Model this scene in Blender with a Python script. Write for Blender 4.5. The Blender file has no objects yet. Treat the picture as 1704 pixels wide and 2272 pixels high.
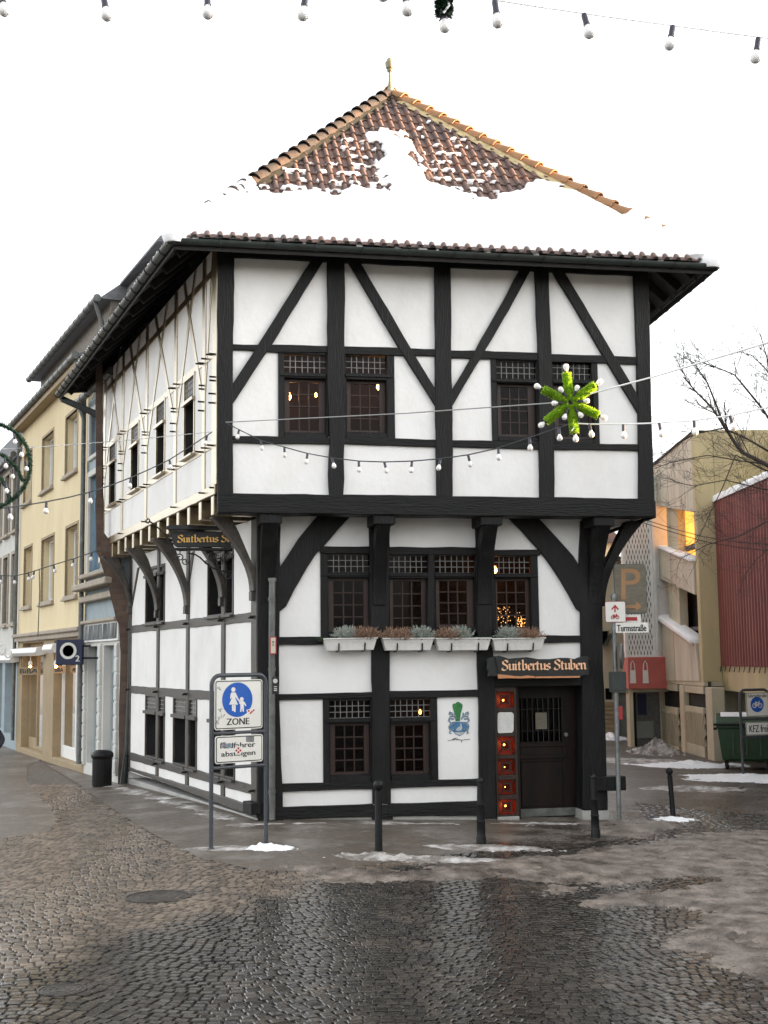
import bpy, bmesh, math, random
from mathutils import Vector as V, Matrix, noise as mnoise
random.seed(7)
SC = bpy.context.scene
COL = SC.collection
# ------------------------------------------------------------------ camera
F = 2800.0; PITCH = math.atan(320/F); ROLL = math.atan(.0115)
cF = V((0, math.cos(PITCH), math.sin(PITCH))); r0 = V((1, 0, 0)); u0 = V((0, -math.sin(PITCH), math.cos(PITCH)))
cU = u0*math.cos(ROLL)+r0*math.sin(ROLL); cR = r0*math.cos(ROLL)-u0*math.sin(ROLL)
CAM = V((0, 0, 2.4))
cd = bpy.data.cameras.new('camera'); cam = bpy.data.objects.new('camera', cd); COL.objects.link(cam)
cam.matrix_world = Matrix(((cR.x, cU.x, -cF.x, CAM.x), (cR.y, cU.y, -cF.y, CAM.y), (cR.z, cU.z, -cF.z, CAM.z), (0, 0, 0, 1)))
cd.sensor_fit = 'HORIZONTAL'; cd.sensor_width = 36; cd.lens = 36*F/1704; cd.clip_end = 3000
SC.camera = cam
# ------------------------------------------------------------------ light
SUN_AZ, SUN_EL = 88, 6.5
w = bpy.data.worlds.new('World'); SC.world = w; w.use_nodes = True
nt = w.node_tree; nt.nodes.clear()
sky = nt.nodes.new('ShaderNodeTexSky'); sky.sky_type = 'NISHITA'; sky.sun_disc = False
sky.sun_elevation = math.radians(SUN_EL); sky.sun_rotation = math.radians(SUN_AZ)
sky.air_density = 1.0; sky.dust_density = 3.5; sky.ozone_density = 1.0
hs = nt.nodes.new('ShaderNodeHueSaturation'); hs.inputs['Saturation'].default_value = .15   # thin milky winter cloud veil
bg = nt.nodes.new('ShaderNodeBackground'); bg.inputs['Strength'].default_value = .15
wo = nt.nodes.new('ShaderNodeOutputWorld')
nt.links.new(sky.outputs[0], hs.inputs['Color']); nt.links.new(hs.outputs[0], bg.inputs['Color']); nt.links.new(bg.outputs[0], wo.inputs[0])
sl = bpy.data.lights.new('sun', 'SUN'); sl.energy = 4.2; sl.angle = math.radians(.5); sl.color = (1, .66, .36)
so = bpy.data.objects.new('sun', sl); COL.objects.link(so)
sdir = V((math.sin(math.radians(SUN_AZ))*math.cos(math.radians(SUN_EL)), math.cos(math.radians(SUN_AZ))*math.cos(math.radians(SUN_EL)), math.sin(math.radians(SUN_EL))))
so.rotation_euler = sdir.to_track_quat('Z', 'Y').to_euler(); so.location = sdir*60
SC.view_settings.view_transform = 'Standard'; SC.view_settings.look = 'None'; SC.view_settings.gamma = 1
SC.view_settings.exposure = 3.0
# ------------------------------------------------------------------ photo measuring helpers
def ray(x, y): return cF+cR*((x-852)/F)+cU*((1136-y)/F)
def on_z(x, y, z=0): d = ray(x, y); return CAM+d*((z-CAM.z)/d.z)
def on_pl(x, y, o, n): d = ray(x, y); return CAM+d*((o-CAM).dot(n)/d.dot(n))
def at(x, y, Y): d = ray(x, y); return CAM+d*(Y/d.y)
def g(x, y=0):                                   # lie of the ground: level on the left, falling gently to the right
    t = x+1.6; s = .5*(t+math.sqrt(t*t+1.0))-.18
    q = -(x+2.6); s2 = .5*(q+math.sqrt(q*q+1.0))-.2
    return -.33*math.tanh(max(0, s)*.042/.33)-.36*math.tanh(max(0, s2)*.062/.36)
def on_g(x, y):
    z = 0
    for _ in range(8): p = on_z(x, y, z); z = g(p.x, p.y)
    return p
def zm(ox, oy, s): return lambda x, y: (ox+x/s, oy+y/s)
z4 = zm(450, 500, 3.0164); z5 = zm(950, 500, 3.0164); zA = zm(0, 500, 2.765); q3 = zm(600, 1120, 4.1475); q4 = zm(950, 1120, 3.6867)
q7 = zm(600, 1480, 3.4563); q8 = zm(1020, 1430, 4.3658); q6 = zm(250, 1450, 4.1475); q2 = zm(200, 1050, 3.6867); q1 = zm(0, 1050, 3.16)
zB = zm(1300, 700, 4.0223); zC = zm(1300, 1200, 3.6857); t1 = zm(0, 0, 1.947); t2 = zm(852, 0, 1.947)
def D(x, y): return (x*1.0271, y*1.0271)
# ------------------------------------------------------------------ materials
MATS = {}
def mat(name, col, rough=.6, var=.15, vscale=3.0, bump=0, bscale=30, metal=0, spec=.5, col2=None, emit=None, estr=0, trans=0, bdist=.01, rvar=0, stretch=None, lo=.35, hi=.65, coat=0, detail=6):
    m = bpy.data.materials.new(name); m.use_nodes = True; n = m.node_tree; b = n.nodes['Principled BSDF']
    b.inputs['Roughness'].default_value = rough; b.inputs['Metallic'].default_value = metal
    b.inputs['Specular IOR Level'].default_value = spec; b.inputs['Coat Weight'].default_value = coat
    b.inputs['Transmission Weight'].default_value = trans
    tc = n.nodes.new('ShaderNodeTexCoord'); src = tc.outputs['Object']
    if stretch:
        mp = n.nodes.new('ShaderNodeMapping'); mp.inputs['Scale'].default_value = stretch; n.links.new(src, mp.inputs[0]); src = mp.outputs[0]
    nz = n.nodes.new('ShaderNodeTexNoise'); nz.inputs['Scale'].default_value = vscale; nz.inputs['Detail'].default_value = detail; nz.inputs['Roughness'].default_value = .62
    n.links.new(src, nz.inputs['Vector'])
    mr = n.nodes.new('ShaderNodeMapRange'); mr.inputs['From Min'].default_value = lo; mr.inputs['From Max'].default_value = hi
    n.links.new(nz.outputs[0], mr.inputs[0])
    mx = n.nodes.new('ShaderNodeMix'); mx.data_type = 'RGBA'; n.links.new(mr.outputs[0], mx.inputs[0])
    c2 = col2 if col2 else tuple(c*(1+var) for c in col); c1 = col if col2 else tuple(c*(1-var) for c in col)
    mx.inputs[6].default_value = (*c1, 1); mx.inputs[7].default_value = (*c2, 1)
    n.links.new(mx.outputs[2], b.inputs['Base Color'])
    if rvar:
        m2 = n.nodes.new('ShaderNodeMapRange'); m2.inputs['From Min'].default_value = .3; m2.inputs['From Max'].default_value = .7
        m2.inputs['To Min'].default_value = max(.03, rough-rvar); m2.inputs['To Max'].default_value = rough+rvar
        n.links.new(nz.outputs[0], m2.inputs[0]); n.links.new(m2.outputs[0], b.inputs['Roughness'])
    if bump:
        bz = n.nodes.new('ShaderNodeTexNoise'); bz.inputs['Scale'].default_value = bscale; bz.inputs['Detail'].default_value = 5
        n.links.new(src, bz.inputs['Vector']); bp = n.nodes.new('ShaderNodeBump'); bp.inputs['Strength'].default_value = bump; bp.inputs['Distance'].default_value = bdist
        n.links.new(bz.outputs[0], bp.inputs['Height']); n.links.new(bp.outputs[0], b.inputs['Normal'])
    if emit:
        b.inputs['Emission Color'].default_value = (*emit, 1); b.inputs['Emission Strength'].default_value = estr
    MATS[name] = m; return m
mat('plaster', (.74, .73, .715), .9, .05, 1.6, .35, 14, bdist=.014, col2=(.815, .81, .805), lo=.30, hi=.58, stretch=(1, 1, .8), detail=9)
mat('plaster_old', (.69, .67, .645), .9, .05, 1.6, .35, 14, bdist=.014, col2=(.78, .765, .75), lo=.30, hi=.58, stretch=(1, 1, .8), detail=9)
mat('timber', (.0050, .0052, .0058), .58, .5, 4, .9, 26, spec=.26, bdist=.016, rvar=.12, stretch=(1.6, 1.6, .25), col2=(.019, .0185, .018), lo=.45, hi=.85)
mat('timber_h', (.0050, .0052, .0058), .58, .5, 4, .9, 26, spec=.26, bdist=.016, rvar=.12, stretch=(.25, .25, 1.6), col2=(.019, .0185, .018), lo=.45, hi=.85)
mat('timber_sheen', (.03, .026, .02), .34, .6, 6, .35, 30, spec=1.0, bdist=.008, rvar=.1, col2=(.20, .155, .10), lo=.40, hi=.70, coat=1)  # left wall timbers: golden grazing sheen put into the base colour
_b = MATS['timber_sheen'].node_tree.nodes['Principled BSDF']; _b.inputs['Coat IOR'].default_value = 1.95; _b.inputs['Coat Roughness'].default_value = .28; _b.inputs['Coat Tint'].default_value = (1, .9, .72, 1); _b.inputs['Specular Tint'].default_value = (1, .86, .62, 1); _b.inputs['IOR'].default_value = 1.9  # coat and specular tinted gold to imitate warm reflected light
mat('timber_low', (.03, .026, .023), .5, .6, 6, .8, 30, spec=.6, bdist=.012, rvar=.1, col2=(.085, .068, .055), lo=.4, hi=.7)
mat('wood_dark', (.022, .010, .006), .5, .4, 8, .4, 40)
mat('wood_casement', (.024, .0085, .005), .5, .3, 8, .3, 40)
mat('door_wood', (.007, .003, .0018), .5, .5, 6, .5, 40, spec=.25, stretch=(1, 1, .2))
mat('lead', (.24, .235, .23), .5, .2, 20, metal=.2)
mat('soffit', (.012, .011, .011), .8, .3, 5, .4, 20)
mat('gutter', (.025, .032, .03), .42, .3, 5, .2, 15, spec=.5)
mat('zinc', (.20, .21, .215), .42, .25, 6, .1, 20, metal=.5, rvar=.1)
mat('zinc_old', (.13, .135, .13), .5, .3, 6, .1, 20, metal=.4)
mat('iron', (.008, .008, .009), .45, .3, 10, .2, 40)
mat('interior', (.018, .006, .004), .9, .3, 2)
mat('snow', (.90, .91, .93), .7, .03, 3, .5, 14, bdist=.03)
mat('snow_dirty', (.20, .175, .155), .55, .3, 3.5, .9, 26, bdist=.03, col2=(.62, .60, .58), lo=.42, hi=.66, rvar=.15)
mat('slush', (.075, .058, .045), .40, .3, 3.2, 1.0, 46, bdist=.03, col2=(.33, .275, .235), lo=.40, hi=.70, rvar=.22, detail=10)
mat('tile', (.10, .070, .064), .75, .25, 2.2, .5, 25, col2=(.17, .095, .072), lo=.38, hi=.68, bdist=.01)
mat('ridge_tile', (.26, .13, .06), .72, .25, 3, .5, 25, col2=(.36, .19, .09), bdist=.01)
mat('mossy_unlit', (.006, .007, .003), .95, .3, 9, .8, 40, col2=(.018, .014, .008))  # moss, darkened further so the left hip mortar reads as unlit
mat('old_ridge_tile_unlit', (.026, .019, .016), .85, .3, 3, .6, 25, col2=(.075, .040, .024), lo=.45, hi=.75, bdist=.012)  # weathered tile, darkened so the left hip reads as unlit
mat('copper', (.20, .28, .20), .6, .3, 9, col2=(.28, .20, .12))
mat('concrete', (.34, .335, .32), .85, .15, 2, .4, 30)
mat('concrete_warm', (.46, .41, .29), .85, .18, 1.4, .35, 25, col2=(.56, .52, .40), stretch=(1, 1, .35))
mat('concrete_pale', (.60, .56, .46), .85, .12, 1.6, .4, 25, col2=(.36, .32, .25), stretch=(1.4, 1.4, .3), lo=.42, hi=.82, detail=10)
mat('concrete_yellow', (.58, .49, .28), .85, .12, 1.3, .25, 25, col2=(.46, .39, .24), stretch=(1, 1, .3))
mat('red_metal', (.18, .038, .036), .5, .25, 1.6, .1, 20, col2=(.25, .075, .066), stretch=(1, 1, .3))
mat('yellow_render', (.71, .60, .39), .9, .05, 1.2, .25, 40, col2=(.64, .52, .32), stretch=(1, 1, .4), detail=9)
mat('tan', (.30, .225, .13), .7, .1, 3)
mat('white_paint', (.72, .72, .70), .5, .06, 5)
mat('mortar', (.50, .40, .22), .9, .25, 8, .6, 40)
mat('cream', (.55, .50, .40), .8, .08, 2)
mat('greywhite', (.55, .54, .51), .88, .06, 1.5, .2, 40)
mat('stone_trim', (.36, .31, .25), .85, .12, 5, .3, 40)
mat('bluegrey', (.27, .33, .36), .7, .08, 3)
mat('blue_paint', (.13, .23, .33), .5, .1, 4)
mat('slate', (.12, .125, .135), .5, .4, 9, .3, 20, rvar=.1, col2=(.20, .20, .205))
mat('slate_wall', (.20, .175, .15), .8, .25, 7, .3, 20)
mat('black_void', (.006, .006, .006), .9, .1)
mat('post_grey', (.045, .052, .062), .4, .15, 10, .05, 60, coat=.1)
mat('bollard_paint', (.006, .0065, .0075), .45, .4, 12, .2, 50, spec=.3)
mat('bin_black', (.004, .004, .004), .4, .3, 9, .1, 60, spec=.3)
mat('sign_white', (.70, .69, .65), .4, .03, 6)
mat('sign_black', (.01, .01, .01), .5, .1)
mat('sign_blue', (.005, .09, .42), .4, .05)
mat('sign_red', (.36, .014, .018), .45, .1)
mat('sign_navy', (.006, .012, .05), .4, .1)
mat('sign_brown', (.13, .115, .085), .6, .2, 9, stretch=(1, 1, 4))
mat('sign_orange', (.30, .165, .075), .6, .1)
mat('sticker', (.35, .34, .35), .6, .6, 60, lo=.4, hi=.6, col2=(.06, .06, .07))
mat('letter_gold', (.85, .50, .12), .45, .1)
mat('letter_peach', (.86, .50, .30), .5, .15, 30)
mat('peach_edge', (.50, .22, .10), .6, .15, 30)
mat('board_black', (.007, .009, .009), .5, .4, 10, .5, 30)
mat('planter', (.66, .65, .63), .55, .08, 8)
mat('heather', (.30, .19, .13), .9, .4, 30)
mat('cushion', (.36, .39, .35), .9, .3, 30)
mat('green_dark', (.03, .05, .02), .9, .5, 30)
mat('soil', (.02, .014, .01), .95, .4, 20)
mat('green_bin', (.018, .055, .020), .45, .2, 6)
mat('rubber', (.008, .008, .008), .7, .1)
mat('tinsel', (.16, .34, .02), .34, .6, 70, spec=.6, col2=(.50, .66, .08))
for _m in ('tinsel',):
    _n = MATS[_m].node_tree; _p = _n.nodes['Principled BSDF']; _t = _n.nodes.new('ShaderNodeBsdfTranslucent'); _t.inputs[0].default_value = (.55, .80, .06, 1); _x = _n.nodes.new('ShaderNodeMixShader'); _x.inputs[0].default_value = .5; _o = [q for q in _n.nodes if q.type == 'OUTPUT_MATERIAL'][0]; _n.links.new(_p.outputs[0], _x.inputs[1]); _n.links.new(_t.outputs[0], _x.inputs[2]); _n.links.new(_x.outputs[0], _o.inputs[0])
mat('tinsel_dark', (.006, .028, .012), .4, .6, 60, col2=(.015, .06, .022))  # dark green; on the top star it stands for shade
mat('bulb_glass', (.93, .90, .88), .16, .02, 5, spec=.6, trans=.12)
mat('socket', (.032, .029, .046), .45, .2)
mat('cable_dark', (.016, .022, .022), .6, .2)
mat('cable_grey', (.30, .30, .295), .5, .1)
mat('cable_white', (.86, .86, .84), .6, .1)
mat('bark', (.060, .048, .046), .9, .3, 12, .4, 40)
mat('skin', (.48, .30, .22), .5, .05)
mat('jacket', (.012, .013, .020), .75, .3, 20, .3, 60)
mat('trousers', (.02, .024, .035), .85, .2, 20)
mat('hair', (.03, .018, .01), .6, .3, 40)
mat('green_paint', (.015, .13, .03), .6, .3, 20, col2=(.04, .22, .06))
mat('arms_blue', (.06, .17, .33), .6, .2, 25)
mat('arms_grey', (.19, .25, .31), .6, .3, 25)
mat('arms_silver', (.45, .47, .46), .6, .1, 25)
mat('paper', (.62, .62, .60), .7, .1, 12)
mat('amber', (.24, .022, .003), .5, .2, 8)
mat('lamp_glow', (.9, .5, .2), .5, .0, emit=(1, .42, .10), estr=12)
mat('fairy_glow', (.9, .5, .2), .5, .0, emit=(1, .50, .14), estr=1.2)
mat('block_glow', (.9, .5, .2), .5, .0, emit=(1, .38, .08), estr=4.5)
mat('lamp_glow_soft', (.9, .35, .1), .5, .0, emit=(1, .25, .04), estr=4)
mat('shop_glow', (.8, .5, .3), .5, .0, emit=(1, .62, .30), estr=1.6)
mat('sunlit_orange_glow', (.7, .35, .08), .8, .25, 2, emit=(1, .42, .07), estr=.22)  # emission stands for sunlight on an orange wall
mat('pink', (.45, .11, .09), .7, .1, 3)
mat('grey_door', (.22, .24, .22), .6, .1, 3)
mat('fur_wall', (.13, .13, .12), .8, .3, 20)
mat('goods', (.22, .08, .04), .8, .6, 3, col2=(.03, .025, .03))
mat('iron_cover', (.06, .052, .045), .45, .4, 14, .8, 60, metal=.3)
mat('flesh_brick', (.14, .085, .06), .9, .3, 6, .8, 20)
# glass: dark panes that mirror the sky and let the lamps through
def glass(name, tint, refl):
    m = bpy.data.materials.new(name); m.use_nodes = True; n = m.node_tree; n.nodes.clear()
    o = n.nodes.new('ShaderNodeOutputMaterial'); mx = n.nodes.new('ShaderNodeMixShader'); t = n.nodes.new('ShaderNodeBsdfTransparent'); t.inputs[0].default_value = (*tint, 1)
    gl = n.nodes.new('ShaderNodeBsdfGlossy'); gl.inputs['Roughness'].default_value = .04; gl.inputs['Color'].default_value = (.9, .9, .9, 1)
    fr = n.nodes.new('ShaderNodeFresnel'); fr.inputs[0].default_value = refl
    bp = n.nodes.new('ShaderNodeBump'); bp.inputs['Strength'].default_value = .12; nz = n.nodes.new('ShaderNodeTexNoise'); nz.inputs['Scale'].default_value = 4
    tc = n.nodes.new('ShaderNodeTexCoord'); n.links.new(tc.outputs['Object'], nz.inputs[0]); n.links.new(nz.outputs[0], bp.inputs['Height']); n.links.new(bp.outputs[0], gl.inputs['Normal'])
    n.links.new(fr.outputs[0], mx.inputs[0]); n.links.new(t.outputs[0], mx.inputs[1]); n.links.new(gl.outputs[0], mx.inputs[2]); n.links.new(mx.outputs[0], o.inputs[0])
    MATS[name] = m
glass('pane', (.55, .5, .48), 1.22); glass('shop_pane', (.75, .75, .75), 1.45); glass('pane_dim', (.35, .25, .22), 1.2)
def brick_mat(name, c1, c2, mortar, scale, bw=.5, rh=.25, bump=.6, vec='xz', msize=.02):
    m = bpy.data.materials.new(name); m.use_nodes = True; n = m.node_tree; b = n.nodes['Principled BSDF']; b.inputs['Roughness'].default_value = .85
    tc = n.nodes.new('ShaderNodeTexCoord'); sp = n.nodes.new('ShaderNodeSeparateXYZ'); cb = n.nodes.new('ShaderNodeCombineXYZ'); n.links.new(tc.outputs['Object'], sp.inputs[0])
    ad = n.nodes.new('ShaderNodeMath'); ad.operation = 'ADD'; n.links.new(sp.outputs[0], ad.inputs[0]); n.links.new(sp.outputs[1], ad.inputs[1])
    n.links.new(ad.outputs[0], cb.inputs[0]); n.links.new(sp.outputs[2], cb.inputs[1])
    br = n.nodes.new('ShaderNodeTexBrick'); br.inputs['Color1'].default_value = (*c1, 1); br.inputs['Color2'].default_value = (*c2, 1); br.inputs['Mortar'].default_value = (*mortar, 1)
    br.inputs['Scale'].default_value = scale; br.inputs['Brick Width'].default_value = bw; br.inputs['Row Height'].default_value = rh; br.inputs['Mortar Size'].default_value = msize
    n.links.new(cb.outputs[0], br.inputs[0]); n.links.new(br.outputs[0], b.inputs['Base Color'])
    bp = n.nodes.new('ShaderNodeBump'); bp.inputs['Strength'].default_value = bump; bp.inputs['Distance'].default_value = .02; bp.invert = True
    n.links.new(br.outputs['Fac'], bp.inputs['Height']); n.links.new(bp.outputs[0], b.inputs['Normal']); MATS[name] = m
brick_mat('brick', (.075, .042, .032), (.12, .075, .052), (.08, .066, .055), 2.2)
brick_mat('slate_tiles', (.12, .125, .135), (.19, .19, .20), (.035, .035, .04), 3.2, .5, .3, msize=.012)
# ------------------------------------------------------------------ object helpers
ORG = {}
def tag(o, label=None, cat=None, group=None, kind=None):
    if label: o['label'] = label
    if cat: o['category'] = cat
    if group: o['group'] = group
    if kind: o['kind'] = kind
    return o
def empty(name, loc, label, cat, group=None, rz=0):
    o = bpy.data.objects.new(name, None); COL.objects.link(o); o.location = loc; o.rotation_euler.z = rz; o.empty_display_size = .2
    ORG[o.name] = V(loc); return tag(o, label, cat, group)
def org(p):
    while p is not None:
        if p.name in ORG: return ORG[p.name]
        p = p.parent
    return V((0, 0, 0))
class MB:
    def __init__(s): s.v = []; s.f = []
    def add(s, vs, fs):
        k = len(s.v); s.v += [V(p) for p in vs]; s.f += [[i+k for i in f] for f in fs]; return s
    def prism(s, pts, ext):
        n = len(pts); a = [V(p) for p in pts]; b = [p+V(ext) for p in a]
        return s.add(a+b, [list(range(n)), list(range(2*n-1, n-1, -1))]+[[i, i+n, (i+1) % n+n, (i+1) % n] for i in range(n)])
    def box(s, c, ax, ay, az):
        c, ax, ay, az = V(c), V(ax), V(ay), V(az)
        vs = [c+ax*i+ay*j+az*k for k in (-1, 1) for j in (-1, 1) for i in (-1, 1)]
        return s.add(vs, [[0, 2, 3, 1], [4, 5, 7, 6], [0, 1, 5, 4], [2, 6, 7, 3], [0, 4, 6, 2], [1, 3, 7, 5]])
    def bx(s, x0, y0, z0, x1, y1, z1): return s.box(((x0+x1)/2, (y0+y1)/2, (z0+z1)/2), ((x1-x0)/2, 0, 0), (0, (y1-y0)/2, 0), (0, 0, (z1-z0)/2))
    def quad(s, *p): return s.add(p, [list(range(len(p)))])
    def tube(s, pts, r, n=8, cap=True):
        pts = [V(p) for p in pts]; k = len(pts); up = None; rings = []
        for i in range(k):
            d = (pts[min(i+1, k-1)]-pts[max(i-1, 0)]).normalized()
            if up is None: up = d.orthogonal().normalized()
            up = (up-d*up.dot(d))
            up = up.normalized() if up.length > 1e-6 else d.orthogonal().normalized()
            sd = d.cross(up); rr = r[i] if isinstance(r, (list, tuple)) else r
            rings.append([pts[i]+(up*math.cos(2*math.pi*j/n)+sd*math.sin(2*math.pi*j/n))*rr for j in range(n)])
        fs = [[i*n+j, i*n+(j+1) % n, (i+1)*n+(j+1) % n, (i+1)*n+j] for i in range(k-1) for j in range(n)]
        if cap: fs += [list(range(n-1, -1, -1)), list(range((k-1)*n, k*n))]
        return s.add([p for rg in rings for p in rg], fs)
    def lathe(s, prof, c=(0, 0, 0), n=16, ax=(0, 0, 1)):
        ax = V(ax).normalized(); a = ax.orthogonal().normalized(); b = ax.cross(a); c = V(c); vs = []
        for r, h in prof: vs += [c+ax*h+(a*math.cos(2*math.pi*j/n)+b*math.sin(2*math.pi*j/n))*max(r, 1e-4) for j in range(n)]
        k = len(prof); fs = [[i*n+j, i*n+(j+1) % n, (i+1)*n+(j+1) % n, (i+1)*n+j] for i in range(k-1) for j in range(n)]
        return s.add(vs, fs+[list(range(n-1, -1, -1)), list(range((k-1)*n, k*n))])
    def ball(s, c, r, n=12): return s.lathe([(r*math.sin(math.pi*i/8), -r*math.cos(math.pi*i/8)) for i in range(9)], c, n)
    def mesh(s, name, m, o=V((0, 0, 0)), smooth=False, bevel=0):
        me = bpy.data.meshes.new(name); me.from_pydata([p-o for p in s.v], [], s.f)
        if bevel or True:
            bm = bmesh.new(); bm.from_mesh(me)
            bmesh.ops.recalc_face_normals(bm, faces=bm.faces)
            if bevel:
                es = [e for e in bm.edges if len(e.link_faces) == 2 and e.calc_face_angle(0) > .6]
                if es: bmesh.ops.bevel(bm, geom=es, offset=bevel, segments=1, affect='EDGES', clamp_overlap=True)
            bm.to_mesh(me); bm.free()
        me.materials.append(MATS[m])
        if smooth:
            me.polygons.foreach_set('use_smooth', [True]*len(me.polygons))
            try: me.set_sharp_from_angle(angle=math.radians(40))
            except Exception: pass
        return me
    def build(s, name, m, parent=None, local=False, smooth=False, bevel=0, label=None):
        o = bpy.data.objects.new(name, s.mesh(name, m, V((0, 0, 0)) if (local or parent is None) else org(parent), smooth, bevel)); COL.objects.link(o)
        if parent is not None: o.parent = parent
        if label: o['label'] = label
        return o
def thing(mb, name, m, label, cat, group=None, loc=None, **k):        # a thing that is one mesh, with its origin at its base
    o = V(loc) if loc is not None else V((0, 0, 0)); me = mb.mesh(name, m, o, k.get('smooth', False), k.get('bevel', 0))
    ob = bpy.data.objects.new(name, me); COL.objects.link(ob); ob.location = o; ORG[ob.name] = o; return tag(ob, label, cat, group, k.get('kind'))
def inst(name, me, parent, loc, rot=None, scale=None):
    o = bpy.data.objects.new(name, me); COL.objects.link(o); o.parent = parent; o.location = V(loc)
    if rot is not None: o.rotation_euler = rot
    if scale: o.scale = (scale,)*3
    return o
def copy_tree(o, parent=None):
    c = o.copy(); COL.objects.link(c); c.parent = parent
    for ch in list(o.children): copy_tree(ch, c)
    return c
def textmesh(s, width=None, height=None, ext=.002):
    cu = bpy.data.curves.new('lettering', 'FONT'); cu.body = s; cu.extrude = ext; cu.resolution_u = 3; cu.align_x = 'CENTER'; cu.align_y = 'CENTER'
    ob = bpy.data.objects.new('tmp', cu); COL.objects.link(ob); dg = bpy.context.evaluated_depsgraph_get(); dg.update()
    me = ob.evaluated_get(dg).to_mesh(); vs = [v.co.copy() for v in me.vertices]; fs = [list(p.vertices) for p in me.polygons]
    ob.evaluated_get(dg).to_mesh_clear(); bpy.data.objects.remove(ob); bpy.data.curves.remove(cu)
    x0 = min(v.x for v in vs); x1 = max(v.x for v in vs); y0 = min(v.y for v in vs); y1 = max(v.y for v in vs)
    sx = width/(x1-x0) if width else height/(y1-y0); sy = height/(y1-y0) if height else sx
    return [((v.x-(x0+x1)/2)*sx, (v.y-(y0+y1)/2)*sy, v.z) for v in vs], fs
def put_text(mb, s, c, ux, uy, width=None, height=None, bold=0):
    vs, fs = textmesh(s, width, height); ux = V(ux).normalized(); uy = V(uy).normalized(); un = ux.cross(uy); c = V(c)
    mb.add([c+ux*x+uy*y+un*z for x, y, z in vs], fs)
    if bold:
        for dx in (bold, -bold): mb.add([c+ux*(x+dx)+uy*y+un*(z-.0006*(1 if dx > 0 else 2)) for x, y, z in vs], fs)
def rough(poly, step=.16, amp=.006):
    out = []
    for i, a in enumerate(poly):
        b = poly[(i+1) % len(poly)]; a = V(a); b = V(b); n = max(1, int((b-a).length/step)); out.append(a)
        for k in range(1, n):
            p = a.lerp(b, k/n); d = (b-a).normalized(); nn = V((-d[1], d[0])) if len(d) == 2 else V((0, 0, 0))
            q = mnoise.noise(V((p[0]*2.3, p[1]*2.3, 3.7)))*1.6; out.append(p+nn*amp*q)
    return out
class Fac:                                                            # one facade: u along it, z up, n outward
    def __init__(s, o, u, n): s.o = V(o); s.u = V(u).normalized(); s.n = V(n).normalized()
    def P(s, u, z, off=0): return V((s.o.x, s.o.y, 0))+s.u*u+s.n*off+V((0, 0, z))
    def uv(s, x, y, off=0):
        p = on_pl(x, y, s.o+s.n*off, s.n); return V(((p-s.o).dot(s.u), p.z))
    def rect(s, l, t, r, b, off=0):
        xm, ym = (l+r)/2, (t+b)/2; return s.uv(l, ym, off).x, s.uv(xm, b, off).y, s.uv(r, ym, off).x, s.uv(xm, t, off).y
    def prism(s, mb, poly, f, b, ro=0):
        if ro: poly = rough(poly, amp=ro)
        mb.prism([s.P(p[0], p[1], f) for p in poly], s.n*(b-f)); return mb
    def pxp(s, mb, pts, f, b, ro=.006): return s.prism(mb, [s.uv(x, y, f) for x, y in pts], f, b, ro)
    def bx(s, mb, a0, z0, a1, z1, f, b): return s.prism(mb, [(a0, z0), (a1, z0), (a1, z1), (a0, z1)], f, b)
    def quad(s, mb, a0, z0, a1, z1, f): mb.quad(s.P(a0, z0, f), s.P(a1, z0, f), s.P(a1, z1, f), s.P(a0, z1, f)); return mb
    def holes(s, mb, a0, z0, a1, z1, hs, f=0, b=-.25):
        us = sorted({a0, a1, *[min(max(h[i], a0), a1) for h in hs for i in (0, 2)]}); zs = sorted({z0, z1, *[min(max(h[i], z0), z1) for h in hs for i in (1, 3)]})
        for i in range(len(us)-1):
            run = None
            for j in range(len(zs)-1):
                cu, cz = (us[i]+us[i+1])/2, (zs[j]+zs[j+1])/2
                if any(h[0] < cu < h[2] and h[1] < cz < h[3] for h in hs):
                    if run is not None: s.bx(mb, us[i], run, us[i+1], zs[j], f, b); run = None
                elif run is None: run = zs[j]
            if run is not None: s.bx(mb, us[i], run, us[i+1], z1, f, b)
        return mb
# ================================================================== ground
def grid(name, m, xs, ys, zf):
    me = bpy.data.meshes.new(name); nx = len(xs)
    me.from_pydata([(x, y, zf(x, y)) for y in ys for x in xs], [], [[j*nx+i, j*nx+i+1, (j+1)*nx+i+1, (j+1)*nx+i] for j in range(len(ys)-1) for i in range(nx-1)])
    me.materials.append(MATS[m]); me.polygons.foreach_set('use_smooth', [True]*len(me.polygons))
    o = bpy.data.objects.new(name, me); COL.objects.link(o); o['kind'] = 'structure'; return o
def line_mask(n, a, b, wid, amp, ns):           # 0 on one side of the ground line a-b, 1 on the other, ragged edge
    tc = n.nodes.new('ShaderNodeNewGeometry'); d = (b-a).normalized(); nn = V((-d.y, d.x, 0))
    dp = n.nodes.new('ShaderNodeVectorMath'); dp.operation = 'DOT_PRODUCT'; dp.inputs[1].default_value = nn; n.links.new(tc.outputs['Position'], dp.inputs[0])
    nz = n.nodes.new('ShaderNodeTexNoise'); nz.inputs['Scale'].default_value = ns; nz.inputs['Detail'].default_value = 5; n.links.new(tc.outputs['Position'], nz.inputs[0])
    ma = n.nodes.new('ShaderNodeMath'); ma.operation = 'MULTIPLY_ADD'; ma.inputs[1].default_value = amp; n.links.new(nz.outputs[0], ma.inputs[0]); n.links.new(dp.outputs['Value'], ma.inputs[2])
    mr = n.nodes.new('ShaderNodeMapRange'); mr.interpolation_type = 'SMOOTHSTEP'; c = a.dot(nn)+amp*.5; mr.inputs['From Min'].default_value = c-wid; mr.inputs['From Max'].default_value = c+wid
    n.links.new(ma.outputs[0], mr.inputs[0]); return mr.outputs[0]
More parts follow.
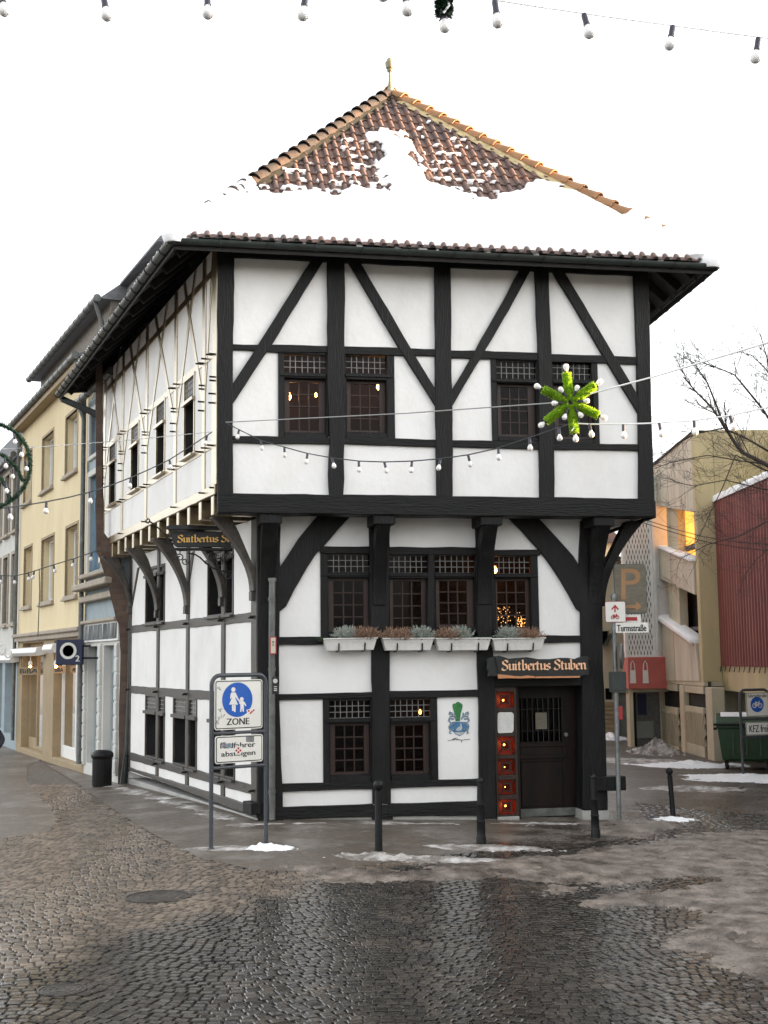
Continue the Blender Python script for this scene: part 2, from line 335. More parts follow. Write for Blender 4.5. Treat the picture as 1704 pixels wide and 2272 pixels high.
WA, WB, WC = on_z(40, 2150), on_z(447, 2015), on_z(760, 1945)
def ground_mat(name, wet, dirt, rw, rd, bsc, bst, speck=0, per_stone=False, film=0):
    m = bpy.data.materials.new(name); m.use_nodes = True; n = m.node_tree; b = n.nodes['Principled BSDF']; L = n.links.new
    k = line_mask(n, WA, WC, .35, 1.1, 1.1)     # trodden grit on the left, wet setts on the right
    geo = n.nodes.new('ShaderNodeNewGeometry')
    nz = n.nodes.new('ShaderNodeTexNoise'); nz.inputs['Scale'].default_value = 1.4; nz.inputs['Detail'].default_value = 7; nz.inputs['Roughness'].default_value = .65; L(geo.outputs['Position'], nz.inputs[0])
    ad = n.nodes.new('ShaderNodeMath'); ad.operation = 'MULTIPLY_ADD'; ad.inputs[1].default_value = 2.2; ad.inputs[2].default_value = -1.15; L(nz.outputs[0], ad.inputs[0])
    a2 = n.nodes.new('ShaderNodeMath'); a2.use_clamp = True; L(k, a2.inputs[0]); L(ad.outputs[0], a2.inputs[1])
    mx = n.nodes.new('ShaderNodeMix'); mx.data_type = 'RGBA'; mx.inputs[6].default_value = (*wet, 1); mx.inputs[7].default_value = (*dirt, 1); L(a2.outputs[0], mx.inputs[0])
    col = mx.outputs[2]
    if per_stone:
        at_ = n.nodes.new('ShaderNodeAttribute'); at_.attribute_name = 'stone'; hv = n.nodes.new('ShaderNodeHueSaturation'); L(col, hv.inputs['Color'])
        mm = n.nodes.new('ShaderNodeMapRange'); mm.inputs['To Min'].default_value = .45; mm.inputs['To Max'].default_value = 1.6; L(at_.outputs['Fac'], mm.inputs[0]); L(mm.outputs[0], hv.inputs['Value']); col = hv.outputs[0]
    if speck:
        n2 = n.nodes.new('ShaderNodeTexNoise'); n2.inputs['Scale'].default_value = 9; n2.inputs['Detail'].default_value = 4; n2.inputs['Roughness'].default_value = .7; L(geo.outputs['Position'], n2.inputs[0])
        r2_ = n.nodes.new('ShaderNodeMapRange'); r2_.inputs['From Min'].default_value = .60; r2_.inputs['From Max'].default_value = .66; L(n2.outputs[0], r2_.inputs[0])
        m3 = n.nodes.new('ShaderNodeMix'); m3.data_type = 'RGBA'; m3.inputs[7].default_value = (speck, speck*.97, speck*.94, 1); L(r2_.outputs[0], m3.inputs[0]); L(col, m3.inputs[6]); col = m3.outputs[2]
    if film:
        n7 = n.nodes.new('ShaderNodeTexNoise'); n7.inputs['Scale'].default_value = 1.1; n7.inputs['Detail'].default_value = 9; n7.inputs['Roughness'].default_value = .72; L(geo.outputs['Position'], n7.inputs[0])
        r7 = n.nodes.new('ShaderNodeMapRange'); r7.inputs['From Min'].default_value = .5; r7.inputs['From Max'].default_value = .72; L(n7.outputs[0], r7.inputs[0])
        m7 = n.nodes.new('ShaderNodeMix'); m7.data_type = 'RGBA'; m7.inputs[7].default_value = (film, film*.90, film*.80, 1); L(r7.outputs[0], m7.inputs[0]); L(col, m7.inputs[6]); col = m7.outputs[2]
    L(col, b.inputs['Base Color'])
    rr = n.nodes.new('ShaderNodeMapRange'); rr.inputs['To Min'].default_value = rw; rr.inputs['To Max'].default_value = rd; L(a2.outputs[0], rr.inputs[0])
    n4 = n.nodes.new('ShaderNodeTexNoise'); n4.inputs['Scale'].default_value = 11; n4.inputs['Detail'].default_value = 3; L(geo.outputs['Position'], n4.inputs[0])
    m5 = n.nodes.new('ShaderNodeMath'); m5.operation = 'MULTIPLY_ADD'; m5.inputs[1].default_value = .30; L(n4.outputs[0], m5.inputs[0]); 
    m6 = n.nodes.new('ShaderNodeMath'); m6.operation = 'ADD'; m6.inputs[1].default_value = -.15; L(rr.outputs[0], m6.inputs[0]); L(m6.outputs[0], m5.inputs[2]); L(m5.outputs[0], b.inputs['Roughness'])
    nb = n.nodes.new('ShaderNodeTexNoise'); nb.inputs['Scale'].default_value = bsc; nb.inputs['Detail'].default_value = 4; L(geo.outputs['Position'], nb.inputs[0])
    bp = n.nodes.new('ShaderNodeBump'); bp.inputs['Strength'].default_value = bst; bp.inputs['Distance'].default_value = .012; L(nb.outputs[0], bp.inputs['Height']); L(bp.outputs[0], b.inputs['Normal'])
    MATS[name] = m
ground_mat('setts', (.031, .026, .021), (.130, .100, .074), .11, .36, 30, .28, 0, True)
ground_mat('joints', (.022, .019, .017), (.085, .067, .052), .45, .6, 40, .8, .34)
ground_mat('paving', (.050, .038, .029), (.112, .090, .070), .26, .46, 24, .5, .20, film=.26)
ground_mat('street', (.056, .046, .039), (.095, .079, .066), .30, .46, 24, .6, film=.22)
xs = [-300, -120, -60]+[-40+i for i in range(0, 30)]+[-10+i*.5 for i in range(0, 41)]+[11+i for i in range(30)]+[60, 120, 300]
ys = [-60, -20, -5]+[i for i in range(0, 60, 1)]+[60, 80, 120, 200, 500, 1500]
grid('road', 'joints', xs, ys, lambda x, y: g(x)+.003)
# stone setts in arcs, each a domed block of its own, one paved surface
sv, sf, sa = [], [], []
def road_edge(x, y): return False
PAVE = [on_g(*p) for p in [(100, 1697), (170, 1738), (250, 1797), (335, 1850), (440, 1905), (560, 1932), (680, 1938), (800, 1924), (960, 1902), (1130, 1888), (1300, 1874), (1400, 1860), (1445, 1838), (1420, 1800), (1395, 1760), (1400, 1728)]]
PAVE2 = [V((p.x, p.y)) for p in PAVE]+[V((3.4, 30)), V((-3, 30)), V((-7.5, 31))]
def inside(x, y, P):
    c = False; j = len(P)-1
    for i in range(len(P)):
        a, b = P[i], P[j]
        if (a.y > y) != (b.y > y) and x < (b.x-a.x)*(y-a.y)/(b.y-a.y)+a.x: c = not c
        j = i
    return c
STREET = [V((3.4, 24.5)), V((4.6, 22.2)), V((6.2, 20.8)), V((9, 20.2)), V((20, 20)), V((20, 80)), V((3, 80))]
LANE = [V((p.x, p.y)) for p in [on_g(*q) for q in [(-60, 1862), (60, 1855), (110, 1845), (130, 1820), (95, 1772), (60, 1735), (60, 1700)]]]+[V((-9.5, 36)), V((-9.5, 60)), V((-30, 60)), V((-30, 17))]
rnd = random.Random(3)
row = 0; yy = 7.3
while yy < 27:
    hgt = .080+rnd.random()*.014+max(0, yy-16)*.008
    half = .335*yy+.8; xx = -half+rnd.random()*.15
    while xx < half:
        wd = (.082+rnd.random()*.036)*(1+max(0, yy-16)*.05)
        arc = .22*math.cos((xx+wd/2)*2*math.pi/2.6)+.16*math.sin((xx)*.55)
        cy = yy+arc; cx = xx+wd/2
        if not inside(cx, cy, PAVE2) and not inside(cx, cy, STREET) and not inside(cx, cy, LANE):
            k = len(sv); gx, gy = (wd-.009)/2, (hgt-.009)/2; z0 = g(cx); dz = rnd.uniform(-.003, .004); tx, ty = rnd.gauss(0, .022), rnd.gauss(0, .022)
            dth = -.22*math.sin((xx+wd/2)*2*math.pi/2.6)*2*math.pi/2.6*1.0; ca, sa_ = math.cos(dth*.8), math.sin(dth*.8)
            for (sx, sy, h) in [(-1, -1, -.02), (1, -1, -.02), (1, 1, -.02), (-1, 1, -.02), (-.96, -.95, .012), (.96, -.95, .012), (.96, .95, .012), (-.96, .95, .012), (-.80, -.76, .017), (.80, -.76, .017), (.80, .76, .017), (-.80, .76, .017)]:
                px, py = sx*gx*(1+rnd.uniform(-.06, .06)), sy*gy*(1+rnd.uniform(-.08, .08))
                sv.append((cx+px*ca-py*sa_, cy+px*sa_+py*ca, z0+h+dz+px*tx+py*ty))
            for r in (0, 4):
                for i in range(4): sf.append((k+r+i, k+r+(i+1) % 4, k+r+4+(i+1) % 4, k+r+4+i))
            sf.append((k+8, k+9, k+10, k+11)); sa += [rnd.random()]*12
        xx += wd
    yy += hgt; row += 1
me = bpy.data.meshes.new('cobblestones'); me.from_pydata(sv, [], sf); me.materials.append(MATS['setts']); aa = me.attributes.new('stone', 'FLOAT', 'POINT'); aa.data.foreach_set('value', sa)
o = bpy.data.objects.new('cobblestones', me); COL.objects.link(o); o['kind'] = 'structure'
def flat(name, m, poly, dz, dens=.6):
    x0, x1 = min(p.x for p in poly), max(p.x for p in poly); y0, y1 = min(p.y for p in poly), max(p.y for p in poly)
    bm = bmesh.new(); nx, ny = int((x1-x0)/dens)+1, int((y1-y0)/dens)+1
    f = bm.faces.new([bm.verts.new((p.x, p.y, 0)) for p in poly])
    for i in range(1, nx): bmesh.ops.bisect_plane(bm, geom=bm.verts[:]+bm.edges[:]+bm.faces[:], plane_co=(x0+(x1-x0)*i/nx, 0, 0), plane_no=(1, 0, 0))
    for v in bm.verts: v.co.z = g(v.co.x)+dz
    bmesh.ops.recalc_face_normals(bm, faces=bm.faces)
    if bm.faces[:][0].normal.z < 0: bmesh.ops.reverse_faces(bm, faces=bm.faces)
    me = bpy.data.meshes.new(name); bm.to_mesh(me); bm.free(); me.materials.append(MATS[m]); o = bpy.data.objects.new(name, me); COL.objects.link(o); o['kind'] = 'structure'; return o
flat('pavement', 'paving', PAVE2, .014)
flat('lane', 'paving', LANE, .010)
flat('street', 'street', STREET, .012)
# ================================================================== the half-timbered house
LC = on_z(573, 1820)
th = math.radians(10.5); fu = V((math.cos(th), math.sin(th), 0)); fn = V((math.sin(th), -math.cos(th), 0))
def hdir(x, y): d = ray(x, y); return V((d.x, d.y, 0)).normalized()
dl1 = hdir(-461, 1504); dl2 = hdir(-308, 1440)
F1 = Fac(LC, fu, fn); UC = on_pl(482, 1140, LC+fn*.55, fn); F2 = Fac(UC, fu, fn)
L1 = Fac(LC, dl1, V((-dl1.y, dl1.x, 0))); L2 = Fac(UC, dl2, V((-dl2.y, dl2.x, 0)))
LR = F1.P(F1.uv(1345, 1700).x, 0); UR = F2.P(F2.uv(1449, 1147).x, 0)
dr = hdir(545, 1450); R2 = Fac(UR, dr, V((dr.y, -dr.x, 0))); R1 = Fac(LR, dr, V((dr.y, -dr.x, 0)))
ZJ = UC.z; ZT = F2.uv(480, 575).y
LEN2 = L2.uv(222, 1000).x; LEN1 = L1.uv(286, 1600).x
WF2 = (UR-UC).dot(fu); WF1 = (LR-LC).dot(fu)
H = empty('timber_framed_house', (LC.x, LC.y, 0), 'old black and white half-timbered corner inn with jettied upper floor and snowy hipped tile roof', 'house')
T = .05                                          # timber faces stand this proud of the plaster
def timber(fac, pts, name, m='timber', f=T, b=-.12, ro=.007, parent=None):
    mb = MB(); fac.pxp(mb, pts, f, b, ro); return mb.build(name, m, parent or H, bevel=.008)
def Z(fn_, *ps): return [fn_(*p) for p in ps]
# ---- upper front
posts = [Z(z4, (95, 150), (213, 150), (212, 400), (203, 800), (201, 1200), (202, 1500), (205, 1815), (97, 1815)),
         Z(z4, (832, 180), (950, 180), (953, 500), (948, 800), (942, 1100), (948, 1350), (944, 1560), (948, 1700), (940, 1815), (848, 1815), (840, 1660), (852, 1450), (832, 1050), (836, 600)),
         Z(z4, (1550, 210), (1690, 215))+Z(z5, (150, 250), (156, 560), (157, 900), (165, 1300), (165, 1825), (58, 1825), (50, 1300), (47, 900), (45, 400)),
         Z(z5, (712, 250), (808, 250), (812, 500), (826, 800), (832, 1100), (845, 1500), (848, 1700), (846, 1835), (750, 1835), (744, 1500), (738, 900), (725, 500)),
         Z(z5, (1376, 290), (1475, 290), (1482, 600), (1490, 1000), (1500, 1500), (1510, 1840), (1412, 1840), (1408, 1300), (1396, 800), (1384, 500))]
for k, p in enumerate(posts): timber(F2, p, 'post', f=T+.012)
a = F2.uv(*z4(213, 214), T); b_ = F2.uv(*z5(1375, 336), T)
mb = MB(); F2.prism(mb, [(-.02, a.y-.0), (WF2+.0, b_.y), (WF2, b_.y+.40), (-.02, a.y+.40)], T, -.2, .006); mb.build('plate_beam', 'timber_h', H, bevel=.01)
a = F2.uv(*z4(205, 1792), T+.02); b_ = F2.uv(*z5(1410, 1828), T+.02)
mb = MB(); F2.prism(mb, [(-.0, ZJ), (WF2, ZJ), (WF2, b_.y), (-.0, a.y)], T+.03, -.3, .008); mb.build('jetty_beam', 'timber_h', H, bevel=.012)
rails = [Z(z4, (195, 793), (500, 797), (838, 806), (838, 852), (500, 850), (200, 832)), Z(z4, (940, 808), (1310, 818), (1562, 827), (1562, 874), (1285, 870), (940, 862)),
         Z(z5, (150, 836), (450, 843), (745, 851), (745, 905), (425, 893), (150, 886)), Z(z5, (822, 860), (1130, 868), (1402, 880), (1402, 930), (1140, 920), (822, 915)),
         Z(z4, (195, 1408), (500, 1412), (856, 1420), (856, 1464), (500, 1460), (195, 1455)), Z(z4, (940, 1418), (1280, 1424), (1568, 1433), (1568, 1484), (1250, 1472), (940, 1460)),
         Z(z5, (158, 1437), (430, 1441), (750, 1452), (750, 1499), (430, 1490), (158, 1481)), Z(z5, (840, 1460), (1150, 1461), (1416, 1463), (1416, 1510), (1150, 1503), (840, 1500))]
for p in rails: timber(F2, p, 'rail', 'timber_h', f=T-.004)
braces = [Z(z4, (735, 215), (822, 215), (640, 510), (465, 795), (330, 995), (196, 1200), (196, 1066), (370, 795)), Z(z4, (955, 215), (1035, 215), (1210, 510), (1395, 825), (1568, 1110), (1568, 1226), (1310, 815), (1090, 440)),
          Z(z5, (628, 275), (698, 275), (540, 570), (385, 830), (280, 1010), (155, 1222), (155, 1108), (320, 830)), Z(z5, (822, 290), (900, 290), (1080, 590), (1240, 860), (1410, 1145), (1410, 1265), (1170, 870), (960, 515))]
for p in braces: timber(F2, p, 'brace', f=T+.004)
def wall(mb, fac, rects, f=0, b=-.14):
    for l, t, r, bt in rects: a0, z0, a1, z1 = fac.rect(l, t, r, bt); fac.bx(mb, a0, z0, a1, z1, f, b)
mb = MB()
wx = [z4(150, 0)[0], z4(890, 0)[0], z4(1610, 0)[0], z5(785, 0)[0], z5(1440, 0)[0]]; ry = [560, 800, 985, 1110]
def xcol(i): return F2.uv(wx[i], 850).x
zr = [F2.uv(960, 545).y, F2.uv(960, 783).y, F2.uv(960, 978).y, ZJ+.1]
for i in range(4):
    F2.bx(mb, xcol(i), zr[1]-.02, xcol(i+1), zr[0]+.25, 0, -.14); F2.bx(mb, xcol(i), zr[3], xcol(i+1), zr[2]+.03, 0, -.14)
wq = [(z4(520, 0)[0], z4(842, 0)[0]), (z4(940, 0)[0], z4(1270, 0)[0]), (z5(435, 0)[0], z5(760, 0)[0]), (z5(820, 0)[0], z5(1130, 0)[0])]
for i, (l, r) in enumerate(wq):
    if i % 2 == 0: F2.bx(mb, xcol(i), zr[2]+.03, F2.uv(l, 880).x, zr[1]-.02, 0, -.14)
    else: F2.bx(mb, F2.uv(r, 880).x, zr[2]+.03, xcol(i+1), zr[1]-.02, 0, -.14)
mb.build('plaster_wall', 'plaster', H)
# ---- windows: timber surround, leaded top light, recessed brown casement
def window(fac, l, t, r, b, tr, cs, ncol=7, nrow=3, cc=3, cr=4, surround=True, dim=False):
    a0, z0, a1, z1 = fac.rect(l, t, r, b, .03); mb = MB(); fr = .055
    za, zb = fac.uv((l+r)/2, tr[0], .0).y, fac.uv((l+r)/2, tr[1], .0).y
    ta, tb = fac.uv(tr[2], (t+b)/2, 0).x, fac.uv(tr[3], (t+b)/2, 0).x
    ca, cb = fac.uv(cs[2], (t+b)/2, -.06).x, fac.uv(cs[3], (t+b)/2, -.06).x; ya, yb = fac.uv((l+r)/2, cs[0], -.06).y, fac.uv((l+r)/2, cs[1], -.06).y
    ca0, cb0 = min(ca, ta), max(cb, tb)
    fac.holes(mb, a0, z0, a1, z1, [(ta, zb, tb, za), (ca0+.01, yb+.005, cb0-.01, ya)], .025, -.11)
    fac.bx(mb, a0+.03, zb-.06, a1-.03, zb-.012, .045, .02)
    fr_o = mb.build('window', 'timber', H, bevel=.006)
    mb = MB(); fac.quad(mb, ta, zb, tb, za, -.05); mb.build('leaded_pane', 'pane_dim' if dim else 'pane', fr_o)
    mb = MB()
    for i in range(ncol+1): x = ta+(tb-ta)*i/ncol+(.004 if i % 2 else -.003); mb.tube([fac.P(x, zb, -.044), fac.P(x+.004*math.sin(i*2.1), za, -.044)], .0062, 6)
    for j in range(nrow+1): y = zb+(za-zb)*j/nrow; mb.tube([fac.P(ta, y, -.043), fac.P(tb, y, -.043)], .0058, 6)
    mb.build('lead_bars', 'lead', fr_o)
    mb = MB(); fw = .045; fac.holes(mb, ca0+.01, yb+.005, cb0-.01, ya, [(ca+fw+.01, yb+.06, cb-fw-.01, ya-fw)], -.075, -.115)
    ix0, ix1, iy0, iy1 = ca+fw+.01, cb-fw-.01, yb+.06, ya-fw
    for i in range(1, cc): x = ix0+(ix1-ix0)*i/cc; fac.bx(mb, x-.010, iy0, x+.010, iy1, -.080, -.105)
    for j in range(1, cr): y = iy0+(iy1-iy0)*j/cr; fac.bx(mb, ix0, y-.010, ix1, y+.010, -.082, -.103)
    mb.build('casement', 'wood_casement', fr_o, bevel=.003)
    mb = MB(); fac.quad(mb, ix0, iy0, ix1, iy1, -.098); mb.build('glazing', 'pane', fr_o)
    mb = MB(); fac.bx(mb, ca0, yb-.035, cb0, yb+.02, -.01, -.10); mb.build('sill', 'timber_h', fr_o, bevel=.006)
    return fr_o
def zq(f, l, t, r, b, tr, cs, fac, **k):
    L_, T_ = f(l, t); R_, B_ = f(r, b); tt = f(tr[2], tr[0])+f(tr[3], tr[1]); cc = f(cs[2], cs[0])+f(cs[3], cs[1])
    return window(fac, L_, T_, R_, B_, (tt[1], tt[3], tt[0], tt[2]), (cc[1], cc[3], cc[0], cc[2]), **k)
zq(z4, 505, 848, 840, 1420, (866, 988, 543, 828), (1030, 1398, 556, 800), F2)
zq(z4, 942, 856, 1285, 1424, (872, 993, 958, 1232), (1042, 1398, 966, 1205), F2)
zq(z5, 425, 893, 742, 1444, (908, 1028, 458, 728), (1064, 1424, 465, 690), F2)
zq(z5, 824, 904, 1142, 1462, (910, 1035, 836, 1096), (1070, 1440, 850, 1100), F2)
# ---- lower front
ZS = F1.uv(900, 1812).y
lp = [(571, 1148), (622, 1148), (622, 1290), (620, 1420), (619, 1541), (623, 1650), (629, 1822), (572, 1822)]
timber(F1, lp, 'post', f=T+.015, b=-.2)
timber(F1, Z(q4, (1250, 130), (1420, 130), (1425, 700), (1430, 1300))+[(1341, 1530), (1345, 1650), (1349, 1797), (1294, 1797), (1293, 1640), (1291, 1500)]+Z(q4, (1250, 900), (1238, 500)), 'post', f=T+.015, b=-.25)
timber(F1, [(824, 1400), (865, 1400), (865, 1480)]+Z(q7, (915, 180), (915, 600), (925, 1050), (785, 1050), (782, 600), (777, 100), (777, 0)), 'post', f=T+.012)
mb = MB(); F1.bx(mb, F1.uv(824, 1800).x, -.1, F1.uv(870, 1800).x, F1.uv(840, 1786).y, T+.01, -.12); mb.build('sill_beam', 'timber_h', H, bevel=.008)
timber(F1, [(1060, 1400), (1094, 1400)]+Z(q8, (322, 60), (340, 400), (348, 900), (358, 1690), (185, 1690), (190, 1000), (185, 500), (172, 200)), 'post', f=T+.012)
timber(F1, Z(q3, (905, 100), (1100, 100), (1095, 600), (1090, 1300), (925, 1300), (920, 700), (910, 300)), 'post', f=T)
timber(F1, Z(q4, (385, 80), (530, 80), (528, 1100), (402, 1100), (395, 500)), 'post', f=T)
timber(F1, Z(q4, (0, 380), (50, 380), (50, 1050), (-5, 1050)), 'post', f=T-.005)
timber(F1, Z(q3, (455, 378), (700, 384), (910, 382), (910, 452), (520, 450), (455, 440)), 'rail', 'timber_h')
timber(F1, Z(q3, (1085, 388), (1300, 388), (1659, 386))+Z(q4, (400, 350), (400, 410))+Z(q3, (1500, 462), (1085, 458)), 'rail', 'timber_h')
timber(F1, Z(q4, (520, 372), (700, 366), (920, 366), (920, 412), (700, 420), (520, 420)), 'rail', 'timber_h')
timber(F1, [(612, 1413), (720, 1413), (832, 1412), (832, 1432), (720, 1430), (612, 1431)], 'rail', 'timber_h')
timber(F1, [(858, 1412), (1070, 1411), (1070, 1430), (858, 1431)], 'rail', 'timber_h'); timber(F1, [(1088, 1411), (1300, 1410), (1300, 1425), (1206, 1426), (1088, 1428)], 'rail', 'timber_h')
timber(F1, Z(q7, (50, 208), (400, 202), (785, 190), (785, 236), (405, 247), (50, 255)), 'rail', 'timber_h'); timber(F1, Z(q7, (905, 183), (1250, 180), (1600, 172), (1600, 228), (1280, 235), (905, 240)), 'rail', 'timber_h')
timber(F1, Z(q7, (85, 895), (410, 888), (795, 880), (795, 940), (440, 945), (85, 958)), 'rail', 'timber_h'); timber(F1, Z(q7, (915, 875), (1290, 865), (1605, 856), (1605, 912), (1250, 918), (915, 932)), 'rail', 'timber_h')
timber(F1, Z(q7, (20, 1078), (400, 1066), (790, 1050), (790, 1150), (400, 1160), (20, 1172)), 'sill_beam', 'timber_h', f=T+.02); timber(F1, Z(q7, (905, 1048), (1250, 1040), (1600, 1028), (1600, 1142), (1250, 1140), (905, 1148)), 'sill_beam', 'timber_h', f=T+.02)
timber(F1, Z(q3, (60, 620), (90, 570), (160, 468), (260, 310), (350, 200), (450, 85), (760, 85), (690, 155), (600, 255), (500, 372), (420, 452), (330, 592), (222, 780), (212, 800), (145, 935), (95, 975), (60, 1000)), 'brace', f=T+.01)
timber(F1, Z(q4, (640, 85), (665, 112), (770, 215), (905, 365), (1000, 490), (1080, 610), (1150, 730), (1215, 850), (1265, 890), (1265, 520), (1240, 500), (1190, 420), (1110, 330), (1010, 220), (880, 85)), 'brace', f=T+.01)
mb = MB()
def wl(l, t, r, b): a0, z0, a1, z1 = F1.rect(l, t, r, b); F1.bx(mb, a0, z0, a1, z1, 0, -.14)
for r_ in [(600, 1120, 845, 1222), (844, 1120, 1075, 1220), (1076, 1120, 1315, 1220), (600, 1220.5, 722, 1424), (1186, 1219, 1315, 1420),
           (600, 1424.5, 845, 1545), (846, 1423, 1078, 1540), (1086, 1419, 1315, 1500), (600, 1546, 722, 1747), (1030-62, 1541, 1078, 1738), (600, 1747.5, 845, 1800), (846, 1738.5, 1080, 1790)]: wl(*r_)
mb.build('plaster_wall', 'plaster', H)
zq(q3, 462, 440, 925, 1225, (456, 620, 527, 915), (672, 1180, 548, 890), F1, dim=True)
zq(q3, 1080, 450, 1470, 1225, (466, 625, 1090, 1452), (680, 1190, 1098, 1420), F1, dim=True)
zq(q4, 45, 400, 400, 1050, (412, 556, 55, 386), (600, 1010, 65, 345), F1, dim=True)
zq(q4, 525, 405, 905, 1065, (422, 562, 545, 842), (600, 1030, 540, 825), F1, dim=True)
zq(q7, 405, 240, 785, 900, (254, 392, 452, 770), (428, 835, 470, 745), F1)
zq(q7, 912, 232, 1285, 890, (248, 384, 918, 1230), (425, 830, 932, 1200), F1)
# ---- plinth
mb = MB(); u1 = F1.uv(1100, 1800).x; dsl = F1.uv(1100, 1815).x; e_ = F1.uv(1293, 1800).x
F1.prism(mb, [(-.0, -.4), (u1-.01, -.4), (u1-.01, F1.uv(1060, 1808).y), (0, F1.uv(620, 1814).y)], .03, -.5)
F1.prism(mb, [(e_-.02, -.7), (WF1+.01, -.7), (WF1+.01, F1.uv(1345, 1797).y), (e_-.02, F1.uv(1300, 1797).y)], .05, -.5)
L1.prism(mb, [(.0, -.3), (LEN1, -.3), (LEN1, L1.uv(290, 1728).y), (.0, .03)], .02, -.5)
mb.build('plinth', 'concrete', H, bevel=.01)
# ---- recessed doorway: door, glazed light column with glowing glass blocks
dx0, dx1 = F1.uv(1149, 1700, -.3).x, F1.uv(1287, 1700, -.3).x; zd0, zd1 = F1.uv(1210, 1812, -.3).y, F1.uv(1210, 1527, -.3).y
cx0, cx1 = F1.uv(1099, 1700, -.03).x, F1.uv(1148, 1700, -.03).x
mb = MB(); F1.bx(mb, cx0-.02, F1.uv(1200, 1523).y, WF1-.3, F1.uv(1200, 1470).y, T, -.35); mb.build('lintel', 'timber_h', H, bevel=.01)
mb = MB(); F1.bx(mb, dx1-.03, zd0-.1, WF1-.32, zd1+.1, -.0, -.42); F1.bx(mb, cx1, zd0-.1, cx1+.035, zd1+.06, -.01, -.35); mb.build('door_jamb', 'timber', H, bevel=.006)
mb = MB(); F1.bx(mb, cx1-.05, zd0-.35, dx1+.05, zd0-.02, -.02, -.6); mb.build('doorstep', 'concrete', H, bevel=.015)
door = None; mb = MB(); gx0, gx1 = F1.uv(*q8(580, 700), -.3).x, F1.uv(*q8(985, 700), -.3).x; gz0, gz1 = F1.uv(*q8(800, 940), -.3).y, F1.uv(*q8(800, 520), -.3).y
F1.holes(mb, cx1+.035, zd0, dx1-.03, zd1+.1, [(gx0, gz0, gx1, gz1)], -.30, -.36)
pz0, pz1 = zd0+.16, gz0-.30
for (a_, b2, c_, d_) in [(gx0, pz0, gx1, pz0+.015), (gx0, pz1-.015, gx1, pz1), (gx0, pz0, gx0+.015, pz1), (gx1-.015, pz0, gx1, pz1)]: F1.bx(mb, a_, b2, c_, d_, -.285, -.301)
F1.bx(mb, gx0-.06, gz0-.26, gx1+.06, gz0-.21, -.27, -.301); F1.bx(mb, gx0-.06, gz0-.08, gx1+.06, gz0-.03, -.28, -.301)
door = mb.build('door', 'door_wood', H, bevel=.005)
mb = MB()
for i in range(8): x = gx0+.04+(gx1-gx0-.08)*i/7; mb.tube([F1.P(x, gz0, -.31), F1.P(x, gz1, -.31)], .009, 6)
for zz in (.25, .75): mb.tube([F1.P(gx0, gz0+(gz1-gz0)*zz, -.316), F1.P(gx1, gz0+(gz1-gz0)*zz, -.316)], .008, 6)
mb.build('grille', 'iron', door, smooth=True)
mb = MB(); F1.quad(mb, gx0, gz0, gx1, gz1, -.345); mb.build('door_glass', 'pane_dim', door)
mb = MB(); kp = F1.uv(*q8(1028, 872), -.29); mb.lathe([(.0, .03), (.028, .03), (.034, .02), (.030, .0)], F1.P(kp.x, kp.y, -.30), 14, fn); mb.build('knob', 'zinc', door, smooth=True)
mb = MB(); kp = F1.uv(*q8(790, 740), -.29); F1.bx(mb, kp.x-.095, kp.y-.13, kp.x+.095, kp.y+.13, -.288, -.294); mb.build('notice', 'sign_brown', door)
mb = MB(); F1.bx(mb, cx1+.05, zd0+.01, dx1-.05, zd0+.13, -.288, -.301); mb.build('kick_plate', 'zinc_old', door)
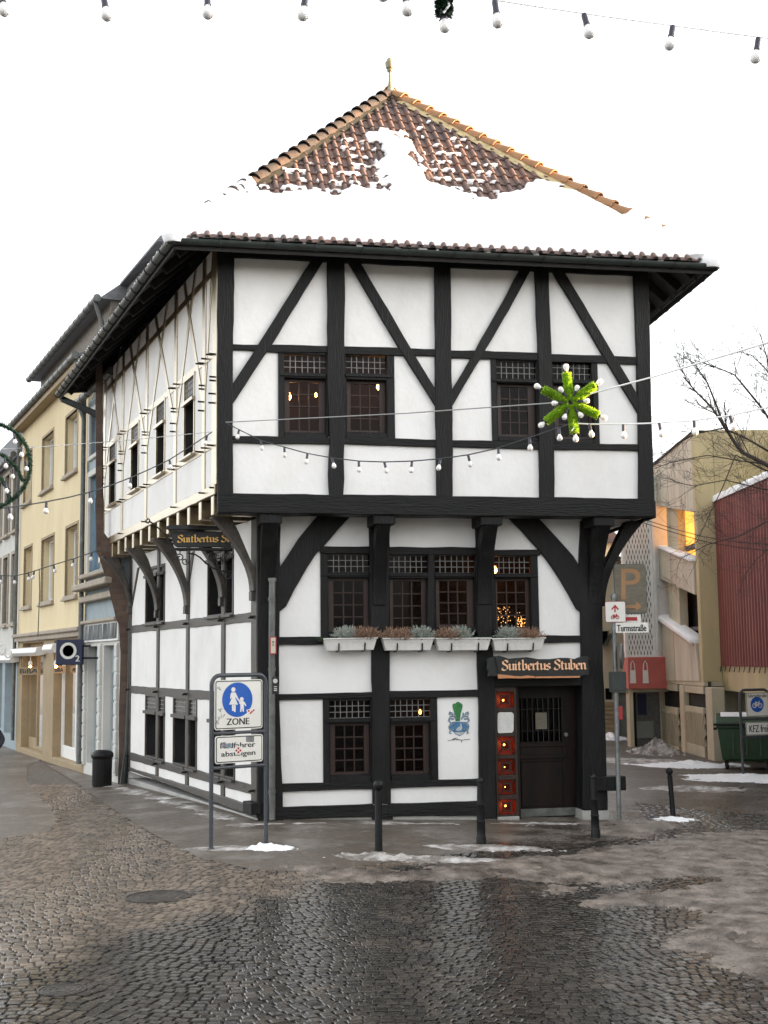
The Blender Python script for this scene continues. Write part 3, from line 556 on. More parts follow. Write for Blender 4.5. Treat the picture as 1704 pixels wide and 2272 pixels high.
# glass block column
ct = F1.uv(*q8(440, 425), -.02).y; cb = F1.uv(*q8(440, 1665), -.02).y
cols = [(470, 625), (660, 880), (905, 1080), (1120, 1275), (1325, 1470), (1515, 1660)]
mb = MB(); F1.bx(mb, cx0, cb-.16, cx1, cb, .03, -.3); sl_o = mb.build('side_light_base', 'concrete', H, bevel=.01)
holes = []
for t_, b_ in cols: holes.append((cx0+.035, F1.uv(*q8(440, b_), 0).y+.02, cx1-.04, F1.uv(*q8(440, t_), 0).y+.02))
mb = MB(); F1.holes(mb, cx0, cb, cx1, ct+.06, holes, .0, -.05); slt = mb.build('side_light', 'wood_dark', H, bevel=.004)
for i, h in enumerate(holes):
    if i == 1:
        mb = MB(); F1.prism(mb, rough([V(p) for p in [(h[0], h[1]), (h[2], h[1]), (h[2], h[3]), (h[0], h[3])]], .02, .0), -.02, -.03); pp = mb.build('menu_frame', 'board_black', slt)
        mb = MB(); F1.prism(mb, rough([V(p) for p in [(h[0]+.02, h[1]+.02), (h[2]-.025, h[1]+.03), (h[2]-.02, h[3]-.03), (h[0]+.03, h[3]-.02)]], .02, .02), -.014, -.019); mb.build('menu_sheet', 'paper', slt)
        continue
    mb = MB(); d0 = -.02; d1 = -.17                 # amber box with a bulb inside
    A = [F1.P(h[0], h[1], d0), F1.P(h[2], h[1], d0), F1.P(h[2], h[3], d0), F1.P(h[0], h[3], d0)]; B = [F1.P(h[0], h[1], d1), F1.P(h[2], h[1], d1), F1.P(h[2], h[3], d1), F1.P(h[0], h[3], d1)]
    for k in range(4): mb.quad(A[k], B[k], B[(k+1) % 4], A[(k+1) % 4])
    mb.quad(*B); mb.build('glass_block', 'amber', slt)
    xm, zmid = (h[0]+h[2])/2, (h[1]+h[3])/2; s_ = .066
    mb = MB(); F1.holes(mb, xm-s_, zmid-s_, xm+s_, zmid+s_, [(xm-s_*.72, zmid-s_*.72, xm+s_*.72, zmid+s_*.72)], -.02, -.035)
    for sx, sz in ((-1, -1), (1, -1), (1, 1), (-1, 1)): mb.tube([F1.P(xm+sx*s_, zmid+sz*s_, -.028), F1.P(xm+sx*(h[2]-h[0])/2, zmid+sz*(h[3]-h[1])/2, -.028)], .007, 5)
    mb.build('block_bevel', 'wood_dark', slt)
    mb = MB(); F1.quad(mb, xm-s_*1.1, zmid-s_*1.1, xm+s_*1.1, zmid+s_*1.1, -.040); mb.build('block_face', 'pane_dim', slt)
    mb = MB(); mb.ball(F1.P(xm-.015, zmid+.01*((i*7) % 3-1), -.07), .016 if i in (0, 2, 5) else .009, 10); mb.build('bulb', 'block_glow', slt, smooth=True)
# ---- coat of arms on the plaster
def arms():
    c = F1.uv(*q7(1445, 400), .004); s = 1/3.4563*.0066
    def P(x, y): p = F1.uv(*q7(x, y), .004); return (p.x, p.y)
    mb = MB(); F1.prism(mb, [P(*p) for p in [(1395, 420), (1500, 420), (1522, 440), (1520, 470), (1500, 490), (1480, 515), (1450, 530), (1420, 515), (1395, 490), (1375, 470), (1372, 440)]], .006, 0); sh = mb.build('coat_of_arms', 'arms_blue', H)
    mb = MB(); F1.prism(mb, [P(*p) for p in [(1420, 415), (1412, 360), (1398, 310), (1396, 290), (1408, 278), (1420, 280), (1428, 270), (1440, 266), (1452, 272), (1462, 278), (1474, 290), (1472, 310), (1458, 360), (1452, 415)]], .009, 0); mb.build('plume', 'green_paint', sh)
    for sg in (-1, 1):
        mb = MB(); X = lambda x: 1445+sg*x
        for path in [[(25, 390), (45, 375), (55, 350), (70, 345), (74, 360), (62, 365)], [(40, 400), (62, 395), (78, 405), (72, 415)], [(50, 380), (66, 378), (80, 410), (60, 430), (70, 455)], [(30, 430), (60, 440), (76, 455), (70, 480), (58, 470)], [(40, 480), (60, 485), (72, 500), (60, 510)], [(20, 400), (35, 360), (30, 350)]]:
            mb.tube([F1.P(*P(X(x), y), .006) for x, y in path], .012, 6)
        mb.build('mantling', 'arms_grey', sh, smooth=True)
    mb = MB(); F1.prism(mb, [P(*p) for p in [(1422, 478), (1438, 462), (1458, 452), (1452, 435), (1462, 430), (1466, 445), (1470, 470), (1462, 486), (1430, 490)]], .012, 0); F1.prism(mb, [P(*p) for p in [(1410, 500), (1490, 500), (1478, 512), (1450, 524), (1422, 512)]], .011, 0); mb.build('swan', 'arms_silver', sh)
    mb = MB()
    for path in [[(1360, 566), (1385, 560), (1405, 548), (1430, 542), (1410, 552), (1398, 566)], [(1395, 556), (1420, 556), (1440, 550)], [(1425, 562), (1432, 552), (1436, 562), (1444, 553), (1450, 562), (1458, 554), (1464, 562), (1470, 572), (1462, 576), (1472, 558), (1482, 560), (1490, 553), (1500, 558), (1530, 552)]]:
        mb.tube([F1.P(*P(x, y), .004) for x, y in path], .0035, 5)
    mb.build('signature', 'sign_black', sh)
arms()
# ---- upper left wall
tl = lambda pts, name='post', m='timber_sheen', f=T, ro=.005: timber(L2, pts, name, m, f=f, ro=ro)
ZU = ZT+.25
T2 = .014
def luv(x, y): return L2.uv(x, y, T2)
pu = [luv(*zA(x, y)).x for x, y in ((1250, 900), (1075, 1100), (898, 1150), (750, 1400), (640, 1400))]
ZRA = luv(*zA(1310, 775)).y; ZRB = luv(*zA(1320, 1325)).y; ZPL = luv(*zA(1320, 262)).y; ZBL = luv(*zA(1240, 1050)).y
ZJB = L2.uv(*q2(1030, 85)).y; ZJA = L2.uv(*q2(1030, 175)).y
def lt(a0, z0, a1, z1, name, m='timber_sheen', f=T, wv=None):
    mb = MB(); L2.prism(mb, [(a0, z0), (a1, z0), (a1, z1), (a0, z1)], f, -.12, .006); return mb, name, m
PEGS = []
def peg(mb, u, z, fac=L2, f=.014): PEGS.append((fac, u, z, f))
for i, u in enumerate([.14]+pu):
    wdt = .095 if i else .14; mb = MB(); L2.prism(mb, [(u-wdt, ZJB-.02), (u+wdt, ZJB-.02), (u+wdt, ZU), (u-wdt, ZU)], T2+.006, -.12, .008)
    for dz in (.1, .24): peg(mb, u+.02, ZBL-dz); peg(mb, u-.03, ZBL+.05+dz*.4)
    peg(mb, u, ZRA-.05); peg(mb, u+.03, ZRB-.05); peg(mb, u-.05, ZJB-.06)
    mb.build('post', 'timber_sheen', H, bevel=.008)
us = [.14]+pu
for i in range(5):
    a0, a1 = us[i]+.10, us[i+1]-.10
    for z_, t_ in ((ZPL, .08), (ZRA, .075), (ZRB, .075)):
        mb = MB(); L2.prism(mb, [(a0-.02, z_-t_), (a1+.02, z_-t_), (a1+.02, z_+t_*.6), (a0-.02, z_+t_*.6)], T2-.004, -.12, .006)
        if z_ != ZPL: peg(mb, a0+.08, z_-.02); peg(mb, a1-.08, z_-.02)
        mb.build('rail', 'timber_sheen', H, bevel=.006)
    if i:
        for (ua, ub) in ((a0-.03, a1-.28*(a1-a0)), (a1+.03, a0+.28*(a1-a0))):
            mb = MB(); sgn = 1 if ub > ua else -1; L2.prism(mb, [(ua, ZBL-.22), (ua, ZBL+.02), (ub-.06*sgn, ZU), (ub+.08*sgn, ZU)], T2+.001+(.003 if sgn > 0 else 0), -.1, .005); mb.build('brace', 'timber_sheen', H, bevel=.006)
    else:
        mb = MB(); L2.prism(mb, [(a1+.03, ZBL-.1), (a1+.03, ZBL+.12), (a0+.07, ZU), (a0-.05, ZU)], T2+.001, -.1, .005); mb.build('brace', 'timber_sheen', H, bevel=.006)
# windows in the left upper wall (dark casement below a light-coloured leaded top)
wl_ = [zA(x, y) for x, y in ((1158, 1150), (982, 1300), (825, 1400), (688, 1500))]; wh = []
for (x, y), (xl, xr) in zip(wl_, ((1128, 1188), (957, 1007), (803, 847), (670, 707))):
    a1 = luv(xl*500/500/2.765, y).x; a0 = luv(xr/2.765, y).x; wh.append((min(a0, a1), ZRB+.04, max(a0, a1), ZRA-.07))
mb = MB()
L2.holes(mb, .02, ZJB, LEN2-.02, ZU, wh, 0, -.14); mb.build('plaster_wall', 'plaster_old', H)
def side_window(fac, h, split, m='timber_sheen'):
    a0, z0, a1, z1 = h; zs = z1-(z1-z0)*split; mb = MB(); e = .035
    fac.holes(mb, a0-e, z0-e, a1+e, z1+e, [(a0+.01, z0+.02, a1-.01, zs-.03), (a0+.01, zs+.03, a1-.01, z1-.02)], .018, -.02); fac.bx(mb, a0-.05, zs-.05, a1+.05, zs+.01, .06, .0); fr_o = mb.build('window', m, H, bevel=.004)
    mb = MB(); fac.holes(mb, a0-.01, z0-.01, a1+.01, zs, [(a0+.015, z0+.015, a1-.015, zs-.025)], -.021, -.30); mb.build('reveal', 'soffit', fr_o)
    mb = MB(); fac.quad(mb, a0, z0, a1, zs, -.25); mb.build('glazing', 'pane_dim', fr_o)
    mb = MB(); fac.quad(mb, a0, zs, a1, z1, -.02); mb.build('leaded_pane', 'shop_pane', fr_o)
    mb = MB(); n = max(3, int((a1-a0)/.09))
    for i in range(1, n): x = a0+(a1-a0)*i/n; mb.tube([fac.P(x, zs, -.014), fac.P(x, z1, -.014)], .006, 5)
    for j in range(1, 4): y = zs+(z1-zs)*j/4; mb.tube([fac.P(a0, y, -.014), fac.P(a1, y, -.014)], .006, 5)
    mb.build('lead_bars', 'lead', fr_o)
    mb = MB(); fac.bx(mb, a0-.06, z0-.05, a1+.06, z0-.01, .08, -.05); mb.build('sill', m, fr_o, bevel=.005)
for h in wh: side_window(L2, h, .30)
# jetty on the left: sill beam over joist ends
mb = MB(); L2.prism(mb, [(.06, ZJA), (LEN2, ZJA), (LEN2, ZJB), (.06, ZJB)], .03, -.25, .008); mb.build('jetty_beam', 'timber_sheen', H, bevel=.012)
nj = 14
for i in range(nj):
    u = .22+(LEN2-.4)*i/(nj-1); mb = MB(); L2.prism(mb, [(u-.075, ZJ+.0), (u+.075, ZJ+.0), (u+.075, ZJA-.003), (u-.075, ZJA-.003)], .02, -.8, .006); mb.build('joist', 'timber_sheen', H, bevel=.01)
mb = MB(); mb.prism([L2.P(.1, ZJA, -.08), L2.P(LEN2, ZJA, -.08), L1.P(LEN1+.2, ZJA, -.3), R1.P(6, ZJA, -.3), R2.P(7, ZJA, -.06), F2.P(WF2-.1, ZJA, -.1)], V((0, 0, .05))); mb.build('jetty_floor', 'soffit', H)
# ---- lower left wall
lw = [(571, 1819), (571, 1345)]
T3 = .022
def tl1(pts, name='post', f=T): return timber(L1, pts, name, 'timber_low', f=f, ro=.006)
l1p = [L1.uv(x, 1600, T).x for x in (490, 411, 345)]
mid = [L1.uv(x, y, T).y for x, y in (q2(800, 1222), q6(500, 352), q6(740, 1082))]
zb_t, zb_b = L1.uv(*q6(740, 1235), T).y, L1.uv(*q6(740, 1330), T).y
ZC1 = ZJ
mid = [L1.uv(400, 1384, T).y, L1.uv(400, 1538, T).y, L1.uv(400, 1709, T).y]
for i, u in enumerate([.13]+l1p+[LEN1-.08]):
    mb = MB(); wdt = .13 if i == 0 else .085; L1.prism(mb, [(u-wdt, zb_t), (u+wdt, zb_t), (u+wdt, ZC1), (u-wdt, ZC1)], T3+.006, -.14, .007)
    for z_ in mid: peg(mb, u+.02, z_-.02, L1, T3); peg(mb, u-.05, z_, L1, T3)
    mb.build('post', 'timber_low', H, bevel=.008)
ul = [.13]+l1p+[LEN1-.08]
for i in range(4):
    for z_ in mid: mb = MB(); L1.prism(mb, [(ul[i]+.07, z_-.08), (ul[i+1]-.07, z_-.08), (ul[i+1]-.07, z_+.07), (ul[i]+.07, z_+.07)], T3-.003, -.13, .008); mb.build('rail', 'timber_low', H, bevel=.006)
mb = MB(); L1.prism(mb, [(.0, .04), (LEN1, .14), (LEN1, zb_t), (.0, zb_t)], .035, -.14, .008); mb.build('sill_beam', 'timber_low', H, bevel=.01)
hs1 = []
for xl, xr, zz0, zz1 in ((323, 364, mid[0]+.08, mid[0]+1.15), (462, 517, mid[0]+.08, mid[0]+1.15), (325, 366, mid[2]+.08, mid[1]-.09), (387, 437, mid[2]+.08, mid[1]-.09), (468, 521, mid[2]+.08, mid[1]-.09)):
    c = [p for p in l1p if 1]; a1, a0 = L1.uv(xl, 1500, 0).x, L1.uv(xr, 1500, 0).x
    pm = min(l1p, key=lambda p: abs(p-(a0+a1)/2)); 
    for h in ((a0, zz0, pm-.09, zz1), (pm+.09, zz0, a1, zz1)):
        if h[2]-h[0] > .08: hs1.append(h)
mb = MB(); L1.holes(mb, .02, .1, LEN1, ZC1, hs1, 0, -.14); mb.build('plaster_wall', 'plaster_old', H)
for h in hs1: side_window(L1, h, .26 if h[1] < 1.6 else .12, 'timber_low')
for (x0, y0, x1, y1) in ((308, 1259, 293, 1345), (430, 1223, 417, 1308)):
    a_, b_ = L1.uv(x0, y0), L1.uv(x1, y1); mb = MB(); L1.prism(mb, [(a_.x-.08, a_.y), (a_.x+.08, a_.y), (b_.x+.06, b_.y), (b_.x-.06, b_.y)], T3-.008, -.1, .005); mb.build('brace', 'timber_low', H, bevel=.005)
PG_ME = None
for fac_, u, z, f_ in PEGS:                      # wooden pegs standing out of the joints
    mb = MB(); fac_.bx(mb, u-.011, z-.012, u+.011, z+.012, f_+.085, f_-.02); mb.build('peg', 'soffit', H)
# ---- curved brackets under both jetties
def bracket(fac, u, wd, zb, zt, out, m, lean=0):
    pts = []
    for i in range(13): t = i/12; pts.append((.07+(out-.07)*(t**1.9), zb+(zt-zb)*t))
    pts += [(out-.30, zt), (out-.42, zt-.22), (.06, zt-.75), (0, zt-.85), (0, zb)]
    A = [fac.P(u-wd/2, z, n) for n, z in pts]; mb = MB(); mb.prism(A, fac.u*wd); return mb.build('bracket', m, H, bevel=.01)
for (x0, x1, y) in ((577, 612, 1340), (828, 857, 1343), (1061, 1092, 1342), (1308, 1338, 1342)):
    a_, b_ = F1.uv(x0, y, .1), F1.uv(x1, y, .1); uu = (a_.x+b_.x)/2
    bracket(F1, uu, b_.x-a_.x, a_.y, ZJ-.13, .56, 'timber')
    mb = MB(); F1.bx(mb, uu-.17, ZJ-.14, uu+.17, ZJ+.05, .585, -.0); mb.build('joist', 'timber', H, bevel=.012)
for i, (u, zb) in enumerate(zip([.12]+l1p+[LEN1-.12], (L1.uv(563, 1313).y, L1.uv(489, 1327).y, L1.uv(410, 1346).y, L1.uv(342, 1356).y, L1.uv(300, 1345).y))):
    bracket(L1, u, .2, zb, ZJ-.0, .72-.02*i, 'timber_low')
    mb = MB(); L1.bx(mb, u-.06, zb-.14, u+.06, zb, .09, -.0); mb.build('bracket_foot', 'timber_low', H, bevel=.006)
# right-hand side: brackets seen edge-on past the corner
for u in (.12, 2.2, 4.3): bracket(R1, u, .22, F1.uv(1338, 1345).y, ZJ, (UR-LR).dot(R1.n)+.02, 'timber')
mb = MB(); F1.bx(mb, WF1-.25, .28, WF1+.26, .50, .16, -.04); mb.build('sill_end', 'timber', H, bevel=.012)
mb = MB(); L1.bx(mb, -.14, .10, .25, .27, .16, .0); mb.build('sill_end', 'timber', H, bevel=.012)
# remaining walls
BL2, BL1 = 7.6, 6.5
mb = MB(); R2.bx(mb, .15, ZJ, BL2, ZU, -.02, -.16); R1.bx(mb, .1, -.6, BL1, ZJ, -.02, -.16)
pA, pB = L2.P(LEN2, 0), R2.P(BL2, 0); mb.prism([V((pA.x, pA.y, ZJ)), V((pB.x, pB.y, ZJ)), V((pB.x, pB.y, ZU)), V((pA.x, pA.y, ZU))], V((0, .15, 0)))
pA, pB = L1.P(LEN1, 0), R1.P(BL1, 0); mb.prism([V((pA.x, pA.y, -.5)), V((pB.x, pB.y, -.5)), V((pB.x, pB.y, ZJ)), V((pA.x, pA.y, ZJ))], V((0, .15, 0)))
mb.build('plaster_wall', 'plaster_old', H)
for u in (.14, 1.6, 3.1, 4.6, 6.1, 7.5): mb = MB(); R2.bx(mb, u-.13, ZJ, u+.13, ZU, .04, -.1); mb.build('post', 'timber', H, bevel=.008)
mb = MB(); R2.bx(mb, 0.02, ZJ, BL2, ZJ+.27, .06, -.15); mb.build('jetty_beam', 'timber_h', H, bevel=.01)
# dark rooms behind the windows
def inset(P, d): c = sum(P, V((0, 0, 0)))/len(P); return [p+(c-p).normalized()*d for p in P]
mb = MB()
for P_, z0, z1 in (([F2.P(0, 0), F2.P(WF2, 0), R2.P(BL2, 0), L2.P(LEN2, 0)], ZJ+.3, ZU-.1), ([F1.P(0, 0), F1.P(WF1, 0), R1.P(BL1, 0), L1.P(LEN1, 0)], .0, ZJ-.1)):
    q = inset(P_, 1.3); mb.prism([V((p.x, p.y, z0)) for p in q], V((0, 0, z1-z0)))
mb.build('inner_wall', 'interior', H)
# ---- brick end pier on the left and its drain
BP = Fac(L1.P(LEN1+.05, 0), V((1, 0, 0)), V((0, -1, 0)))
mb = MB(); BP.prism(mb, [BP.uv(x, y) for x, y in [(284, 1748), (262, 1748), (264, 1600), (268, 1450), (264, 1385), (258, 1375), (247, 1330), (240, 1290), (228, 1262), (222, 1240), (214, 1225), (212, 800), (226, 800), (228, 1180), (262, 1230), (292, 1340), (296, 1400), (292, 1600)]], .02, -.10, .012); mb.build('brick_pier', 'brick', H)
mb = MB(); mb.tube([BP.P(*BP.uv(292, 1375), .1), BP.P(*BP.uv(290, 1500), .1), BP.P(*BP.uv(284, 1660), .1), BP.P(*BP.uv(275, 1745), .1)], [.05, .05, .055, .075], 10); mb.build('drainpipe', 'gutter', H, smooth=True)
# ---- roof
E0 = F2.P(0, 0, 0)
FE = Fac(UC+fn*.58, fu, fn)
eL = FE.P(FE.uv(388, 527).x, FE.uv(388, 527).y); eR = FE.P(FE.uv(1577, 582).x, FE.uv(388, 527).y); ZE = eL.z
mid_e = (eL+eR)/2; AP_n = 4.1
APX = on_pl(866, 214, eL-fn*AP_n, fn)
LE = Fac(eL, dl2, L2.n); lu = LE.uv(134, 860).x; eLb = LE.P(lu, ZE)
eRb = eR+dr*8.3
rd = (dl2+dr).normalized(); RDG = APX+rd*5.0
class RP:                                        # roof plane with its own (u along eave, s up the slope)
    def __init__(s, A, B, C_):
        s.A = A; s.u = (B-A).normalized(); s.n = s.u.cross(C_-A).normalized()
        if s.n.z < 0: s.n = -s.n
        s.s = s.n.cross(s.u).normalized()
        if s.s.z < 0: s.s = -s.s
    def uv(s, p): return V(((p-s.A).dot(s.u), (p-s.A).dot(s.s)))
    def P(s, u, v, h=0): return s.A+s.u*u+s.s*v+s.n*h
    def px(s, x, y): return s.uv(on_pl(x, y, s.A, s.n))
def in_poly(p, P):
    c = False; j = len(P)-1
    for i in range(len(P)):
        a, b = P[i], P[j]
        if (a[1] > p[1]) != (b[1] > p[1]) and p[0] < (b[0]-a[0])*(p[1]-a[1])/(b[1]-a[1])+a[0]: c = not c
        j = i
    return c
def span(poly, v):
    xs_ = []
    for i, a in enumerate(poly):
        b = poly[(i+1) % len(poly)]
        if (a[1] <= v) != (b[1] <= v): xs_.append(a[0]+(b[0]-a[0])*(v-a[1])/(b[1]-a[1]))
    return (min(xs_), max(xs_)) if len(xs_) >= 2 else None
TP, TE = .187, .335
def wave(u):
    t = (u/TP) % 1.0
    q = (t-.5)/.25; return (.056*math.sqrt(1-q*q) if abs(q) < 1 else 0)+.008*math.cos(2*math.pi*t)
def tiles(rp, poly, name='roof_tiles', m='tile'):
    mb = MB(); top = max(p[1] for p in poly); k = 0; rr = random.Random(11)
    while k*TE < top-.02:
        s0, s1 = k*TE, min((k+1)*TE, top-.005); a = span(poly, s0+.004); b = span(poly, s1)
        if not a: break
        if not b: b = ((a[0]+a[1])/2,)*2
        lo, hi = min(a[0], b[0]), max(a[1], b[1]); n0, n1 = math.floor(lo/(TP/12)), math.ceil(hi/(TP/12)); A, B, Lp = [], [], []
        jit = {}
        for i in range(n0, n1+1):
            u = i*TP/12; ua, ub = min(max(u, a[0]), a[1]), min(max(u, b[0]), b[1]); j = jit.setdefault(i//12, rr.uniform(-.012, .012))
            hh = wave(ua); A.append(rp.P(ua, s0-.03+j, hh+.045)); Lp.append(rp.P(ua, s0-.03+j, hh*.6+.0)); B.append(rp.P(ub, s1+.02, wave(ub)+.012))
        c = len(A); mb.add(A+B+(Lp if k else []), [[i, i+1, c+i+1, c+i] for i in range(c-1)]+([[2*c+i, 2*c+i+1, i+1, i] for i in range(c-1)] if k else [])); k += 1
    o = mb.build(name, m, H, smooth=True); return o
rf = RP(eL, eR, APX); pf = [rf.uv(p) for p in (eL, eR, APX)]
rl = RP(eL, eLb, APX); pl_ = [rl.uv(p) for p in (eL, eLb, RDG, APX)]
rr_ = RP(eR, eRb, APX); pr_ = [rr_.uv(p) for p in (eR, eRb, RDG, APX)]
for rp, po in ((rf, pf), (rl, pl_), (rr_, pr_)): tiles(rp, po)
mb = MB()
for rp, po in ((rf, pf), (rl, pl_), (rr_, pr_)): mb.prism([rp.P(p[0], p[1], -.035) for p in po], rp.n*-.055)
mb.prism([eLb, eRb, RDG], V((0, .1, 0))); mb.build('roof_boarding', 'soffit', H)
# rafter tails
def rafters(rp, L_, n, ins):
    for i in range(n):
        u = .45+(L_-.9)*i/(n-1); mb = MB(); A = [rp.P(u-.05, .04, -.095), rp.P(u+.05, .04, -.095), rp.P(u+.05, ins, -.095), rp.P(u-.05, ins, -.095)]; mb.prism(A, rp.n*-.13); mb.build('rafter', 'soffit', H, bevel=.01)
rafters(rf, (eR-eL).length, 11, 1.0); rafters(rl, (eLb-eL).length, 13, 1.1); rafters(rr_, 8.3, 12, 1.1)
# hip tiles
rs_m = random.Random(12)
def hips(A, B, n, name='ridge_tile', m='ridge_tile', r=.12, m_alt=None):
    d = (B-A); L_ = d.length; d.normalize(); up = V((0, 0, 1)); sd = d.cross(up).normalized(); nu = sd.cross(d)
    for i in range(n):
        a, b = A+d*(L_*i/n-.03), A+d*(L_*(i+1)/n+.03); mb = MB(); vs = []; 
        ra, rb = r*1.16, r*.92
        for (c, q, hh) in ((a, ra, .035), (a+d*.05, ra, .035), (a+d*.06, ra*.93, .03), (b, rb, .0)):
            for k in range(9): t = math.pi*k/8-.0; vs.append(c+sd*math.cos(t)*q+nu*(math.sin(t)*q+hh-.02))
            for k in range(8, -1, -1): t = math.pi*k/8; vs.append(c+sd*math.cos(t)*(q-.018)+nu*(math.sin(t)*(q-.018)+hh-.02))
        fs = [[j*18+k, j*18+(k+1) % 18, (j+1)*18+(k+1) % 18, (j+1)*18+k] for j in range(3) for k in range(18)]+[list(range(18)), list(range(71, 53, -1))]
        mb.add(vs, fs); mb.build(name, m, H, smooth=True)
hips(eR+V((0, 0, .06)), APX+V((0, 0, .05)), 22); hips(eL+V((0, 0, .06)), APX+V((0, 0, .05)), 22, m='old_ridge_tile_unlit'); hips(APX+V((0, 0, .05)), RDG+V((0, 0, .05)), 12)  # left hip tiles get a darkened colour in place of shade
for A_, B_, sd_ in ((eR, APX, 1), (eL, APX, -1)):    # mortar along the hips' front: right toned as sunlit, left darkened as unlit
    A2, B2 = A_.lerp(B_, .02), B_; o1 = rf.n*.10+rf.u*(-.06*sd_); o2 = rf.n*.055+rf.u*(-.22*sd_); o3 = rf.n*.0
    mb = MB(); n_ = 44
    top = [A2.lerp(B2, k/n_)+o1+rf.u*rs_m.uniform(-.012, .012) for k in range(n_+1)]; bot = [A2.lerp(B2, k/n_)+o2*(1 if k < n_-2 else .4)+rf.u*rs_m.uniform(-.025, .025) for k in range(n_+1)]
    mb.add(top+bot, [[k, k+1, n_+2+k, n_+1+k] for k in range(n_)]); mb.build('hip_mortar', 'mortar' if sd_ > 0 else 'mossy_unlit', H, smooth=True)
# finial
fz = APX+V((0, 0, .02)); FT = at(866, 128, fz.y).z-fz.z
mb = MB(); mb.lathe([(.17, -.1), (.13, .05), (.07, .12), (.05, .2)], fz, 14); fin = mb.build('finial', 'copper', H, smooth=True)
mb = MB(); mb.lathe([(.042, .18), (.03, .3), (.024, FT*.62), (.05, FT*.63), (.06, FT*.66), (.04, FT*.69), (.075, FT*.72), (.088, FT*.82), (.09, FT*.87), (.072, FT*.885)], fz, 14); mb.build('finial_stem', 'copper', fin, smooth=True)
mb = MB(); mb.lathe([(.072, FT*.885), (.06, FT*.94), (.03, FT*.99), (.001, FT)], fz, 14); mb.build('finial_cap', 'copper', fin, smooth=True)
# gutters
def gutter(A, B, n, off, nj):
    A = A+n*off; B = B+n*off; d = (B-A).normalized(); r = .078; mb = MB(); vs = []
    ang = [math.pi+math.pi*k/8 for k in range(9)]
    for c in (A, B):
        for t in ang: vs.append(c+n*math.cos(t)*r+V((0, 0, 1))*math.sin(t)*r)
        for t in reversed(ang): vs.append(c+n*math.cos(t)*(r-.008)+V((0, 0, 1))*(math.sin(t)*(r-.008)))
    mb.add(vs, [[k, (k+1) % 18, 18+(k+1) % 18, 18+k] for k in range(18)]+[list(range(18)), list(range(35, 17, -1))])
    for i in range(nj+1):
        c = A.lerp(B, i/max(1, nj)); pts = [c+n*math.cos(t)*(r+.006)+V((0, 0, 1))*math.sin(t)*(r+.006) for t in ang]; mb.tube(pts, .008, 5)
    mb.build('gutter', 'gutter', H, smooth=True)
dz = V((0, 0, -.045))
gL = eL+dz; gR = eR+dz
gutter(gL-fu*.05, gR+fu*.05, fn, .05, 12); gutter(gL-dl2*.05, eLb+dz, L2.n, .05, 22); gutter(gR, eRb+dz, R2.n, .05, 14)
mb = MB(); mb.box(eL+fu*3.4+(eR-eL-fu*6.8)*.5-fn*.0+V((0, 0, -.13)), (eR-eL)*.5, fn*.012, V((0, 0, .05))); mb.box((eL+eLb)/2+V((0, 0, -.13)), (eLb-eL)*.5, L2.n*.012, V((0, 0, .05))); mb.box((eR+eRb)/2+V((0, 0, -.13)), (eRb-eR)*.5, R2.n*.012, V((0, 0, .05))); mb.build('fascia', 'soffit', H)
a_ = LE.P(lu-.1, ZE-.16); b_ = L2.P(LEN2-.05, L2.uv(228, 917).y, .05); d_ = (b_-a_).normalized(); mb = MB(); mb.box((a_+b_)/2, (b_-a_)/2, V((0, 0, .07)), dl2*.05); mb.build('eave_strut', 'timber', H, bevel=.008)
# downpipe at the front corner
fp = [(604, 1290), (603, 1400), (600, 1600), (607, 1818)]
mb = MB(); pts = [F1.P(F1.uv(x, y, .16).x, F1.uv(x, y, .16).y, .16) for x, y in fp]; mb.tube([pts[0]+V((0, 0, .05)), pts[0]], .065, 12); mb.tube([pts[0], pts[1], V((pts[1].x, pts[1].y, .02))], .05, 12)
for z_ in (3.25, 2.2, .4): mb.tube([V((pts[1].x, pts[1].y, z_)), V((pts[1].x, pts[1].y, z_+.05))], .058, 12)
dp = mb.build('downpipe', 'zinc_old', H, smooth=True)
mb = MB(); c = F1.uv(606, 1432, .24); F1.bx(mb, c.x-.05, c.y-.13, c.x+.05, c.y+.13, .235, .225); pl0 = mb.build('hydrant_plate', 'sign_red', dp)
mb = MB(); F1.bx(mb, c.x-.035, c.y-.115, c.x+.035, c.y+.115, .238, .235); pl1 = mb.build('plate_face', 'cream', dp)
mb = MB(); F1.bx(mb, c.x-.02, c.y+.05, c.x+.02, c.y+.06, .240, .238); F1.bx(mb, c.x-.005, c.y+.02, c.x+.005, c.y+.05, .240, .238); F1.bx(mb, c.x-.02, c.y+.0, c.x+.015, c.y+.01, .240, .238); mb.build('plate_marks', 'sign_black', dp)
c = F1.uv(611, 1520, .24); mb = MB(); F1.bx(mb, c.x-.045, c.y-.13, c.x+.045, c.y+.12, .222, .21); mb.build('sticker', 'sign_black', dp)
mb = MB(); mb.lathe([(.024, 0), (.034, 0), (.034, .003), (.024, .003), (.024, 0)], F1.P(c.x, c.y+.06, .223), 20, fn); F1.bx(mb, c.x-.02, c.y-.06, c.x+.025, c.y-.05, .225, .223); F1.bx(mb, c.x-.02, c.y-.085, c.x+.025, c.y-.072, .225, .223); F1.bx(mb, c.x-.02, c.y-.03, c.x+.025, c.y-.02, .225, .223); mb.build('sticker_print', 'sign_white', dp)
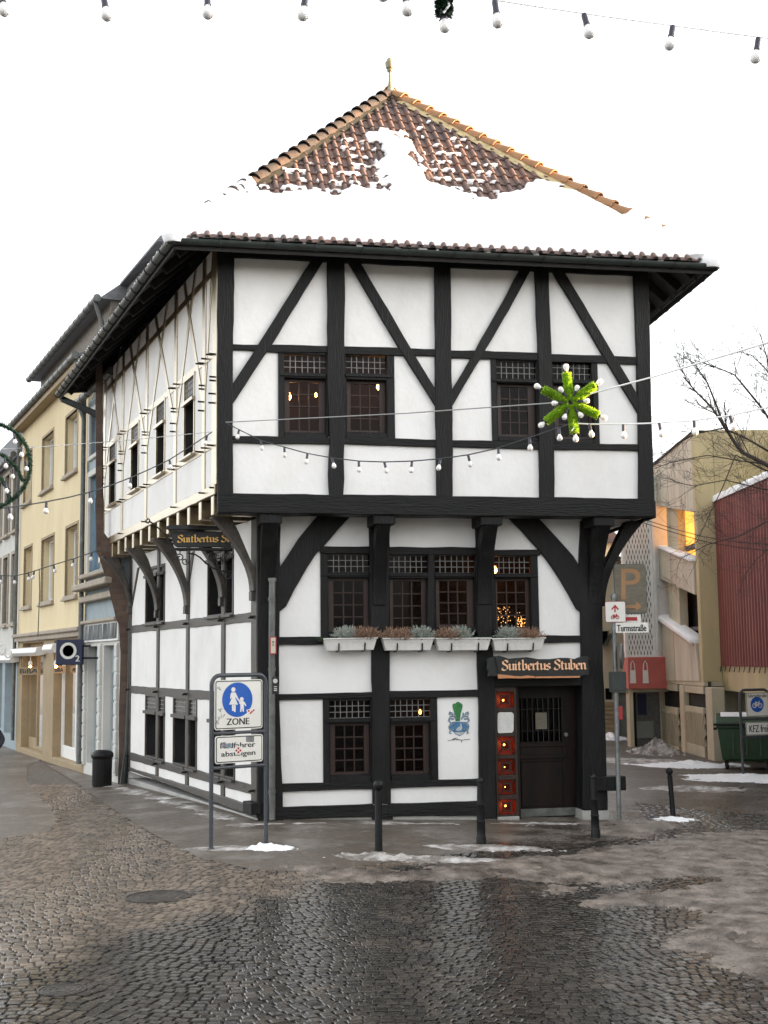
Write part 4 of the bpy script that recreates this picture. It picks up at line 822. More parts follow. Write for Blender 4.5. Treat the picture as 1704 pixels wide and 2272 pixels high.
# ---- snow on the roof
def snow_sheet(rp, field, u0, u1, v0, v1, st, name):
    nu_, nv = int((u1-u0)/st)+1, int((v1-v0)/st)+1; idx = {}; vs, fs = [], []; val = {}
    for i in range(nu_+1):
        for j in range(nv+1): val[i, j] = field(u0+i*st, v0+j*st)
    def vert(i, j):
        if (i, j) not in idx:
            f = val[i, j]; u, v = u0+i*st, v0+j*st; h = -.02+min(1, max(-.2, f)/.14)*.085 if f > 0 else -.02+f*.3
            h += .018*mnoise.noise(V((u*3, v*3, 1)))+.012*mnoise.noise(V((u*9, v*9, 5))); idx[i, j] = len(vs); vs.append(rp.P(u, v, h+(.03 if f < .06 else .055)))
        return idx[i, j]
    for i in range(nu_):
        for j in range(nv):
            q = [(i, j), (i+1, j), (i+1, j+1), (i, j+1)]
            if sum(val[k] > 0 for k in q) >= 2: fs.append([vert(*k) for k in q])
    mb = MB(); mb.add(vs, fs); return mb
SNP = [rf.px(x, y) for x, y in [(405, 505), (480, 462), (535, 438), (575, 426), (660, 428), (715, 434), (748, 425), (770, 408), (800, 420), (838, 428), (846, 400), (840, 350), (822, 318), (806, 304), (840, 294), (880, 300), (915, 322), (936, 350), (944, 385), (965, 405), (1000, 425), (1050, 440), (1105, 449), (1140, 430), (1150, 412), (1180, 405), (1215, 408), (1250, 418), (1290, 428), (1400, 480), (1500, 535), (1572, 574), (1400, 640), (960, 640), (400, 560)]]
SNP = [(p[0], p[1]) for p in SNP]
def pdist(p, P):
    best = 1e9
    for i, a in enumerate(P):
        b = P[(i+1) % len(P)]; ax, ay = a; bx_, by = b; dx, dy = bx_-ax, by-ay; t = max(0, min(1, ((p[0]-ax)*dx+(p[1]-ay)*dy)/(dx*dx+dy*dy+1e-9))); best = min(best, math.hypot(p[0]-ax-t*dx, p[1]-ay-t*dy))
    return best
rs = random.Random(5); blobs = []
for k in range(230):
    a_ = rs.random()
    if a_ < .5: x, y = rs.uniform(590, 850), rs.uniform(310, 425)
    else: x, y = rs.uniform(930, 1110), rs.uniform(285, 440)
    p = rf.px(x, y); dd = pdist(p, SNP)
    if dd > .75*rs.random()+.35 and rs.random() < .8: continue
    r_ = round(p[1]/TE)*TE+rs.uniform(.0, .05); blobs.append((p[0], r_, rs.uniform(.05, .16), rs.uniform(.035, .07)))
tri = [(p[0], p[1]) for p in pf]
def front_field(u, v):
    d = pdist((u, v), SNP); f = d if in_poly((u, v), SNP) else -d
    tu, tv = math.floor(u/TP+.02), math.floor(v/TE); f += .10*mnoise.noise(V((u*2.4, v*2.4, 2)))+.05*mnoise.noise(V((u*7, v*7, 4)))+.30*((math.sin(tu*12.9898+tv*78.233)*43758.5453) % 1-.5)-.10*((v/TE) % 1-.4)
    if not in_poly((u, v), SNP):
        for bu, bv, ru, rv in blobs:
            q = ((u-bu)/ru)**2+((v-bv)/rv)**2
            if q < 1.4: f = max(f, .10*(1-q))
    f = min(f, v-.035+.03*mnoise.noise(V((u*5, 0, 9))))
    sp = span(tri, max(v, .001))
    if sp is None: return -1
    return min(f, u-sp[0]-.02, sp[1]-u-.02)
sm = snow_sheet(rf, front_field, -.2, (eR-eL).length+.2, -.06, pf[2][1], .045, 'snow')
sn = thing(sm, 'roof_snow', 'snow', 'thick white snow lying on the lower half of the front roof slope', 'snow', None, eL, smooth=True, kind='stuff')
for rp, po, nm, lb in ((rl, pl_, 'L', 'thick snow lying along the left roof slope above the gutter'), (rr_, pr_, 'R', 'snow cover on the far right roof slope')):
    pp = [(p[0], p[1]) for p in po]
    def fld(u, v):
        sp = span(pp, max(v, .001))
        if sp is None: return -1
        return min(.16, u-sp[0]-.1, sp[1]-u-.05, v+.04, (max(p[1] for p in pp)*(.8 if nm == 'L' else .45)-v)+.3*mnoise.noise(V((u*1.5, v*1.5, 3))))
    thing(snow_sheet(rp, fld, -.1, max(p[0] for p in pp)+.1, -.05, max(p[1] for p in pp), .14, 'snow'), 'roof_snow', 'snow', lb, 'snow', None, rp.A, smooth=True, kind='stuff')
mb = MB()
for A_, B_, tm in ((eL, APX, .31), (eR, APX, .24)):   # snow capping the lower hips, dark tile tips left bare here and there
    n = int((B_-A_).length*tm/.075); skip = 0
    for k in range(n):
        if skip: skip -= 1; continue
        if k > 5 and rs.random() < .13+.25*(k/n): skip = 1; continue
        c = A_.lerp(B_, tm*k/n)+V((rs.uniform(-.03, .03), rs.uniform(-.03, .03), .045)); r_ = rs.uniform(.14, .20)
        mb.lathe([(.01, .16), (r_*.55, .14), (r_, .05), (r_*1.15, -.06), (r_*.9, -.14)], c, 9)
thing(mb, 'roof_snow', 'snow', 'small lumps of snow lodged on the lower hip ridges', 'snow', None, eR, smooth=True, kind='stuff')
# ================================================================== houses along the left street
YO = on_g(190, 1718); yd = hdir(-461, 1508); Y = Fac(YO, yd, V((-yd.y, yd.x, 0)))
def yr(l, t, r, b, off=0, f=Y): a = f.rect(l, t, r, b, off); return (min(a[0], a[2]), a[1], max(a[0], a[2]), a[3])
uy0, uy1 = Y.uv(187, 1500).x, Y.uv(38, 1500).x; zey = Y.uv(134, 858).y
YH = empty('yellow_house', (YO.x, YO.y, 0), 'yellow rendered house with a tan shopfront at street level and a slate attic storey', 'house')
zco = Y.uv(183, 1398).y; zco2 = Y.uv(183, 1412).y
wins = [yr(*w_) for w_ in ((146, 1168, 172, 1320), (92, 1208, 119, 1343), (53, 1240, 70, 1357), (146, 918, 172, 1046), (94, 978, 118, 1092), (53, 1030, 70, 1122))]
for i in range(3): wins[i] = (wins[i][0], wins[0][1], wins[i][2], wins[0][3]); wins[3+i] = (wins[3+i][0], wins[3][1], wins[3+i][2], wins[3][3])
mb = MB(); Y.holes(mb, uy0, zco, uy1, zey, wins, 0, -.3); mb.build('wall', 'yellow_render', YH)
for h in wins:
    mb = MB(); Y.holes(mb, h[0]+.0, h[1], h[2], h[3], [(h[0]+.08, h[1]+.08, (h[0]+h[2])/2-.03, h[3]-.08), ((h[0]+h[2])/2+.03, h[1]+.08, h[2]-.08, h[3]-.08)], -.2, -.26); wn = mb.build('window', 'white_paint', YH, bevel=.006)
    mb = MB(); Y.quad(mb, h[0], h[1], h[2], h[3], -.235); mb.build('pane', 'shop_pane', wn)
    mb = MB(); Y.bx(mb, h[0]-.12, h[1]-.13, h[2]+.12, h[1]-.07, .10, -.2); Y.bx(mb, h[0]-.08, h[1]-.07, h[2]+.08, h[1]-.0, .06, -.2); mb.build('sill', 'stone_trim', wn, bevel=.01)
    mb = MB(); Y.holes(mb, h[0]-.07, h[1], h[2]+.07, h[3]+.07, [h], .015, -.05); mb.build('frame', 'tan', wn)
    mb = MB(); Y.quad(mb, h[0], h[1], h[2], h[3], -.5); mb.build('curtain', 'cream', wn)
mb = MB(); Y.bx(mb, uy0, zco2, uy1, zco, .12, -.3); Y.bx(mb, uy0, zco-.02, uy1, zco+.08, .2, -.1); mb.build('cornice', 'stone_trim', YH, bevel=.02)
oA = yr(94, 1485, 47, 1678); oA = (oA[0], -.15, oA[2], zco2-.05); oB = yr(182, 1460, 117, 1705); oB = (oB[0], -.1, oB[2], zco2-.05)
mb = MB(); Y.holes(mb, uy0, -.7, uy1, zco2, [oA, oB], .0, -.4); mb.build('shopfront', 'tan', YH, bevel=.01)
for h, nm, cs in ((oA, 3, (.33, .62)), (oB, 3, (.27, .5))):
    mb = MB(); xs_ = [h[0], *[h[0]+(h[2]-h[0])*c for c in cs], h[2]]; e = .05
    Y.holes(mb, h[0], h[1], h[2], h[3], [(xs_[i]+e, h[1]+(.3 if i != 1 else .1), xs_[i+1]-e, h[3]-.1) for i in range(3)], -.22, -.30); sw = mb.build('shop_window', 'white_paint' if h is oB else 'tan', YH, bevel=.006)
    mb = MB(); Y.quad(mb, h[0], h[1], h[2], h[3], -.26); mb.build('pane', 'shop_pane', sw)
    mb = MB(); A0 = [Y.P(h[0], h[1], -2.6), Y.P(h[2], h[1], -2.6), Y.P(h[2], h[3], -2.6), Y.P(h[0], h[3], -2.6)]; mb.quad(*A0); mb.quad(Y.P(h[0]-.4, h[3], -.4), Y.P(h[2]+.4, h[3], -.4), A0[2], A0[3]); mb.quad(Y.P(h[0]-.4, h[1]-.02, -.4), Y.P(h[2]+.4, h[1]-.02, -.4), A0[1], A0[0]); mb.quad(Y.P(h[0]-.4, h[1], -.4), A0[0], A0[3], Y.P(h[0]-.4, h[3], -.4)); mb.quad(Y.P(h[2]+.4, h[1], -.4), A0[1], A0[2], Y.P(h[2]+.4, h[3], -.4)); mb.build('shop_interior', 'cream', sw)
    mb = MB(); mb.quad(Y.P(h[0]+.3, h[3]-.05, -.8), Y.P(h[2]-.3, h[3]-.05, -.8), Y.P(h[2]-.3, h[3]-.05, -2), Y.P(h[0]+.3, h[3]-.05, -2)); mb.build('ceiling_light', 'shop_glow', sw)
    rr2 = random.Random(2)
    for k in range(4):
        u = h[0]+(h[2]-h[0])*(.15+.22*k); z = 1.2+rr2.random()*.5; mb = MB(); mb.lathe([(.05, .9), (.16, .82), (.20, .4), (.24, 0)], Y.P(u, z-.5, -1.0-.2*(k % 2)), 10); mb.build('coat_display', 'goods', sw, smooth=True)
# attic storey in slate, roof and gutters
zat = Y.uv(188, 676).y
mb = MB(); ua0, ua1 = Y.uv(190, 760, -.5).x, Y.uv(106, 880, -.5).x
aw = [yr(147, 755, 173, 810, -.5), yr(116, 820, 123, 865, -.5)]; ah = [(aw[0][0], zat-1.5, aw[0][2], zat-.45), (aw[1][0], zat-1.5, aw[1][2], zat-.45)]
Y.holes(mb, uy0-.0, zey-.1, uy1-.2, zat, ah, -.5, -.75); mb.build('attic_wall', 'slate_wall', YH)
mb = MB()
for h in ah: Y.quad(mb, h[0], h[1], h[2], h[3], -.66)
mb.build('attic_window', 'black_void', YH)
mb = MB(); mb.prism([Y.P(uy0-.1, zat, -.2), Y.P(uy0-.1, zat+3.2, -4.2), Y.P(uy0-.1, zat, -8)], Y.u*(uy1-uy0+.2)); mb.prism([Y.P(uy0, zey, .35), Y.P(uy0, zey+.5, -.5), Y.P(uy0, zey, -.5)], Y.u*(uy1-uy0)); mb.build('roof', 'slate', YH)
def rgutter(par, f, u0, u1, z, off, r=.085, m='zinc_old'):
    mb = MB(); mb.tube([f.P(u0, z, off), f.P(u1, z, off)], r, 10); n = int(abs(u1-u0)/.6)
    for i in range(n+1): c = f.P(u0+(u1-u0)*i/n, z, off); mb.tube([c-f.u*.012, c+f.u*.012], r+.012, 10)
    mb.build('gutter', m, par, smooth=True)
rgutter(YH, Y, uy0-.1, uy1, zey, .35); rgutter(YH, Y, uy0-.1, uy1-.1, zat, -.15)
mb = MB(); Y.bx(mb, uy0, zey-.22, uy1, zey-.05, .3, -.1); mb.build('eave_soffit', 'tan', YH)
mb = MB(); mb.tube([Y.P(uy0+.1, zat-.05, -.15), Y.P(uy0+.12, zat-.5, -.3), Y.P(uy0+.1, zat-1.0, -.45), Y.P(uy0+.1, zey+.3, -.45)], .055, 10); mb.build('downpipe', 'zinc_old', YH, smooth=True); mb = MB(); mb.tube([Y.P(uy0+.05, zey-.1, .3), Y.P(uy0+.02, zey-.5, .1), Y.P(uy0+.02, 0, .1)], .055, 10); mb.build('downpipe', 'zinc_old', YH, smooth=True); mb = MB(); mb.tube([Y.P(uy1-.02, zey-.1, .3), Y.P(uy1-.02, zey-.5, .1), Y.P(uy1-.02, 0, .1)], .055, 10); mb.build('downpipe', 'zinc_old', YH, smooth=True)
# blue-grey house between the yellow house and the brick pier
YY = Y; q_ = at(262, 1744, BP.o.y+.06); yo_ = YY.P(uy0-.05, 0, 0); bd_ = (yo_-V((q_.x, q_.y, 0))).normalized(); Y = Fac(yo_, bd_, V((-bd_.y, bd_.x, 0))); ub1 = 0; ub0 = -(yo_-V((q_.x, q_.y, 0))).length
bz = empty('blue_grey_house', Y.P(0, 0), 'narrow blue-grey house with white banded pilasters squeezed between yellow house and half-timbered inn', 'house')
zb1 = Y.uv(205, 1285).y; zgb = Y.uv(190, 900).y
zc1, zc2 = Y.uv(190, 1330).y, Y.uv(190, 1308).y; zf0, zf1 = Y.uv(200, 1425).y, Y.uv(200, 1385).y
hw = [yr(222, 1055, 199, 1270), yr(222, 945, 200, 1010)]; bw = (ub0+.35, hw[0][1], -.35, hw[0][3]); bw2 = (ub0+.35, bw[3]+.5, -.35, bw[3]+1.5)
mb = MB(); Y.holes(mb, ub0, zf1, ub1, zgb, [bw, bw2], 0, -.3); mb.build('wall', 'bluegrey', bz)
for h in (bw, bw2):
    mb = MB(); Y.holes(mb, h[0], h[1], h[2], h[3], [(h[0]+.08, h[1]+.08, h[2]-.08, h[3]-.5), (h[0]+.08, h[3]-.42, h[2]-.08, h[3]-.08)], -.08, -.16); wn = mb.build('window', 'blue_paint', bz, bevel=.006); mb = MB(); Y.quad(mb, h[0], h[1], h[2], h[3], -.12); mb.build('pane', 'shop_pane', wn)
    mb = MB(); Y.holes(mb, h[0]-.14, h[1]-.1, h[2]+.14, h[3]+.14, [h], .06, -.05); mb.build('frame', 'greywhite', wn, bevel=.01)
    mb = MB(); Y.quad(mb, h[0], h[1], h[2], h[3], -.4); mb.build('blind', 'cream', wn)
mb = MB(); Y.bx(mb, ub0, zc1-.1, ub1, zc1+.04, .18, -.1); Y.bx(mb, ub0, zc2-.06, ub1+.05, zc2+.08, .34, -.1); Y.bx(mb, ub0, zb1+.02, ub1, zb1+.12, .2, -.1); Y.bx(mb, ub0, zf1, ub1, zf1+.08, .14, -.1); mb.build('cornice', 'stone_trim', bz, bevel=.02)
mb = MB(); Y.bx(mb, ub0, zf0, ub1, zf1, .05, -.2); fsc = mb.build('fascia', 'white_paint', bz); mb = MB(); rs4 = random.Random(4)
for i in range(38): u = ub0+.1+(ub1-ub0-.2)*i/37; mb.tube([Y.P(u, zf0+.04, .058), Y.P(u+rs4.uniform(-.06, .06), zf1-.04, .058)], .012, 4)
mb.build('fascia_stripes', 'zinc', fsc)
sh = [(ub0+.3, .05, ub0*.56, zf0-.1), (ub0*.44, .05, -.3, zf0-.1)]
mb = MB(); Y.holes(mb, ub0, -.7, ub1, zf0, sh, 0, -.5)
mb.build('shopfront', 'greywhite', bz, bevel=.01)
mb = MB()
for u in (ub1-.15, ub0*.5, ub0+.14):
    mb = MB()
    for k in range(9): Y.bx(mb, u-.11, .05+k*(zf0-.1)/9, u+.11, .05+(k+1)*(zf0-.1)/9-.04, .07, -.05)
    Y.bx(mb, u-.10, .0, u+.10, zf0-.05, .055, -.05); mb.build('banded_pilaster', 'greywhite', bz, bevel=.012)

for h in sh:
    mb = MB(); Y.holes(mb, h[0], h[1], h[2], h[3], [(h[0]+.06, h[1]+.6, h[2]-.06, h[3]-.6)], -.18, -.24); sw = mb.build('shop_window', 'bluegrey', bz, bevel=.006); mb = MB(); Y.quad(mb, h[0], h[1], h[2], h[3], -.22); mb.build('pane', 'shop_pane', sw); mb = MB(); Y.quad(mb, h[0], h[1], h[2], h[3], -.48); mb.build('back_panel', 'bluegrey', sw)
zs_ = Y.uv(203, 668, -.35).y
mb = MB(); mb.prism([Y.P(ub0, zgb, -.05), Y.P(ub0, zs_, -.9), Y.P(ub0, zs_, -6), Y.P(ub0, zgb, -6)], Y.u*(ub1-ub0)); mb.prism([Y.P(ub0-.1, zs_, -.7), Y.P(ub0-.1, zs_+.12, -.75), Y.P(ub0-.1, zs_+1.6, -4), Y.P(ub0-.1, zs_, -7)], Y.u*(ub1-ub0+.2)); mb.build('mansard_roof', 'slate_tiles', bz)
rgutter(bz, Y, ub0, ub1+.1, zgb, .25)
mb = MB(); mb.tube([Y.P(ub1, zgb-.05, .25), Y.P(ub1-.02, zgb-.4, .12), Y.P(ub1-.02, 0, .10)], .055, 10); mb.build('downpipe', 'zinc_old', bz, smooth=True)
Y = YY
# grey-white house beyond
GO = Y.P(uy1, 0); gh = empty('grey_white_house', GO, 'pale grey house beyond the yellow one with grey framed windows and slate mansard', 'house')
ug0, ug1 = uy1+.03, uy1+11; zeg = zey-.9; gw = []
for k in range(5):
    u = ug0+.55+k*1.75
    for z0, z1 in ((wins[0][1]-.4, wins[0][1]+1.75), (wins[3][1]-.6, wins[3][1]+1.35)): gw.append((u, z0, u+.95, z1))
mb = MB(); Y.holes(mb, ug0, zco-.6, ug1, zeg, gw, -.03, -.3); mb.build('wall', 'greywhite', gh)
for h in gw:
    mb = MB(); Y.holes(mb, h[0]-.1, h[1]-.06, h[2]+.1, h[3]+.1, [h], .02, -.2); wn = mb.build('window', 'stone_trim', gh); mb = MB(); Y.bx(mb, h[0]-.16, h[1]-.14, h[2]+.16, h[1]-.05, .1, -.1); mb.build('sill', 'stone_trim', wn); mb = MB(); Y.quad(mb, h[0], h[1], h[2], h[3], -.16); mb.build('pane', 'shop_pane', wn); mb = MB(); Y.quad(mb, h[0], h[1], h[2], h[3], -.35); mb.build('blind', 'stone_trim', wn)
mb = MB(); Y.holes(mb, ug0, -.8, ug1, zco-.6, [(ug0+.5, .1, ug0+2.6, 2.8), (ug0+3.2, .1, ug0+6, 2.8)], -.03, -.4); mb.build('shopfront', 'bluegrey', gh)
mb = MB(); Y.quad(mb, ug0+.4, 0, ug0+6.2, 2.9, -.25); mb.build('pane', 'shop_pane', gh)
mb = MB(); Y.quad(mb, ug0+.4, 0, ug0+6.2, 2.9, -1.2); mb.build('shop_interior', 'cream', gh)
mb = MB(); Y.bx(mb, ug0, zco-.72, ug1, zco-.6, .15, -.1); mb.build('cornice', 'greywhite', gh, bevel=.02)
mb = MB(); mb.prism([Y.P(ug0, zeg, .1), Y.P(ug0, zeg+1.9, -.9), Y.P(ug0, zeg+3.0, -3.5), Y.P(ug0, zeg, -7)], Y.u*(ug1-ug0)); mb.build('mansard_roof', 'slate_tiles', gh); rgutter(gh, Y, ug0-.0, ug1, zeg, .25)
mb = MB(); mb.tube([Y.P(ug0+.1, zeg+1.85, -.8), Y.P(ug0+.15, zeg+1.2, -.35), Y.P(ug0+.15, zeg+.2, .1)], .055, 10); mb.build('downpipe', 'zinc_old', gh, smooth=True)
# red gable far down the left street
rc = Y.P(uy1+13, 0); rg = empty('red_house', rc, 'red house far down the left street behind the garland', 'house'); mb = MB(); Y.bx(mb, uy1+11.1, -.9, uy1+20, 9.2, -.0, -6); mb.build('wall', 'pink', rg)
mb = MB(); mb.prism([Y.P(uy1+11, 9.2, .3), Y.P(uy1+11, 12.2, -3), Y.P(uy1+11, 9.2, -6.3)], Y.u*9); mb.build('roof', 'slate', rg)
for k in range(4): mb = MB(); Y.bx(mb, uy1+12+k*1.9, 4.5, uy1+13+k*1.9, 6.2, .03, -.1); mb.build('window', 'stone_trim', rg)
# shop signs on the left
O2 = Fac(Y.P(uy0-.4, 0, .55), V((1, 0, 0)), V((0, -1, 0))); a0, z0, a1, z1 = O2.rect(126, 1419, 185, 1475)
sg = empty('shop_sign', O2.P(a0, z0), 'square navy blue projecting shop sign with a large white O and small 2', 'shop sign')
mb = MB(); O2.bx(mb, a0, z0, a1, z1, .09, -.09); mb.build('sign_box', 'sign_navy', sg, bevel=.015)
mb = MB(); oc = O2.uv(*q1(478, 1245), .1); ro = (z1-z0)*.33
mb2 = MB(); mb2.lathe([(ro*.68, 0), (ro, 0), (ro, .006), (ro*.68, .006), (ro*.68, 0)], O2.P(oc.x, oc.y, .091), 32, O2.n); put_text(mb2, '2', O2.P(*O2.uv(*q1(543, 1298), .1), .094), O2.u, V((0, 0, 1)), None, ro*.72, .006); mb2.build('lettering', 'sign_white', sg)
mb = MB(); mb.tube([O2.P(a1-.02, z0+.15, 0), O2.P(a1+.35, z0+.15, 0)], .025, 8); mb.tube([O2.P(a1-.02, z1-.15, 0), O2.P(a1+.35, z1-.15, 0)], .025, 8); mb.build('bracket', 'iron', sg, smooth=True)
def biba(l, t, r, b, lbl, txt, full):
    B_ = Fac(Y.P((oA if full else oB)[2]-.5, 0, -.12), V((math.cos(.35), -math.sin(.35), 0)), V((-math.sin(.35), -math.cos(.35), 0))); a0, z0, a1, z1 = B_.rect(l, t, r, b)
    s = empty('shop_board', B_.P(a0, z0), lbl, 'shop sign'); mb = MB(); B_.bx(mb, a0, z0, a1, z1, .02, -.02); mb.build('board', 'tan', s, bevel=.005); mb = MB(); put_text(mb, txt, B_.P((a0+a1)/2, (z0+z1)/2, .026), B_.u, V((0, 0, 1)), (a1-a0)*.8, (z1-z0)*.55, .004); mb.build('lettering', 'sign_black', s)
    mb = MB(); mb.tube([B_.P(a0+.1, z1, 0), B_.P(a0+.1, z1+.35, 0)], .008, 5); mb.tube([B_.P(a1-.1, z1, 0), B_.P(a1-.1, z1+.35, 0)], .008, 5); mb.build('hanger', 'iron', s)
biba(41, 1480, 88, 1498, 'tan board reading BiBA hanging over the left shop entrance', 'BiBA', True)
biba(121, 1478, 143, 1494, 'tan BiBA board in the shop window beside navy sign, partly hidden', 'BiBA', False)
for px_, py_, lb in ((67, 1479, 'glowing spotlight above the BiBA board at left shop entrance'), (124, 1479, 'glowing spotlight in the window under the navy shop sign')):
    c = on_pl(px_, py_, Y.P(0, 0, .1), Y.n); s = empty('shop_lamp', c, lb, 'lamp', 'shop spotlights'); mb = MB(); mb.ball(c, .032, 10); mb.build('bulb', 'lamp_glow', s, smooth=True); mb = MB(); mb.lathe([(.03, .16), (.05, .12), (.06, .04)], c, 10); mb.tube([c+V((0, 0, .15)), c+V((0, 0, .4)), c+V((0, 0, .42))-Y.n*.3], .012, 6); mb.build('shade', 'white_paint', s, smooth=True)
for (l, r, y, lb) in ((32, 90, 1444, 'long white awning cassette above the left shop window'), (105, 126, 1436, 'white awning cassette half hidden behind navy shop sign'), (4, 32, 1460, 'white awning cassette at far left shop')):
    a = yr(l, y-7, r, y+9, .15); mb = MB(); pf_ = [(0, -.1), (.2, -.14), (.3, -.05), (.26, .08), (0, .12)]; mb.prism([Y.P(a[0], (a[1]+a[3])/2+z, n) for n, z in pf_], Y.u*(a[2]-a[0])); thing(mb, 'awning_cassette', 'white_paint', lb, 'awning', 'rolled awnings over the shops', Y.P(a[0], a[1]), bevel=.01)
c = at(4, 1445, 32); mb = MB()
for dx, dz, a0_ in ((-.16, .02, 0), (0, .05, 1.2), (.15, -.04, 2.2)): mb.tube([c+V((dx+.085*math.cos(a0_+t*.45), 0, dz+.12*math.sin(a0_+t*.45))) for t in range(11)], .022, 6)
thing(mb, 'shop_letters', 'white_paint', 'white rounded sign letters cut off at the left picture edge', 'shop sign', None, c)
# ================================================================== right: parking garage and neighbours
GWp = on_z(1582, 1690, -.3); wd = hdir(800, 1450); W = Fac(GWp, wd, V((-wd.y, wd.x, 0)))
PG = empty('parking_garage', (GWp.x, GWp.y, -.3), 'concrete parking garage stair tower with slanting openings, perforated panels and yellow corner pier', 'building')
def wp(pts, name, m, f=0, b=-.3, par=None, ro=0): mb = MB(); W.pxp(mb, pts, f, b, ro); return mb.build(name, m, par or PG, bevel=.015)
wp([(1430, 1042), (1450, 1026), (1534, 957), (1539, 1137), (1450, 1121), (1430, 1118)], 'wall_panel', 'concrete_pale')
wp([(1430, 1202), (1450, 1207), (1537, 1243), (1541, 1320), (1444, 1275), (1430, 1268)], 'wall_panel', 'concrete_pale')
wp([(1435, 1356), (1446, 1363), (1542, 1428), (1552, 1512), (1446, 1511), (1435, 1510)], 'wall_panel', 'concrete_pale')
wp([(1425, 1046), (1450, 1024), (1534, 955), (1534, 959), (1450, 1030), (1425, 1052)], 'coping', 'gutter', .06, -.3)
uT = W.uv(1545, 1300).x; uTl = W.uv(1446, 1300).x
for (x0, x1, y0, y1) in ((1494, 1500, 1120, 1245), (1501, 1517, 1120, 1250), (1440, 1446, 1110, 1215), (1498, 1505, 1290, 1410), (1506, 1522, 1290, 1420), (1464, 1472, 1270, 1385)):
    a = yr(x0, y0, x1, y1, -.3, W); mb = MB(); W.bx(mb, a[0], a[1], a[2], a[3], -.12, -.36); mb.build('mullion', 'concrete_warm', PG, bevel=.01)
mb = MB(); W.quad(mb, uT-.2, 1.0, uTl+4, 8.5, -2.6); W.bx(mb, uT, 5.2, uTl+4, 5.35, -.35, -2.6); W.bx(mb, uT, 3.0, uTl+4, 3.1, -.35, -2.6); mb.build('back_wall', 'fur_wall', PG)
mb = MB(); a = yr(1466, 1135, 1542, 1245, -.4, W); W.bx(mb, a[0], a[1]-.3, a[2], a[3]+.3, -.40, -.5); mb.build('sunlit_wall_glow', 'sunlit_orange_glow', PG)  # sunlight on the wall inside put in as glow, no lamp here
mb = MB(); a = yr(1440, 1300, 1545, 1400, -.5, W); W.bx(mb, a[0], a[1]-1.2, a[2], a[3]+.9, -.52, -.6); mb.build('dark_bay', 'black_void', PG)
for (x, y0, y1) in ((1454, 1120, 1212), (1459, 1283, 1370)): p0, p1 = W.uv(x, y0, -.15), W.uv(x, y1, -.15); mb = MB(); mb.tube([W.P(p0.x, p1.y-.1, -.15), W.P(p0.x, p0.y+.1, -.15)], .05, 8); mb.build('red_pipe', 'sign_red', PG, smooth=True)
for (x, y0, y1) in ((1479, 1010, 1122), (1487, 1228, 1296), (1494, 1396, 1511), (1515, 978, 1130)):
    p0, p1 = W.uv(x, y0), W.uv(x, y1); mb = MB(); W.bx(mb, p0.x-.012, p1.y, p0.x+.012, p0.y, .004, -.05); mb.build('panel_joint', 'fur_wall', PG)
ztop = W.uv(1534, 957).y; zbt = W.uv(1552, 1512).y
mb = MB(); W.bx(mb, uT-.30, zbt, uT-.02, ztop, .0, -.50); W.bx(mb, uT-.28, zbt, uT-.04, ztop, -.505, -3.0); mb.build('corner_pier', 'concrete_yellow', PG, bevel=.015)
mb = MB(); W.bx(mb, uT-.3, zbt-.12, uTl+5, zbt, -.02, -.9); mb.build('soffit_slab', 'concrete_warm', PG, bevel=.01)
# ground floor bays
gzb = -.6; mb = MB()
for x0, x1 in ((1461, 1468), (1512, 1521), (1570, 1584)): a = yr(x0, 1600, x1, 1605, 0, W); W.bx(mb, a[0], gzb, a[2], zbt-.13, .03, -.3); mb.build('ground_pier', 'concrete_warm', PG, bevel=.015); mb = MB()
for (x0, x1) in ((1468, 1512), (1521, 1570)):
    a = yr(x0, 1568, x1, 1650, -.1, W); zt_ = W.uv((x0+x1)/2, 1568, -.1).y; zl = W.uv((x0+x1)/2, 1580, -.1).y; zl2 = W.uv((x0+x1)/2, 1650, -.1).y
    mb = MB(); W.bx(mb, a[0]+.01, zl, a[2]-.01, zt_, .0, -.3); W.bx(mb, a[0]+.01, gzb, a[2]-.01, zl2, .0, -.3); W.bx(mb, a[0]+.01, zbt-.32, a[2]-.01, zbt-.13, -.02, -.3); pn = mb.build('bay_panel', 'concrete_warm', PG, bevel=.01)
    mb = MB(); n_ = 14
    for i in range(-8, n_+8):
        for sg_ in (1, -1):
            u = a[0]+(a[2]-a[0])*i/n_; dzz = zl-zl2; du = sg_*dzz*.55; p0, p1 = u, u+du; t0, t1 = 0.0, 1.0
            for lo_, hi_ in ((a[0], a[2]),):
                if du > 0: t0 = max(t0, (lo_-u)/du); t1 = min(t1, (hi_-u)/du)
                else: t0 = max(t0, (hi_-u)/du); t1 = min(t1, (lo_-u)/du)
            if t1 > t0+.02: mb.tube([W.P(u+du*t0, zl2+dzz*t0, -.03-.012*sg_), W.P(u+du*t1, zl2+dzz*t1, -.03-.012*sg_)], .035, 4)
    mb.build('lattice', 'concrete_warm', pn)
mb = MB(); W.quad(mb, uT-.6, gzb, uTl+6, zbt, -.12); mb.build('dark_bay', 'black_void', PG)
